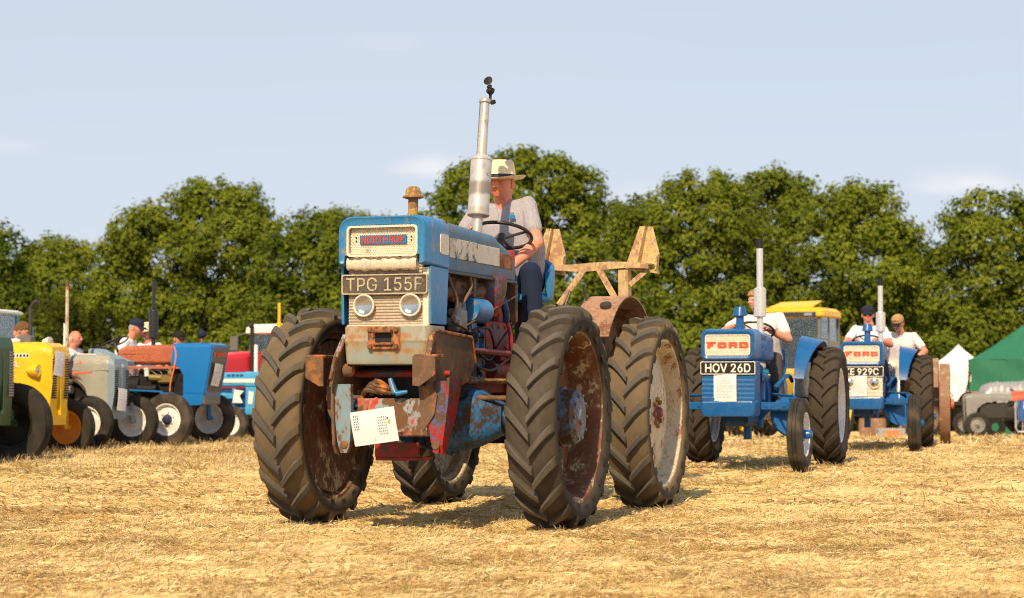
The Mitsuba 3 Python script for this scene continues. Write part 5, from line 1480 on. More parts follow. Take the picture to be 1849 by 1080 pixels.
def ford(name, label, M, blue='ford_blue', plate=None, bonnet=None, grille='cream_trim', lamps=False, rim='white_rim', turn=0.0, scale=1.0, fenders=True, stack='bright_silver', cleaner='ford_blue', low='ford_blue', badge=True, gap=False, group=None, tail=True, silencer=(0.063, 0.30), tip=2.32, hub='ford_blue', slant=False):
    """A three-cylinder utility tractor of the nineteen-sixties."""
    th = Thing(name, label, 'tractor', M, group)
    WB_, X = 1.95, 2.40
    bonnet = bonnet or blue
    for s in (1, -1):
        wheel(th, WB_, s * 0.66, 0.372, TY_FRONT, front_rim(rim), HUB_F[hub], NUTS_F, s, turn, 20 * s)
        wheel(th, 0, s * 0.715, 0.65, TY_REAR, rear_rim(rim), HUB_R, NUTS_R, s, 0, 7 * s)
    # front shell
    W0 = 0.55
    if slant:
        side = [(X - 0.62, 1.15), (X - 0.58, 1.452), (X - 0.06, 1.452), (X + 0.0, 1.43), (X + 0.02, 1.36), (X - 0.10, 0.72), (X - 0.13, 0.58), (X - 0.42, 0.56), (X - 0.42, 1.0), (X - 0.50, 1.12)]
        th.put('cowl', from_manifold(to_manifold(prism(side, -0.4, 0.4)) ^ to_manifold(loft([loop_x(x, w, 0.5, 1.455, (r_, r_, 0.05, 0.05), n=7) for x, w, r_ in ((X - 0.8, W0, 0.07), (X - 0.1, W0, 0.07), (X + 0.03, W0 - 0.02, 0.06))]))), blue, 32)
        tilt = shift(X + 0.022, 0, 1.36) @ rot((0, 1, 0), 10.6)
        gk = th.put('grille_panel', tf(boxb((-0.004, -0.225, -0.64), (0.006, 0.225, 0.03), 0.004), tilt), low, 30)
        for q in range(16):
            th.put('grille_bar', tf(boxb((0.006, -0.215, -0.60 + q * 0.026), (0.010, 0.215, -0.588 + q * 0.026), 0.001), tilt), 'dark_steel', False, under=gk)
        for y0, pg in zip((-0.15, -0.05, 0.05, 0.15), FORD_GLYPHS):
            th.put('letter', tf(tf(prism(pg, 0.008, 0.018, 'x'), shift(0, y0, -0.07)), tilt), 'lettering_red', False, under=gk)
        th.put('grille_frame', tf(prism(Polygon(rrect(0.50, 0.72, 0.03), [rrect(0.45, 0.66, 0.02)]), -0.002, 0.010, 'x'), tilt @ shift(0, 0, -0.305)), blue, 30, under=gk)
        th.put('nose_casting', boxb((X - 0.44, -0.262, 0.575), (X - 0.095, 0.262, 0.735), 0.02), low, 30)
    else:
        L_ = [loop_x(X - 0.010, W0 - 0.09, 1.175, 1.385, 0.03), loop_x(X + 0.018, W0 - 0.085, 1.172, 1.388, 0.03), loop_x(X + 0.03, W0 - 0.04, 1.145, 1.415, 0.05), loop_x(X + 0.012, W0 - 0.005, 1.125, 1.436, 0.055), loop_x(X - 0.05, W0, 1.12, 1.445, 0.06), loop_x(X - 0.36, W0 + 0.005, 1.12, 1.452, 0.06)]
        th.put('cowl', loft(L_), blue, 40)
        th.put('cowl_cheek', loft([loop_x(X - 0.34, W0 - 0.005, 0.71, 1.125, 0.02), loop_x(X - 0.02, W0 - 0.01, 0.71, 1.125, 0.02)]), blue, 40)
        gk = th.put('grille_panel', boxb((X + 0.004, -0.226, 1.178), (X + 0.014, 0.226, 1.382), 0.004), 'cream_steel' if grille == 'cream_trim' else grille, 30, label='cream grille panel with red letters' if badge else None)
        for j in range(11):
            th.put('grille_bar', boxb((X + 0.014, -0.215, 1.186 + j * 0.0178), (X + 0.0175, 0.215, 1.192 + j * 0.0178), 0.001), 'cream_trim' if grille == 'cream_trim' else 'grey_trim', False, under=gk)
        th.put('grille_frame', tf(prism(Polygon(rrect(0.462, 0.212, 0.028), [rrect(0.438, 0.19, 0.02)]), X + 0.012, X + 0.024, 'x'), shift(0, 0, 1.28)), 'cream_trim' if grille == 'cream_trim' else grille, 30, under=gk)
        if badge:
            for y0, pg in zip((-0.165, -0.055, 0.055, 0.165), FORD_GLYPHS):
                th.put('letter', tf(prism(pg, X + 0.017, X + 0.026, 'x'), shift(0, y0, 1.28)), 'lettering_red', False, under=gk)
        # lower grille with pressed ribs
        pts = [(X - 0.012 + 0.005 * (0.5 - 0.5 * math.cos(i * PI / 2)), z) for i, z in enumerate(np.linspace(0.715, 1.12, 37))]
        lk = th.put('lower_grille', prism([(X - 0.05, 0.715)] + pts + [(X - 0.05, 1.12)], -W0 / 2 + 0.008, W0 / 2 - 0.008), low, 40)
        if lamps:
            for y in (-0.16, 0.16):
                c = (X - 0.006, y, 0.90)
                hk = th.put('headlamp', lathe([(0.060, 0), (0.07, 0.004), (0.074, 0.014), (0.070, 0.026), (0.062, 0.026), (0.058, 0.012)], 28, c, (1, 0, 0)), 'cream_trim', 40)
                th.put('lens', lathe([(0.060, 0.012), (0.04, 0.022), (0.0, 0.028)], 24, c, (1, 0, 0)), 'lens_back', True, under=hk)
        nose = []
        for z, w, dx in ((0.555, W0 - 0.07, -0.04), (0.56, W0 - 0.02, -0.01), (0.60, W0, 0.0), (0.69, W0 + 0.005, 0.005), (0.715, W0 - 0.002, 0.0), (0.72, W0 - 0.02, -0.02)):
            q = rrect(0.36, w, (0.05, 0.05, 0.02, 0.02), 4)
            nose.append(np.c_[X - 0.185 + dx + q[:, 0], q[:, 1], np.full(len(q), z)])
        th.put('nose_casting', loft(nose), low if low == 'ford_blue' else blue, 38)
    if plate:
        pk = th.put('number_plate', tf(prism(rrect(0.56, 0.13, 0.014), X - 0.002, X + 0.010, 'x'), shift(0, 0, 1.048)), 'clean_plate', 30, label='black number plate reading ' + plate)
        th.put('plate_border', tf(prism(Polygon(rrect(0.56, 0.13, 0.014), [rrect(0.546, 0.116, 0.01)]), X + 0.010, X + 0.015, 'x'), shift(0, 0, 1.048)), 'white_letter', 30, under=pk)
        letters(th, plate, 0.083, shift(X + 0.011, 0, 1.048) @ FACE_X @ scl(0.93, 1, 1), 'white_letter', pk)
    # bonnet and tank
    t0 = 0.02 if gap else 0.0
    Lb = [loop_x(X - 0.365, W0 - 0.02, 1.135 + t0, 1.438, 0.06), loop_x(1.4, W0 - 0.03, 1.13 + t0, 1.43, 0.06), loop_x(1.02, W0 - 0.05, 1.13 + t0, 1.415, 0.06), loop_x(0.92, W0 - 0.09, 1.14, 1.38, 0.06)]
    th.put('bonnet', loft(Lb), bonnet, 38)
    if bonnet == blue:
        for s in (1, -1):
            for j in range(3):
                for i in range(4):
                    th.put('louvre', boxb((1.62 + 0.1 * i - (0.0), s * 0.258, 1.17 + 0.085 * j), (1.69 + 0.1 * i, s * 0.269, 1.225 + 0.085 * j), 0.006), 'ford_blue_dark' if j == 2 else blue, 30)
    # engine and gearbox
    eng = 'ford_blue_dark' if not gap else 'black_iron'
    th.put('engine_block', cat(boxb((1.2, -0.17, 0.62), (2.08, 0.17, 1.10), 0.03), boxb((1.25, -0.13, 0.45), (2.0, 0.13, 0.64), 0.04)), eng, 30)
    th.put('oil_filter', cat(cyl((1.75, 0.23, 0.72), (1.75, 0.23, 0.90), 0.045)), blue, 40)
    th.put('injection_pump', cat(boxb((1.55, -0.25, 0.88), (1.78, -0.16, 1.0), 0.02), cyl((1.42, -0.22, 0.96), (1.62, -0.22, 0.96), 0.05), cyl((1.75, -0.22, 1.0), (1.75, -0.22, 1.10), 0.035)), 'brass' if gap else blue, 35)
    th.put('fuel_bowl', cat(cyl((1.38, -0.235, 0.98), (1.38, -0.235, 1.07), 0.036), cyl((1.38, -0.235, 1.07), (1.38, -0.235, 1.10), 0.045)), 'dull_white' if gap else blue, 35)
    th.put('starter', cyl((1.6, 0.24, 0.95), (1.9, 0.24, 0.95), 0.055), 'ford_blue_dark', 35)
    th.put('dynamo', cat(cyl((1.25, -0.24, 0.80), (1.55, -0.24, 0.80), 0.06)), 'black_iron' if gap else 'ford_blue_dark', 35)
    th.put('gearbox', cat(loft([np.c_[np.full(len(q_), x), q_[:, 0], 0.74 + q_[:, 1]] for x, q_ in ((1.22, rrect(0.44, 0.52, 0.16)), (1.0, rrect(0.42, 0.50, 0.16)), (0.7, rrect(0.34, 0.42, 0.1)), (-0.25, rrect(0.42, 0.5, 0.12)))])), eng if gap else blue, 35)
    for s in (1, -1):
        th.put('rear_axle', cat(cyl((0, s * 0.2, 0.65), (0, s * 0.66, 0.65), 0.11, 0.085, 20)), blue, 35)
        th.put('footplate', boxb((0.45, s * 0.2, 0.60), (1.05, s * 0.5, 0.625), 0.005), blue, 30)
    th.put('sump_guard', cat(cyl((1.15, 0.12, 0.42), (1.15, 0.12, 0.70), 0.04)), blue, 35)
    th.put('belly_disc', lathe([(0, 0.0), (0.16, 0.02), (0.22, 0.07), (0.23, 0.12), (0, 0.14)], 28, (0.75, 0.34, 0.50), (0.7, 0.5, 0.3)), blue, 40)
    th.put('drop_link', cyl((1.35, 0.02, 0.30), (1.35, 0.02, 0.60), 0.045), blue, 35)
    # front axle
    ax = th.put('front_axle', cat(boxb((WB_ - 0.05, -0.60, 0.62), (WB_ + 0.05, 0.60, 0.70), 0.008), *[bolt((WB_ + 0.05, y, 0.66), (1, 0, 0), 0.018, 0.012) for y in (-0.5, -0.38, 0.32, 0.38, 0.5)]), blue, 30)
    for s in (1, -1):
        th.put('stub_axle', cat(cyl((WB_, s * 0.585, 0.36), (WB_, s * 0.585, 0.73), 0.032, n=14), cyl((WB_, s * 0.585, 0.372), (WB_, s * 0.68, 0.372), 0.03), boxb((WB_ - 0.16, s * 0.55, 0.725), (WB_ + 0.03, s * 0.62, 0.75), 0.006)), blue, 35, under=ax)
        th.put('drag_link', cyl((WB_ - 0.14, s * 0.585, 0.76), (1.1, s * 0.24, 0.78), 0.014), blue, 35, under=ax)
    # controls
    wc_, wn_ = np.array([0.72, 0.0, 1.47]), np.array([-0.42, 0, 0.9])
    wn_ /= np.linalg.norm(wn_)
    u_ = np.cross((0, 1, 0), wn_)
    sw = th.put('steering_wheel', tube([wc_ + 0.21 * (math.cos(b) * u_ + math.sin(b) * np.array([0, 1.0, 0])) for b in np.arange(32) * PI / 16], 0.012, 8, True), 'wheel_black', True)
    th.put('spokes', cat(*[cyl(wc_, wc_ + 0.2 * (math.cos(b) * u_ + math.sin(b) * np.array([0, 1.0, 0])), 0.008, n=6) for b in (PI / 2, PI * 1.17, PI * 1.83)]), 'dark_steel', 40, under=sw)
    th.put('steering_column', cyl(wc_, wc_ - wn_ * 0.45, 0.02), 'dark_steel', 35)
    th.put('seat', loft([loop_x(x, w, z0, z1, 0.03) for x, w, z0, z1 in ((0.32, 0.38, 1.01, 1.05), (0.25, 0.42, 1.0, 1.07), (0.0, 0.44, 1.0, 1.08), (-0.1, 0.42, 1.03, 1.26), (-0.14, 0.40, 1.10, 1.28))]), 'seat_blue', 40)
    for s in (1, -1):
        th.put('lever', tube([(0.9, s * 0.28, 0.75), (0.84, s * 0.34, 1.0), (0.86, s * 0.36, 1.12)], 0.011, 7, smooth=3), blue, 40)
    th.put('lever', cat(tube([(1.0, 0.26, 0.85), (0.75, 0.36, 0.98), (0.55, 0.38, 0.92)], 0.022, 8, smooth=4)), blue, 40)
    if fenders:
        for s in (1, -1):
            ct = (0.0, 0.66)
            an = np.radians(np.linspace(22, 140, 20))
            o_ = [(ct[0] + 0.77 * math.cos(b), ct[1] + 0.77 * math.sin(b)) for b in an]
            i_ = [(ct[0] + 0.757 * math.cos(b), ct[1] + 0.757 * math.sin(b)) for b in an]
            m = prism(o_ + i_[::-1], s * 0.42, s * 0.66)
            v = m.vertices.copy()
            fr_ = np.clip((v[:, 0] - 0.15) / 0.6, 0, 1)
            outer = np.abs(v[:, 1]) > 0.55
            v[outer, 1] -= s * 0.14 * fr_[outer] ** 1.3
            v[outer, 2] -= 0.05 * (1 - fr_[outer])
            fk_ = th.put('mudguard', trimesh.Trimesh(v, m.faces, process=False), blue, 30)
            sk_ = [(0.80, 0.62)] + i_ + [(-0.4, 0.8), (0.3, 0.62)]
            th.put('mudguard_skirt', prism(Polygon(sk_).buffer(0), s * 0.42, s * 0.432), blue, 30, under=fk_)
    if cleaner:
        ck = th.put('air_intake', cyl((2.02, 0.06, 1.40), (2.02, 0.06, 1.60), 0.042, 0.040, 20), cleaner, 40)
        th.put('intake_cap', lathe([(0, 0), (0.05, 0), (0.076, 0.005), (0.072, 0.02), (0.056, 0.085), (0.048, 0.098), (0, 0.10)], 26, (2.02, 0.06, 1.585), (0, 0, 1)), cleaner, 40, under=ck)
    if stack:
        r_, l_ = silencer
        ek_ = th.put('exhaust_stack', cyl((1.72, 0.22, 1.36), (1.72, 0.22, 1.62), 0.034, n=20), stack, 40)
        th.put('silencer', lathe([(0, 0), (r_ - 0.006, 0), (r_, 0.006), (r_, l_ - 0.006), (r_ - 0.008, l_), (0.03, l_ + 0.012), (0, l_ + 0.012)], 30, (1.72, 0.22, 1.585), (0, 0, 1)), stack, 35, under=ek_)
        th.put('tail_pipe', cyl((1.72, 0.22, 1.58 + l_), (1.72, 0.22, tip), 0.034, n=20), stack, 40, under=ek_)
        th.put('rain_cap', cat(cyl((1.72, 0.22, tip - 0.02), (1.72, 0.22, tip + 0.04), 0.037, n=16), cyl((1.72, 0.22, tip + 0.03), (1.72, 0.22, tip + 0.08), 0.033, n=16)), 'black_iron', 40, under=ek_)
    return th


def paper_on(th_label, M, seed, w=0.23, h=0.28):
    r = np.random.default_rng(seed)
    ln = []
    for i in range(14):
        y = h / 2 - 0.03 - i * (h - 0.05) / 14
        ln.append((-w / 2 + 0.03, y, w / 2 - 0.02 - r.uniform(0, 0.07), y + 0.0045, 'print'))
    return entry_card(th_label, M, w, h, ln, seed)


ON_FRONT = np.array([[0, 0, 1, 0], [1, 0, 0, 0], [0, 1, 0, 0], [0, 0, 0, 1.0]])
P2 = pose(16.3, 2.86, 22.5, 0.115)
ford('blue_tractor', 'clean blue tractor with number plate HOV 26D and a paper below it', P2, plate='HOV 26D', turn=-2)
paper_on('white paper on the front of the blue tractor HOV 26D', P2 @ shift(2.40, -0.03, 0.845) @ ON_FRONT, 31, 0.235, 0.275)
P3 = pose(12.8, 5.10, 28.4, 0.125)
ford('blue_tractor', 'blue tractor carrying two men, with number plate ending 929C and cream headlamp grille', P3, plate='KE 929C', lamps=True, low='cream_steel', turn=0, tip=2.22, silencer=(0.063, 0.26))
paper_on('white paper over the headlamp grille of the rearmost blue tractor', P3 @ shift(2.405, -0.04, 0.86) @ ON_FRONT, 33, 0.21, 0.27)

# riders ------------------------------------------------------------------------
WHITE_TEE, PALE_BLUE = (0.74, 0.70, 0.70), (0.60, 0.66, 0.76)
seated = dict(hip=((0.10, 0.10, 1.14), (0.10, -0.10, 1.14)), knee=((0.56, 0.20, 1.16), (0.56, -0.20, 1.16)), ankle=((0.62, 0.24, 0.72), (0.62, -0.24, 0.72)),
              shoulder=((0.18, 0.19, 1.66), (0.18, -0.19, 1.66)), elbow=((0.42, 0.30, 1.44), (0.42, -0.32, 1.46)), wrist=((0.66, 0.16, 1.50), (0.66, -0.20, 1.50)), neck=(0.20, 0, 1.71), head=(0.25, 0, 1.86))
human('fair-haired person in a white T-shirt driving the blue tractor HOV 26D', P2,
      {**seated, 'shoulder': ((0.30, 0.20, 1.62), (0.34, -0.20, 1.60)), 'neck': (0.34, -0.02, 1.665), 'head': (0.40, -0.03, 1.815), 'wrist': ((0.66, 0.15, 1.48), (0.74, -0.20, 1.53)), 'elbow': ((0.46, 0.33, 1.38), (0.48, -0.40, 1.46))},
      FAIR_SKIN, ('vertex_cloth', WHITE_TEE), ('vertex_cloth', (0.07, 0.065, 0.07)), hair=((0.34, 0.20, 0.075), 'short'), head=(-48, 6), brow=(0.35, 0.2, 0.08), curl=55, palms=((0.2, 0, -1), (0.2, 0.1, -1)), seed=6)
th_, H, hm = human('person in a navy flat cap and sunglasses driving the rearmost blue tractor', P3, {**seated, 'shoulder': ((0.12, 0.19, 1.66), (0.12, -0.19, 1.66)), 'neck': (0.14, 0, 1.71), 'head': (0.17, -0.02, 1.865)},
      RED_SKIN, ('vertex_cloth', PALE_BLUE), ('vertex_cloth', (0.05, 0.055, 0.08)), hair=((0.18, 0.15, 0.12), 'bald'), head=(2, 0), stout=0.4, seed=8, curl=50)
hk = th_.put('flat_cap', cap_mesh(hm, 1.04, puff=1.12), 'navy_cloth', 45, M=H @ rot((0, 1, 0), -2))
th_.put('peak', peak_mesh(1.04, 0.05, drop=0.014), 'navy_cloth', 45, M=H, under=hk)
GL = shape(cat(*[tf(lathe([(0, 0.0), (0.024, 0.002), (0.026, 0.006), (0, 0.008)], 14, (0.092, s * 0.033, 0.004), (1, s * 0.25, 0)), scl(1)) for s in (1, -1)], cyl((0.098, -0.012, 0.01), (0.098, 0.012, 0.01), 0.003, n=6), *[cyl((0.088, s * 0.055, 0.012), (0.0, s * 0.082, 0.014), 0.003, n=6) for s in (1, -1)]), 'sunglass', 40)
th_.put('sunglasses', GL, M=H)
# the passenger perched on the left mudguard
th_, H, hm = human('person in tan cap and white T-shirt sitting behind the driver on the rearmost tractor', P3,
    dict(hip=((-0.72, 0.50, 1.13), (-0.72, 0.30, 1.13)), knee=((-0.30, 0.42, 1.11), (-0.32, 0.20, 1.09)), ankle=((-0.25, 0.38, 0.67), (-0.28, 0.20, 0.67)), shoulder=((-0.54, 0.60, 1.575), (-0.54, 0.24, 1.59)),
         elbow=((-0.48, 0.76, 1.36), (-0.42, 0.17, 1.32)), wrist=((-0.34, 0.58, 1.21), (-0.32, 0.20, 1.12)), neck=(-0.50, 0.41, 1.63), head=(-0.43, 0.38, 1.765)),
    TAN_SKIN, ('vertex_cloth', WHITE_TEE), ('vertex_cloth', (0.62, 0.60, 0.56)), hair=((0.10, 0.06, 0.035), 'short'), head=(-22, 22), seed=9, size=0.95)
hk = th_.put('cap', cap_mesh(hm, 0.99), 'tan_cloth', 45, M=H)
th_.put('peak', peak_mesh(0.99, 0.075, drop=0.02), 'black_cloth', 45, M=H, under=hk)
th_.put('sunglasses', GL, M=H @ scl(0.95))

bench = box((-0.72, 0.40, 1.015), (0.36, 0.62, 0.05), 0.01)
scene[free('blue_tractor_001__rear_seat_board')] = {**shape(bench, 'rust_plate', 30), 'to_world': T(P3.tolist())}
scene[free('blue_tractor_001__board_bracket')] = {**shape(boxb((-0.86, 0.22, 0.6), (-0.2, 0.38, 0.96), 0.02), 'ford_blue_dark', 30), 'to_world': T(P3.tolist())}
# ---------------------------------------------------------------- the parked row on the left
ROW = -72.0
ot_seams = []


def vintage(name, label, M, body, nose=None, wheel_col='white_rim', top=1.40, low=0.42, xn=2.06, front_r=0.36, width=0.50, lamp=False, slots=15, slot_mat='black_iron', hub='grey_cast', rear_rim_col='white_rim', engine='dark_grime', seat='dark_steel', band=0.22, nd=0.34):
    """A small grey-Ferguson-like tractor: rounded bonnet, full-height grille nose, engine open at the side."""
    th = Thing(name, label, 'tractor', M)
    WB_ = 1.85
    nose = nose or body
    for s in (1, -1):
        wheel(th, WB_, s * 0.62, front_r, TY_FRONT_B, front_rim(wheel_col, 0.205, 0.16), HUB_F[hub], NUTS_F, s, 0, 30, front_r / 0.36)
        wheel(th, 0, s * 0.68, 0.63, TY_REAR, rear_rim(rear_rim_col), HUB_R, NUTS_R, s, 0, 5, 0.63 / 0.66)
    # the bonnet: side outline with the engine arch, rounded across
    side = [(0.55, top - band), (0.55, top - 0.02), (xn - 0.30, top), (xn - 0.12, top - 0.012), (xn - 0.03, top - 0.06), (xn, top - 0.17), (xn - 0.005, top - 0.5), (xn - 0.05, low), (xn - nd, low)]
    side += [(xn - nd - 0.02, low + 0.20), (xn - nd - 0.07, low + 0.40), (xn - nd - 0.20, top - band - 0.12), (xn - nd - 0.42, top - band - 0.02), (0.75, top - band)]
    bodym = to_manifold(prism(side, -0.4, 0.4))
    tube_ = to_manifold(loft([loop_x(x, w, low - 0.1, top + z, (r_, r_, 0.02, 0.02), n=8) for x, w, z, r_ in ((0.4, width - 0.04, -0.02, 0.14), (xn - 0.35, width, 0.003, 0.15), (xn - 0.12, width - 0.015, 0.003, 0.15), (xn - 0.02, width - 0.10, -0.02, 0.15), (xn + 0.01, width - 0.16, -0.05, 0.13))]))
    inner = to_manifold(loft([loop_x(x, width - 0.06, low - 0.2, top - 0.06, (0.1, 0.1, 0.02, 0.02)) for x in (0.3, xn - 0.4)]))
    shell = from_manifold((bodym ^ tube_) - inner)
    cutx = xn - 0.09
    a_, b_ = to_manifold(shell).split_by_plane((1, 0, 0), cutx)
    th.put('bonnet', from_manifold(b_), body, 32)
    nk = th.put('nose', from_manifold(a_), nose, 32)
    for s in (1, -1):
        for i in range(slots):
            z = top - 0.22 - i * (0.50 / slots)
            th.put('grille_slot', box((xn - 0.03, s * (0.5 * width - 0.105), z), (0.075, 0.085, 0.30 / slots), 0.002), slot_mat, False, under=nk)
    th.put('grille_bar', boxb((xn - 0.03, -0.012, low + 0.12), (xn + 0.006, 0.012, top - 0.16), 0.004), nose, 30, under=nk)
    if lamp:
        for s in (1, -1):
            hk = th.put('headlamp', lathe([(0, -0.17), (0.03, -0.16), (0.06, -0.10), (0.075, -0.03), (0.08, 0.0), (0.078, 0.012), (0.066, 0.012)], 24, (xn - 0.15, s * (width / 2 + 0.035), top - 0.36), (1, 0, 0)), body, 40)
            th.put('lens', lathe([(0.068, 0.008), (0.05, 0.020), (0, 0.026)], 24, (xn - 0.15, s * (width / 2 + 0.035), top - 0.36), (1, 0, 0)), 'lens_back', True, under=hk)
    th.put('engine_block', cat(boxb((0.75, -0.16, 0.55), (xn - 0.42, 0.16, top - 0.28), 0.03)), engine, 30)
    th.put('exhaust_manifold', tube([(0.95, -0.22, 0.98), (1.25, -0.23, 1.0), (1.5, -0.22, 0.95), (1.55, -0.2, 0.8)], 0.035, 8, smooth=4), 'rust_plate', 40)
    th.put('dynamo', cyl((1.12, -0.24, 0.80), (1.38, -0.24, 0.80), 0.06), 'grey_cast', 35)
    th.put('oil_filter', cyl((0.98, -0.23, 0.70), (0.98, -0.23, 0.92), 0.05), 'black_iron', 35)
    th.put('carburettor', box((1.05, -0.2, 1.0), (0.12, 0.1, 0.14), 0.02), 'grey_cast', 30)
    th.put('air_hose', tube([(1.3, -0.22, 0.95), (1.5, -0.26, 0.88), (1.62, -0.22, 0.72)], 0.02, 8, smooth=4), 'hose', 40)
    th.put('gearbox', loft([np.c_[np.full(len(q_), x), q_[:, 0], 0.70 + q_[:, 1]] for x, q_ in ((0.8, rrect(0.36, 0.44, 0.12)), (0.4, rrect(0.32, 0.40, 0.1)), (-0.25, rrect(0.4, 0.46, 0.12)))]), engine, 35)
    ax = th.put('front_axle', cat(tube([(WB_, -0.56, 0.46), (WB_, -0.2, 0.50), (WB_, 0.2, 0.50), (WB_, 0.56, 0.46)], 0.045, 10, smooth=3)), nose, 40)
    for s in (1, -1):
        th.put('stub_axle', cat(cyl((WB_, s * 0.56, front_r - 0.02), (WB_, s * 0.56, 0.62), 0.03, n=12), cyl((WB_, s * 0.56, front_r), (WB_, s * 0.64, front_r), 0.03)), nose, 35, under=ax)
        an = np.radians(np.linspace(20, 130, 16))
        o_ = [(0.76 * math.cos(q), 0.63 + 0.76 * math.sin(q)) for q in an]
        i_ = [(0.748 * math.cos(q), 0.63 + 0.748 * math.sin(q)) for q in an]
        th.put('mudguard', prism(o_ + i_[::-1], s * 0.48, s * 0.80), body, 30)
    wc_ = np.array([0.45, 0, 1.32])
    wn_ = np.array([-0.5, 0, 0.87])
    u_ = np.cross((0, 1, 0), wn_)
    sw = th.put('steering_wheel', tube([wc_ + 0.2 * (math.cos(q) * u_ + math.sin(q) * np.array([0, 1.0, 0])) for q in np.arange(28) * PI / 14], 0.012, 7, True), 'wheel_black', True)
    th.put('spokes', cat(*[cyl(wc_, wc_ + 0.19 * (math.cos(q) * u_ + math.sin(q) * np.array([0, 1.0, 0])), 0.008, n=6) for q in (0, PI * 0.66, PI * 1.33)], cyl(wc_, wc_ - wn_ * 0.35, 0.018)), 'dark_steel', 40, under=sw)
    th.put('seat', loft([loop_x(x, w, z0, z1, 0.02) for x, w, z0, z1 in ((0.2, 0.34, 0.93, 0.96), (0.1, 0.42, 0.92, 0.97), (-0.1, 0.44, 0.93, 1.0), (-0.2, 0.40, 0.98, 1.10))]), seat, 40)
    return th, xn, top, width


def side_words(th, words, h, x, z, y, mat_, sx=1.0, under=None):
    for s in (-1,):
        M = shift(x, y * s, z) @ (FACE_YR if s < 0 else FACE_YL) @ scl(sx, 1, 1)
        letters(th, words, h, M, mat_, under or th.key)


g, xn, tp, wd = vintage('green_tractor', 'dark green tractor cut off by the left edge, with big black front wheels', pose(ROW, -7.55, 22.45, 0.10), 'deep_green', top=1.47, low=0.45, xn=2.10, front_r=0.46, wheel_col='black_iron', band=0.3, slots=17, slot_mat='grey_cast', width=0.52)
g.put('pinstripe', tube([(1.2, -0.262, 1.30), (1.8, -0.264, 1.31), (2.0, -0.24, 1.36), (2.06, -0.15, 1.40)], 0.006, 6, smooth=4), 'sun_yellow', True)
g.put('exhaust_stack', cyl((1.86, 0.15, 1.44), (1.86, 0.15, 2.18), 0.022), 'dull_white', 40, label='thin white exhaust pipe')
yt, xn, tp, wd = vintage('yellow_tractor', 'bright yellow tractor with side headlamp and orange front wheels', pose(ROW, -7.60, 25.43, 0.10), 'sun_yellow', wheel_col='orange_rim', top=1.43, low=0.40, xn=2.10, band=0.36, lamp=True, hub='black_iron', width=0.50, slots=17)
yt.put('name_strip', boxb((1.30, -0.2535, 1.235), (1.80, -0.249, 1.285), 0.001), 'white_letter', 30)
for x0, x1 in ((1.46, 1.48), (1.51, 1.535), (1.56, 1.60), (1.625, 1.65), (1.67, 1.70), (1.72, 1.75), (1.765, 1.79)):
    yt.put('strip_letter', boxb((x0, -0.257, 1.243), (x1, -0.252, 1.275), 0.001), 'black_paint', 30)
side_words(yt, 'COUNCIL', 0.062, 1.46, 1.15, 0.2515, 'white_letter')
yt.put('exhaust_stack', tube([(1.55, 0.18, 1.40), (1.55, 0.18, 1.80), (1.56, 0.18, 1.88), (1.62, 0.17, 1.94), (1.66, 0.17, 1.95)], 0.026, 10, smooth=5), 'dark_steel', 40, label='bent grey exhaust pipe')
yt.put('exhaust_box', box((1.50, 0.16, 1.47), (0.2, 0.14, 0.10), 0.02), 'grey_trim', 30)
yt.put('cloth', sphere((1.45, 0.0, 1.45), (0.07, 0.05, 0.03), 2), 'dull_white', True)
gt, xn, tp, wd = vintage('grey_tractor', 'old grey-green tractor with faded red lettering between the yellow and orange ones', pose(ROW, -7.19, 27.67, 0.14), 'grey_green', 'blue_grey', wheel_col='white_rim', top=1.27, low=0.40, xn=2.0, slots=19, slot_mat='black_iron')
for x, z, w, h in ((1.30, 1.185, 0.12, 0.022), (1.36, 1.205, 0.03, 0.06), (1.48, 1.185, 0.10, 0.02), (1.50, 1.20, 0.025, 0.05), (1.62, 1.19, 0.05, 0.03)):
    gt.put('faded_letter', box((x, -0.243, z - 0.04), (w, 0.004, h), 0.001), 'faded_red_paint', 30)
gt.put('faded_stripe', prism([(1.28, 1.035), (1.70, 1.045), (1.66, 1.01), (1.29, 1.0)], -0.2535, -0.249), 'faded_red_paint', 30)
gt.put('bonnet_crease', boxb((1.1, -0.2535, 1.055), (1.93, -0.248, 1.068), 0.002), 'grey_green', 30)
gt.put('marker_post', cyl((0.85, 0.45, 1.2), (0.85, 0.45, 1.72), 0.022), 'dull_white', 35)
gt.put('nose_badge', cyl((2.0, 0, 1.12), (2.012, 0, 1.12), 0.03), 'chrome', 35)
yt.put('bonnet_crease', tube([(1.0, -0.252, 1.17), (1.6, -0.253, 1.13), (1.78, -0.252, 1.02)], 0.006, 6, smooth=4), 'sun_yellow', True)
for z_ in (1.19, 1.30):
    ot_seams.append(z_)
gt.put('top_sheet', box((1.45, 0.02, 1.277), (0.42, 0.26, 0.014), 0.004), 'dull_white', 30)
ek_ = gt.put('exhaust_stack', cat(cyl((1.36, -0.36, 0.95), (1.36, -0.36, 2.20), 0.028, 0.022), cyl((1.36, -0.36, 1.20), (1.36, -0.36, 1.28), 0.042), tube([(1.36, -0.36, 0.98), (1.36, -0.32, 0.92), (1.36, -0.22, 0.90)], 0.03, 9, smooth=3)), 'cream_rim', 40, label='tall cream exhaust pipe with a rusty tip')
gt.put('tip', cyl((1.36, -0.36, 2.19), (1.36, -0.36, 2.27), 0.025), 'rust_plate', 40, under=ek_)
gt.put('headlamp', lathe([(0, -0.13), (0.05, -0.10), (0.075, -0.03), (0.08, 0.0), (0, 0.02)], 20, (0.95, -0.10, 1.44), (1, 0, 0)), 'cream_trim', 40)
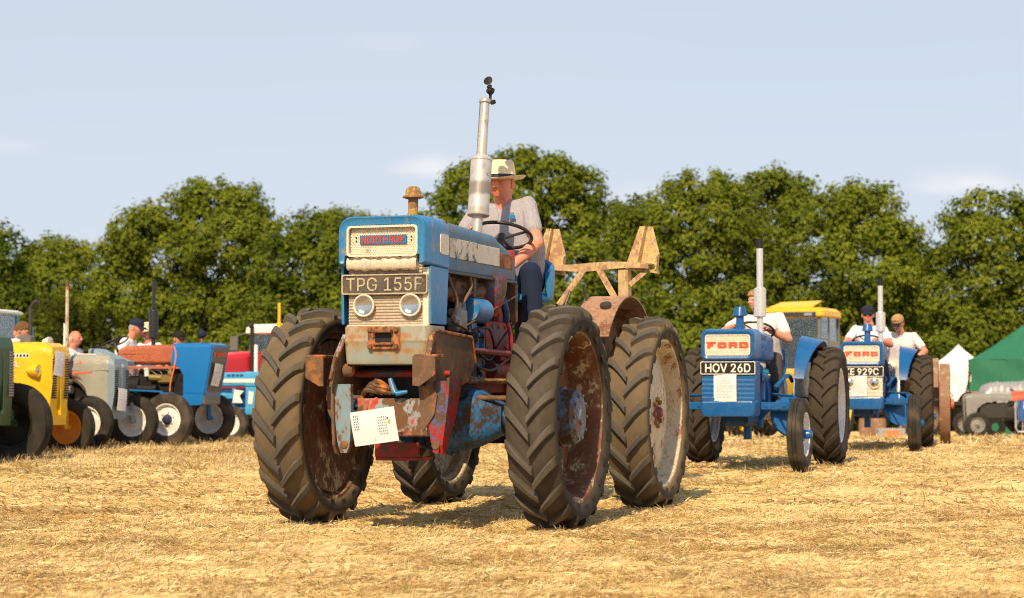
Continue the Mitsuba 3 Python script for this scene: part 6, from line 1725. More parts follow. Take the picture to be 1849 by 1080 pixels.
gt.put('blue_cover', loft([loop_x(x, w, 1.24, z1, 0.06) for x, w, z1 in ((1.50, 0.30, 1.47), (1.62, 0.34, 1.46), (1.85, 0.34, 1.36), (2.06, 0.28, 1.29))]), 'blue_grey', 40, M=shift(-0.25, 0.55, -0.10))
ot = ford('blue_and_orange_tractor', 'blue tractor with a bare orange-red bonnet and white front wheels', pose(ROW, -6.47, 29.23, 0.145), blue='bright_blue', bonnet='oxide_red', low='grey_trim', grille='grey_trim', cleaner=None, stack=None, gap=True, fenders=False, hub='navy_paint', slant=True)
ek_ = ot.put('exhaust_stack', cyl((1.30, 0.1, 1.40), (1.30, 0.1, 1.62), 0.03), 'black_paint', 40)
ot.put('silencer', lathe([(0, 0), (0.055, 0), (0.07, 0.015), (0.07, 0.40), (0.055, 0.42), (0.03, 0.43), (0, 0.43)], 24, (1.30, 0.1, 1.53), (0, 0, 1)), 'black_paint', 40, under=ek_)
ot.put('tail_pipe', cyl((1.30, 0.1, 1.96), (1.30, 0.1, 2.36), 0.025), 'black_paint', 40, under=ek_)
ck = ot.put('air_intake', cat(cyl((2.13, 0.0, 1.42), (2.13, 0.0, 1.55), 0.02), box((2.12, 0, 1.462), (0.16, 0.18, 0.012), 0.004)), 'rust_plate', 40)
ot.put('intake_bowl', cat(sphere((2.13, 0, 1.585), (0.068, 0.068, 0.058), 2), cyl((2.13, 0, 1.63), (2.13, 0, 1.665), 0.022)), 'navy_cloth', True, under=ck)
for x in (0.98, 1.92):
    ot.put('bonnet_catch', box((x, -0.268, 1.205), (0.08, 0.012, 0.03), 0.004), 'chrome', 30)
ot.put('strap', tube([(1.78, -0.10, 1.455), (1.82, -0.25, 1.42), (1.86, -0.272, 1.30), (1.84, -0.275, 1.12), (1.78, -0.27, 0.90), (1.76, -0.26, 0.76)], 0.011, 6, smooth=5), 'string_orange', True)
for z_ in ot_seams:
    ot.put('bonnet_crease', boxb((0.98, -0.2655, z_), (2.0, -0.258, z_ + 0.008), 0.002), 'oxide_red', 30)
ot.put('fan', cat(lathe([(0.17, 0), (0.19, 0), (0.19, 0.05), (0.17, 0.05)], 24, (1.88, 0, 0.98), (1, 0, 0), True), *[bar((1.9, 0, 0.98), (1.9, 0.16 * math.cos(q), 0.98 + 0.16 * math.sin(q)), 0.05, 0.006) for q in np.arange(4) * PI / 2]), 'black_iron', 30)
for q in range(3):
    ot.put('fuel_pipe', tube([(1.4 + 0.12 * q, -0.22, 1.08), (1.5 + 0.12 * q, -0.26, 1.04), (1.58 + 0.06 * q, -0.25, 0.98)], 0.006, 6, smooth=3), 'chrome', True)
ot.put('side_rail', boxb((1.05, -0.262, 1.085), (1.98, -0.245, 1.125), 0.004), 'oxide_red', 30)
ot.put('lower_crease', boxb((2.02, -0.279, 0.735), (2.38, -0.272, 0.75), 0.002), 'ford_blue', 30)
FR = ON_FRONT
paper_on('white paper hanging on the yellow tractor grille', pose(ROW, -7.60, 25.43, 0.10) @ shift(2.13, -0.10, 1.16) @ FR @ rot((0, 0, 1), -6), 41, 0.20, 0.30)
paper_on('white paper hanging low on the grey-green tractor nose', pose(ROW, -7.19, 27.67, 0.14) @ shift(2.03, -0.05, 0.66) @ FR @ rot((0, 0, 1), -5), 42, 0.21, 0.30)
paper_on('white paper on the blue and orange tractor grille', pose(ROW, -6.47, 29.23, 0.145) @ shift(2.40, -0.06, 1.0) @ rot((0, 1, 0), 10.6) @ FR @ rot((0, 0, 1), -4), 43, 0.22, 0.32)
CM = pose(ROW + 4, -5.86, 33.9, 0.07) @ scl(0.80)
ct_ = ford('small_blue_tractor', 'small light blue tractor with white side panels right of the orange-bonnet one', CM, blue='sky_blue', low='grey_trim', grille='dull_white', badge=False, cleaner=None, stack=None, fenders=False)
ct_.put('side_panel', boxb((1.45, -0.286, 1.22), (2.36, -0.279, 1.30), 0.002), 'dull_white', 30)
ct_.put('side_panel', prism([(1.75, 0.80), (2.0, 0.80), (1.92, 0.95), (2.02, 1.05), (1.8, 1.08)], -0.286, -0.279), 'dull_white', 30)
ct_.put('side_panel', prism([(2.12, 0.78), (2.22, 0.78), (2.26, 1.02), (2.14, 1.05)], -0.286, -0.279), 'dull_white', 30)
ct_.put('exhaust_stack', cyl((1.95, 0.35, 1.35), (1.95, 0.35, 2.02), 0.042), 'dull_white', 40)
ct_.put('headlamp', sphere((2.36, -0.22, 1.14), (0.05, 0.06, 0.06), 2), 'lens_back', True)


def cab_tractor(name, label, M, body, roof, rim='white_rim', cab='cab_dark', hood_top=1.55, roof_z=2.62, stripes=None, visor=False, slim=1.0):
    th = Thing(name, label, 'tractor', M)
    for s in (1, -1):
        wheel(th, 2.3, s * 0.75, 0.52, TY_REAR, rear_rim(rim), HUB_R, NUTS_R, s, 0, 9, 0.52 / 0.66)
        wheel(th, 0, s * 0.85, 0.80, TY_REAR, rear_rim(rim), HUB_R, NUTS_R, s, 0, 3, 0.80 / 0.66)
        an = np.radians(np.linspace(30, 140, 16))
        th.put('mudguard', prism([(0.9 * math.cos(q), 0.80 + 0.9 * math.sin(q)) for q in an] + [(0.88 * math.cos(q), 0.80 + 0.88 * math.sin(q)) for q in an[::-1]], s * 0.62, s * 1.05), body, 30)
    th.put('bonnet', loft([loop_x(x, w, z0, z1, (0.12, 0.12, 0.03, 0.03)) for x, w, z0, z1 in ((2.85, 0.50, 0.85, hood_top - 0.25), (2.80, 0.58, 0.82, hood_top - 0.16), (2.6, 0.64, 0.80, hood_top - 0.08), (1.8, 0.68, 1.0, hood_top), (0.75, 0.74, 1.05, hood_top + 0.03))]), body, 40)
    th.put('grille', boxb((2.845, -0.20, 0.90), (2.862, 0.20, hood_top - 0.32), 0.004), 'black_iron', 30)
    if stripes:
        for s in (1, -1):
            th.put('side_stripe', boxb((0.9, s * 0.365, 1.16), (2.2, s * 0.372, 1.22), 0.002), stripes, 30)
    th.put('chassis', cat(boxb((-0.4, -0.3, 0.6), (2.6, 0.3, 1.05), 0.05), boxb((2.2, -0.7, 0.48), (2.4, 0.7, 0.60), 0.02)), 'black_iron', 30)
    zf, zr = 1.05, roof_z - 0.2
    cor = [(0.78, 0.62, zf), (0.78, -0.62, zf), (-0.55, 0.72, zf + 0.3), (-0.55, -0.72, zf + 0.3)]
    top_ = [(0.70, 0.60, zr), (0.70, -0.60, zr), (-0.60, 0.66, zr), (-0.60, -0.66, zr)]
    ck = th.put('cab_floor', boxb((-0.6, -0.66, zf - 0.05), (0.8, 0.66, zf), 0.01), cab, 30)
    for p, q in zip(cor, top_):
        th.put('cab_pillar', bar(p, q, 0.07, 0.07, 0.01, up=(1, 0, 0)), cab, 30)
    th.put('cab_pillar', bar((0.15, 0.66, zf), (0.12, 0.64, zr), 0.05, 0.05, 0.01, up=(1, 0, 0)), cab, 30)
    th.put('cab_pillar', bar((0.15, -0.66, zf), (0.12, -0.64, zr), 0.05, 0.05, 0.01, up=(1, 0, 0)), cab, 30)

    def pane(nm, *c):
        th.put(nm, trimesh.Trimesh(np.array(c, float), [[0, 1, 2], [0, 2, 3]], process=False), 'cab_glass', False)
    pane('windscreen', (0.79, 0.60, zf + 0.02), (0.79, -0.60, zf + 0.02), (0.71, -0.58, zr), (0.71, 0.58, zr))
    for s in (1, -1):
        pane('side_window', (0.75, s * 0.63, zf + 0.02), (0.18, s * 0.665, zf + 0.02), (0.15, s * 0.645, zr), (0.68, s * 0.61, zr))
        pane('side_window', (0.11, s * 0.67, zf + 0.02), (-0.52, s * 0.72, zf + 0.3), (-0.57, s * 0.66, zr), (0.08, s * 0.645, zr))
        th.put('mirror', cat(box((0.82, s * 0.98, 1.95), (0.05, 0.20, 0.30), 0.02), cyl((0.72, s * 0.6, 2.2), (0.80, s * 0.95, 2.1), 0.012)), cab, 30)
    rk = th.put('roof', loft([np.c_[q_[:, 0] + 0.03, q_[:, 1], np.full(len(q_), z)] for q_, z in ((rrect(1.45, 1.36, 0.1), zr - 0.01), (rrect(1.62, 1.46, 0.12), zr + 0.02), (rrect(1.60, 1.44, 0.12), zr + 0.13 * slim), (rrect(1.40, 1.26, 0.12), zr + 0.20 * slim))]), roof, 40)
    th.put('seat', cat(box((-0.1, 0, 1.35), (0.5, 0.5, 0.14), 0.05), box((-0.35, 0, 1.68), (0.12, 0.48, 0.6), 0.05)), 'black_cloth', 30)
    th.put('steering_wheel', tube([np.array([0.42, 0, 1.62]) + 0.2 * np.array([-0.5 * math.cos(q), math.sin(q), 0.8 * math.cos(q)]) for q in np.arange(24) * PI / 12], 0.016, 7, True), 'wheel_black', True)
    if visor:
        th.put('light_panel', boxb((0.835, -0.56, zr - 0.005), (0.86, 0.56, zr + 0.10), 0.01), 'cab_dark', 30, under=rk)
        th.put('roof_sign', boxb((0.861, -0.50, zr + 0.012), (0.866, -0.16, zr + 0.085), 0.001), 'dull_white', 30, under=rk)
        th.put('work_lamp', boxb((0.861, 0.30, zr + 0.02), (0.870, 0.48, zr + 0.08), 0.004), 'lens_back', 30, under=rk)
        th.put('roof_hatch', hull([(0.62, -0.56, zr + 0.20), (0.62, 0.42, zr + 0.20), (-0.20, -0.50, zr + 0.34), (-0.20, 0.40, zr + 0.36), (0.62, -0.56, zr + 0.225), (0.62, 0.42, zr + 0.225), (-0.20, -0.50, zr + 0.365), (-0.20, 0.40, zr + 0.385)]), roof, 30, under=rk)
    return th


rt = cab_tractor('red_tractor', 'red tractor with white-roofed cab, half hidden behind the nearest tractor wheel', pose(32, -4.45, 41.2, -0.08), 'hot_red', 'dull_white', 'dull_white', 'grey_trim', 1.76, 2.34, 'sun_yellow')
rt.put('exhaust_stack', cyl((1.0, 0.42, 1.6), (1.0, 0.42, 2.35), 0.055), 'sun_yellow', 40, M=shift(0, -0.08, 0), label='yellow bottle-shaped exhaust')
rt.put('exhaust_tip', cyl((1.0, 0.42, 2.35), (1.0, 0.42, 2.75), 0.03), 'sun_yellow', 40, M=shift(0, -0.08, 0))
rt.put('intake_pipe', cat(cyl((1.9, 0.38, 1.3), (1.9, 0.38, 2.25), 0.042), sphere((1.93, 0.38, 2.27), (0.06, 0.05, 0.06), 2)), 'black_paint', 40)
cab_tractor('blue_cab_tractor', 'blue tractor cab with white roof at the far left edge', pose(-80, -10.0, 36.5, 0.0), 'sky_blue', 'dull_white', 'white_rim', 'sky_blue', 1.5, 2.50, slim=0.45)
yc = cab_tractor('yellow_cab_tractor', 'modern tractor with a yellow cab roof behind the blue tractor HOV 26D', pose(24, 6.42, 44.2, -0.15), 'sun_yellow', 'cab_yellow', 'cab_yellow', 'grey_trim', 1.5, 2.86, None, True)
stand = dict(hip=((0, 0.09, 0.93), (0, -0.09, 0.93)), knee=((0.02, 0.11, 0.50), (0.02, -0.11, 0.50)), ankle=((0, 0.12, 0.10), (0, -0.12, 0.10)), shoulder=((0.0, 0.19, 1.43), (0.0, -0.19, 1.43)),
             elbow=((0.02, 0.27, 1.16), (0.02, -0.27, 1.16)), wrist=((0.20, 0.20, 1.0), (0.20, -0.20, 1.0)), neck=(0.02, 0, 1.49), head=(0.06, 0, 1.64))


def bystander(label, px, py, Y, yaw, base, shirt, hair=None, head=(0, 0), hat=None, size=1.0, seed=1, stout=0.0, lean=0.0, trousers=(0.06, 0.06, 0.08), sleeve=0.62):
    p = at(px, py, Y)
    gz = float(ground_z(p[0], p[1]))
    J = {}
    k = (p[2] - gz) / 1.64
    for n, v in stand.items():
        q = np.array(v, float) * [1, 1, k]
        q[..., 0] += lean * np.clip(q[..., 2] - 0.9, 0, 1)
        J[n] = q
    M = pose(yaw, p[0], p[1], gz)
    h0 = M[:3, :3] @ J['head']
    M = M.copy()
    M[:2, 3] -= h0[:2]
    th_, H, hm_ = human(label, M, J, base, ('vertex_cloth', shirt), ('vertex_cloth', trousers), hair, head, seed=seed, stout=stout, size=size, sleeve=sleeve)
    if hat:
        kind, c = hat
        if kind == 'cap':
            hk_ = th_.put('cap', cap_mesh(hm_, size * 1.05), c, 45, M=H)
            th_.put('peak', peak_mesh(size * 1.05, 0.07), c, 45, M=H, under=hk_)
        else:
            hk_ = th_.put('hat', cat(loft(loops, False), loft(crown)), c, 45, M=H @ scl(size))
    return th_


bystander('brown-haired person with head bowed behind the yellow tractor', 40, 598, 26.4, -80, FAIR_SKIN, (0.10, 0.14, 0.30), ((0.14, 0.075, 0.035), 'short'), (8, 22), None, 1.02, 51)
bystander('bareheaded person with thin grey hair seen between yellow and grey tractors', 136, 612, 29.6, -70, RED_SKIN, (0.72, 0.70, 0.72), ((0.45, 0.42, 0.40), 'bald'), (5, 0), None, 1.0, 52, 0.3)
bystander('person in a navy cap and white shirt behind the orange-bonnet tractor', 246, 592, 30.3, -84, RED_SKIN, (0.76, 0.76, 0.80), ((0.40, 0.36, 0.32), 'bald'), (-4, 14), ('cap', 'navy_cloth'), 1.05, 53, 0.4, 0.25)
bystander('person in a pale sun hat facing the one in the navy cap', 265, 601, 31.0, 35, RED_SKIN, (0.62, 0.70, 0.80), ((0.3, 0.26, 0.22), 'bald'), (8, 8), ('hat', 'straw_hat'), 0.98, 54, 0.2)
bystander('person in a black cap right of the black exhaust stack', 323, 613, 31.2, -60, TAN_SKIN, (0.10, 0.09, 0.09), ((0.10, 0.08, 0.06), 'bald'), (-10, 4), ('cap', 'black_cloth'), 1.0, 55)

# ---------------------------------------------------------------- right background
weathered('rusty_steel', (0.30, 0.16, 0.10), (0.42, 0.30, 0.18), 0.3, 9, 0.65, dirt=(0.2, 0.11, 0.07), dirt_amount=0.6)
it = Thing('steel_wheel_implement', 'rusty trailed implement with a tall steel wheel behind the rearmost blue tractor', 'farm machine', P3)
iy, ix = 1.02, -1.75
for s in (1, -1):
    yw = s * iy
    wk = it.put('wheel', lathe([(0.56, -0.075), (0.60, -0.075), (0.60, 0.075), (0.56, 0.075)], 44, (ix, yw, 0.60), (0, 1, 0), True), 'rusty_steel', 30)
    it.put('spokes', cat(*[cyl((ix, yw, 0.60), (ix + 0.57 * math.cos(q), yw, 0.60 + 0.57 * math.sin(q)), 0.014, n=6) for q in np.arange(10) * PI / 5]), 'rusty_steel', 30, under=wk)
    it.put('hub', cyl((ix, yw - 0.09, 0.60), (ix, yw + 0.13, 0.60), 0.075), 'faded_red_paint', 35, under=wk)
an = np.radians(np.linspace(20, 175, 18))
it.put('wheel_guard', prism([(ix + 0.66 * math.cos(q), 0.62 + 0.66 * math.sin(q)) for q in an] + [(ix + 0.64 * math.cos(q), 0.62 + 0.64 * math.sin(q)) for q in an[::-1]], 0.70, 0.93), 'rusty_steel', 30)
it.put('axle', cat(cyl((ix, -iy, 0.60), (ix, iy, 0.60), 0.045), boxb((ix - 0.3, -0.8, 0.62), (ix + 0.3, 0.8, 0.72), 0.01)), 'rusty_steel', 30)
it.put('hopper', loft([np.c_[ix + q_[:, 0], q_[:, 1], np.full(len(q_), z)] for q_, z in ((rrect(0.30, 1.45, 0.04), 0.72), (rrect(0.55, 1.55, 0.05), 1.0), (rrect(0.55, 1.55, 0.05), 1.05))]), 'rusty_steel', 30)
it.put('drawbar', cat(bar((ix + 0.2, 0, 0.55), (-0.3, 0, 0.45), 0.08, 0.06), bar((ix + 0.2, 0.5, 0.58), (-0.6, 0.05, 0.46), 0.05, 0.05), bar((ix + 0.2, -0.5, 0.58), (-0.6, -0.05, 0.46), 0.05, 0.05)), 'rusty_steel', 30)

mat('tent_white', (0.80, 0.79, 0.80), 0.8)
mat('tent_green', (0.018, 0.15, 0.085), 0.75)


def gazebo(label, cx, cy, z0, w, d, eave, apex, cloth, yaw, wall_bottom, bulge=0.2):
    M = pose(yaw, cx, cy, z0)
    th = Thing('gazebo_tent', label, 'tent', M)
    n = 20
    u, v = np.meshgrid(np.linspace(-1, 1, 2 * n + 1), np.linspace(-1, 1, 2 * n + 1))
    m_ = np.maximum(np.abs(u), np.abs(v))
    z = eave + (apex - eave) * (1 - m_) ** (1 + bulge) + 0.03 * np.minimum(np.abs(u), np.abs(v)) * 0 - 0.05 * (1 - (np.minimum(np.abs(u), np.abs(v)) / np.maximum(m_, 1e-6)) ** 2) * m_ * (1 - m_) * 3
    pts_ = np.stack([u * d / 2, v * w / 2, z], -1).reshape(-1, 3)
    k_ = 2 * n + 1
    i, j = np.meshgrid(np.arange(k_ - 1), np.arange(k_ - 1), indexing='ij')
    a_ = (i * k_ + j).ravel()
    th.put('canopy', trimesh.Trimesh(pts_, np.vstack([np.stack([a_, a_ + 1, a_ + k_ + 1], 1), np.stack([a_, a_ + k_ + 1, a_ + k_], 1)]), process=False), cloth, 40)
    for q in range(4):
        L_ = w if q % 2 == 0 else d
        o_ = d / 2 if q % 2 == 0 else w / 2
        s_ = np.linspace(-1, 1, 60)
        zz_ = np.linspace(wall_bottom, eave, 14)
        S_, Z_ = np.meshgrid(s_, zz_)
        wob = 0.05 * np.sin(S_ * 9 + Z_ * 1.5 + q) * (eave - Z_) / eave + 0.03 * np.sin(S_ * 5 + 7 * Z_ + 2 * S_ * Z_) + 0.012 * np.sin(S_ * 41 + 3 * Z_) + 0.03 * np.exp(-((Z_ - eave + 0.28 + 0.06 * S_ ** 2) / 0.05) ** 2)
        p_ = np.stack([o_ + wob, S_ * L_ / 2, Z_], -1).reshape(-1, 3)
        i, j = np.meshgrid(np.arange(13), np.arange(59), indexing='ij')
        a_ = (i * 60 + j).ravel()
        th.put('side_wall', trimesh.Trimesh(p_, np.vstack([np.stack([a_, a_ + 1, a_ + 61], 1), np.stack([a_, a_ + 61, a_ + 60], 1)]), process=False), cloth, 50, M=Rz(90 * q))
    for sx in (1, -1):
        for sy in (1, -1):
            th.put('pole', cyl((sx * (d / 2 - 0.03), sy * (w / 2 - 0.03), 0), (sx * (d / 2 - 0.03), sy * (w / 2 - 0.03), eave), 0.022), 'dull_white', 30)
    return th


p = at(1731, 700, 72)
gazebo('small white pointed tent beside the green tent', p[0], p[1], float(ground_z(p[0], p[1])), 2.3, 2.3, 2.50, 3.30, 'tent_white', 10, 0.75, 0.5)
p = at(1880, 700, 63)
gz_ = gazebo('large green tent cut off by the right edge', p[0], p[1], float(ground_z(p[0], p[1])), 4.4, 4.4, 2.42, 3.95, 'tent_green', 13, 0.05, 0.15)
p = at(1750, 790, 60.4)
single('guy_rope', tube([at(1741, 728, 60.2), at(1752, 672, 60.6)], 0.03, 6), 'black_iron', 'dark strut leaning against the left corner of the green tent', 'strut', True)
gr, *_ = vintage('grey_tractor', 'grey tractor standing sideways in front of the green tent', pose(86, 13.98, 53.75, -0.36) @ scl(0.90), 'tractor_grey', wheel_col='tractor_grey', rear_rim_col='tractor_grey', top=1.30, low=0.45, xn=2.05, nd=0.26, engine='dark_steel', front_r=0.37, hub='grey_cast')
vintage('brown_tractor', 'dull brown tractor seen end-on left of the grey one by the tents', pose(160, 12.75, 57.5, -0.47) @ scl(0.95), 'rusty_steel', wheel_col='grey_trim', top=1.30, low=0.45, xn=2.05, rear_rim_col='rusty_steel')
# a silver tarpaulin thrown over something behind the grey tractor
c0 = at(1822, 705, 57)
n_ = 40
u, v = np.meshgrid(np.linspace(-1, 1, 61), np.linspace(-1, 1, 25))
hh = (1 - np.abs(u) ** 6) * (1 - np.abs(v) ** 4)
z = 0.95 + 0.62 * hh ** 0.5 + 0.10 * (meshkit.fbm(np.stack([u * 7, v * 3, u * 0], -1), 3, 4) - 0.5) + 0.015 * np.sin(u * 30 + 3 * v)
pts_ = np.stack([c0[0] + u * 0.85 + 0.02 * np.sin(v * 9), c0[1] + v * 0.5, ground_z(c0[0], c0[1]) + z], -1).reshape(-1, 3)
i, j = np.meshgrid(np.arange(24), np.arange(60), indexing='ij')
a_ = (i * 61 + j).ravel()
mat('silver_sheet', (0.34, 0.34, 0.36), 0.42, 0.2)
tp_ = Thing('covered_load', 'load under a crumpled silver sheet between the grey tractor and green tent', 'tarpaulin')
tp_.put('sheet', trimesh.Trimesh(pts_, np.vstack([np.stack([a_, a_ + 1, a_ + 62], 1), np.stack([a_, a_ + 62, a_ + 61], 1)]), process=False), 'silver_sheet', 40)
gz0 = float(ground_z(c0[0], c0[1]))
tp_.put('trailer_bed', boxb((c0[0] - 0.85, c0[1] - 0.45, gz0 + 0.55), (c0[0] + 0.85, c0[1] + 0.45, gz0 + 1.0), 0.02), 'dark_steel', 30)
for sx in (-0.5, 0.5):
    tp_.put('wheel', lathe([(0.12, -0.06), (0.28, -0.06), (0.30, 0), (0.28, 0.06), (0.12, 0.06)], 24, (c0[0] + sx, c0[1] - 0.4, gz0 + 0.30), (0, 1, 0), True), 'black_iron', 30)
# crowd barrier with cloths hung over it, at the right edge
b0_ = at(1838, 780, 50)
bz_ = float(ground_z(b0_[0], b0_[1]))
bt = Thing('crowd_barrier', 'grey tube barrier hung with red and blue cloths at the right edge', 'barrier', shift(b0_[0], b0_[1], bz_))
bt.put('frame', tube([(0.0, 0, 0.15), (-0.05, 0, 0.25), (-0.05, 0, 1.0), (0.02, 0, 1.1), (1.9, 0, 1.1), (1.97, 0, 1.0), (1.97, 0, 0.25), (1.9, 0, 0.15)], 0.022, 8, True, 0), 'bright_silver', 40)
for k_ in range(12):
    bt.put('upright', cyl((0.12 + 0.15 * k_, 0, 0.15), (0.12 + 0.15 * k_, 0, 1.1), 0.009, n=8), 'bright_silver', 40)
for x in (0.3, 1.6):
    bt.put('foot', bar((x, -0.3, 0.02), (x, 0.3, 0.02), 0.04, 0.03), 'bright_silver', 30)


def drape(x0, x1, z0, z1, y, sd):
    s_, t_ = np.meshgrid(np.linspace(0, 1, 24), np.linspace(0, 1, 14))
    p_ = np.stack([x0 + (x1 - x0) * s_, y - 0.02 * np.sin(s_ * 19 + sd) - 0.012 * np.sin(t_ * 9 + s_ * 7), z1 + (z0 - z1) * t_], -1).reshape(-1, 3)
    i, j = np.meshgrid(np.arange(13), np.arange(23), indexing='ij')
    a_ = (i * 24 + j).ravel()
    return trimesh.Trimesh(p_, np.vstack([np.stack([a_, a_ + 1, a_ + 25], 1), np.stack([a_, a_ + 25, a_ + 24], 1)]), process=False)


mat('cloth_red', (0.62, 0.14, 0.09), 0.85)
mat('cloth_blue', (0.05, 0.12, 0.34), 0.85)
for n_, x0, x1, z0, z1, y, m_ in (('red cloth hung over the crowd barrier', -0.16, 0.9, 0.93, 1.16, -0.06, 'cloth_red'), ('blue cloth hung on the crowd barrier below the red one', -0.02, 0.30, 0.42, 0.94, -0.075, 'cloth_blue'), ('white sheet beside the blue cloth on the crowd barrier', 0.12, 0.40, 0.70, 0.90, -0.11, 'dull_white')):
    single('cloth', tf(drape(x0, x1, z0, z1, y, x0 * 9), shift(b0_[0], b0_[1], bz_)), m_, n_, 'cloth', 50)
# odds and ends on the ground under the rearmost tractor, far behind
c0 = at(1607, 785, 50)
cz_ = float(ground_z(c0[0], c0[1]))
cr = Thing('toolbox', 'white and orange box on the grass far behind the rearmost tractor', 'box', shift(c0[0], c0[1], cz_))
cr.put('body', boxb((-0.32, -0.2, 0), (0.36, 0.2, 0.24), 0.03), 'silver_sheet', 30)
cr.put('lid', boxb((-0.15, -0.22, 0.04), (0.20, -0.19, 0.20), 0.02), 'string_orange', 30)
for x in (1566, 1585):
    c0 = at(x, 785, 52)
    single('barrel', tf(lathe([(0, 0), (0.20, 0), (0.22, 0.15), (0.22, 0.35), (0.20, 0.5), (0, 0.5)], 20), shift(c0[0], c0[1], float(ground_z(c0[0], c0[1])))), 'rusty_steel', ('left' if x < 1575 else 'right') + ' one of two rusty barrels far behind the rearmost tractor', 'barrel', 35, group='rusty barrels behind the rearmost tractor')
TREE_GROUP = None
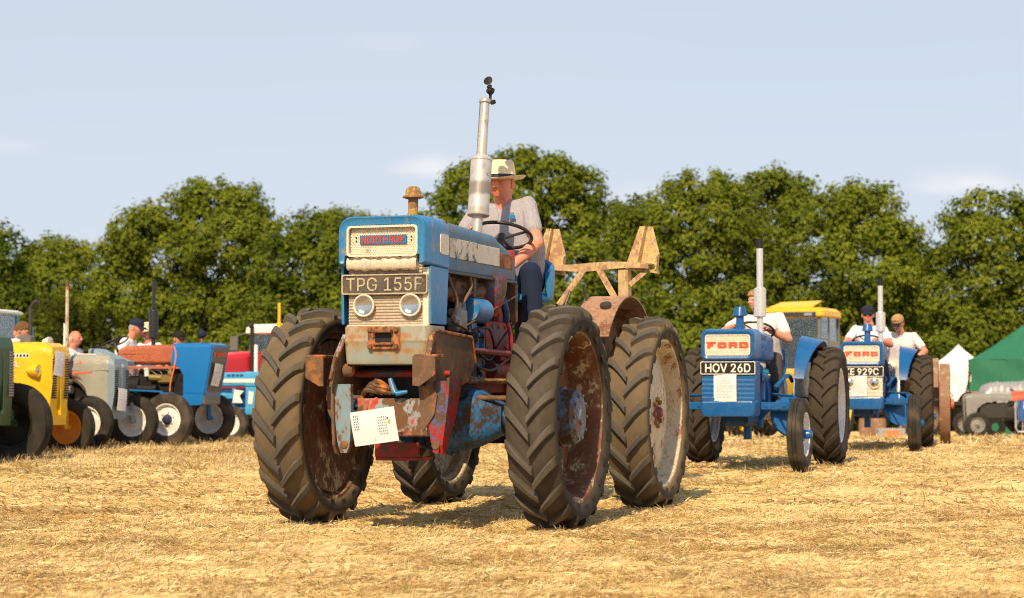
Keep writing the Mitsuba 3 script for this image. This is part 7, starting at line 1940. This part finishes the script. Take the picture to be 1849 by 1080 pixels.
for args in (
    ('dark oak at the left edge of the photo behind the blue cab', 88, [(5, 470, 45, 60), (10, 540, 60, 50), (-60, 470, 70, 80), (-40, 560, 70, 70), (30, 620, 60, 50)], 11, 0.30),
    ('pale lower tree between the left-edge oak and the tall left oak', 118, [(90, 460, 50, 34), (140, 465, 42, 30), (60, 500, 55, 45), (120, 520, 70, 50), (100, 590, 80, 60), (170, 560, 60, 60)], 12, 0.62),
    ('tall broad oak, highest of the trees on the left', 104, [(380, 370, 62, 50), (310, 395, 60, 46), (445, 375, 50, 42), (240, 420, 48, 42), (410, 440, 85, 60), (300, 470, 95, 62), (200, 465, 36, 40), (470, 420, 42, 55), (230, 540, 80, 60), (340, 560, 110, 62), (450, 540, 70, 70), (300, 640, 120, 50), (420, 640, 90, 50)], 13, 0.60),
    ('rounded darker oak right of the tall left oak, behind the main tractor', 98, [(545, 430, 45, 42), (500, 480, 50, 55), (585, 460, 45, 45), (560, 520, 70, 50), (490, 570, 70, 60), (600, 560, 60, 60), (540, 630, 100, 50), (640, 480, 40, 50), (660, 560, 60, 70)], 14, 0.40),
    ('distant pale oak showing above the main tractor bonnet', 128, [(600, 405, 34, 24), (640, 410, 38, 26), (690, 430, 45, 36), (740, 425, 40, 40), (620, 445, 50, 36), (700, 490, 70, 50)], 15, 0.66),
    ('tall oak directly behind the driver in the straw hat', 100, [(850, 330, 50, 44), (930, 308, 52, 42), (1000, 325, 52, 46), (1050, 350, 42, 46), (800, 375, 36, 44), (900, 380, 70, 50), (1010, 400, 70, 55), (1070, 400, 30, 40), (820, 450, 50, 60), (940, 470, 90, 60), (1040, 480, 70, 60), (880, 560, 90, 60), (1010, 570, 100, 60)], 16, 0.58),
    ('lower oak between the tall oak behind the driver and the right-hand oaks', 108, [(1120, 405, 44, 36), (1160, 385, 40, 36), (1110, 460, 50, 50), (1170, 470, 60, 60), (1130, 550, 70, 60), (1090, 620, 70, 50), (1180, 630, 70, 50)], 17, 0.52),
    ('wide oak above the exhaust of the second tractor', 101, [(1245, 345, 56, 32), (1300, 350, 52, 34), (1225, 390, 52, 44), (1310, 405, 70, 46), (1200, 440, 40, 50), (1260, 470, 80, 52), (1340, 460, 60, 46), (1230, 560, 80, 56), (1320, 550, 70, 56), (1260, 640, 100, 44)], 18, 0.56),
    ('oak with a rounded top standing right of the wide oak', 108, [(1385, 335, 44, 28), (1425, 345, 46, 38), (1355, 370, 44, 40), (1440, 395, 50, 44), (1390, 430, 66, 50), (1400, 500, 80, 54), (1380, 580, 80, 60), (1420, 640, 80, 40)], 19, 0.48),
    ('broad oak behind the two men on the third tractor', 99, [(1540, 362, 52, 34), (1590, 368, 40, 36), (1500, 385, 46, 40), (1560, 420, 72, 46), (1490, 450, 60, 52), (1620, 430, 44, 44), (1570, 500, 86, 54), (1500, 560, 80, 60), (1610, 560, 70, 60), (1540, 640, 100, 44), (1650, 470, 40, 44)], 20, 0.57),
    ('thin-crowned oak at the right edge above the green tent', 97, [(1770, 375, 48, 32), (1820, 395, 46, 40), (1735, 400, 34, 30), (1780, 440, 70, 44), (1860, 430, 50, 60), (1720, 470, 46, 40), (1790, 510, 86, 50), (1880, 540, 60, 80), (1700, 540, 56, 56), (1780, 590, 90, 60), (1720, 640, 80, 44)], 21, 0.55, 0.85, 0.115, 0.22),
    ('dark undergrowth oak between the white tent and the broad oak', 112, [(1660, 500, 50, 50), (1650, 570, 60, 50), (1680, 640, 60, 40), (1740, 600, 60, 50)], 22, 0.34),
):
    tree(*args)
# the hedge at the foot of the trees: one mass
r = np.random.default_rng(77)
v, f, c, o = [], [], [], 0
hedge_rows = [(112, 3.0, 5.2, 3.0, 3600, 34), (93.5, 1.2, 1.8, 1.8, 2600, 30)]
for Y, dy, h0, h1, count, half in hedge_rows:
  for x in r.uniform(-half, half + 2, count):
    y = Y + r.normal(0, dy)
    z0 = ground_z(x, y)
    hgt = h0 + h1 * float(meshkit.fbm(np.array([x * 0.22, Y, 0]), 3, 3))
    p0 = np.array([x, y, z0 + r.uniform(0.1, hgt)])
    nl = 24
    e = r.normal(size=(nl, 3)) * [0.5, 0.4, 0.4]
    p = p0 + e
    nrm = e + [0, -0.4, 0.4] + r.normal(0, 0.3, (nl, 3))
    nrm /= np.linalg.norm(nrm, axis=1, keepdims=True)
    u = np.cross(nrm, r.normal(size=(nl, 3))); u /= np.linalg.norm(u, axis=1, keepdims=True)
    w = np.cross(nrm, u)
    sz = 0.17
    v.append(np.stack([p - u * sz, p + w * sz * 0.6, p + u * sz, p - w * sz * 0.6], 1).reshape(-1, 3))
    i = np.arange(nl)[:, None] * 4 + o
    f.append(np.vstack([i + [0, 1, 2], i + [0, 2, 3]]))
    t = np.clip(0.35 + r.normal(0, 0.15) + r.normal(0, 0.12, nl), 0, 1)[:, None]
    c.append(np.repeat(np.array([0.03, 0.042, 0.008]) * (1 - t) + np.array([0.11, 0.125, 0.02]) * t, 4, 0))
    o += 4 * nl
key = free('hedge')
scene[key] = mikit.ply(trimesh.Trimesh(np.vstack(v), np.vstack(f), process=False), 'leaf', smooth=False, color=np.vstack(c))
labels[key] = {'label': 'dark green undergrowth along the foot of the trees', 'category': 'hedge', 'kind': 'stuff'}
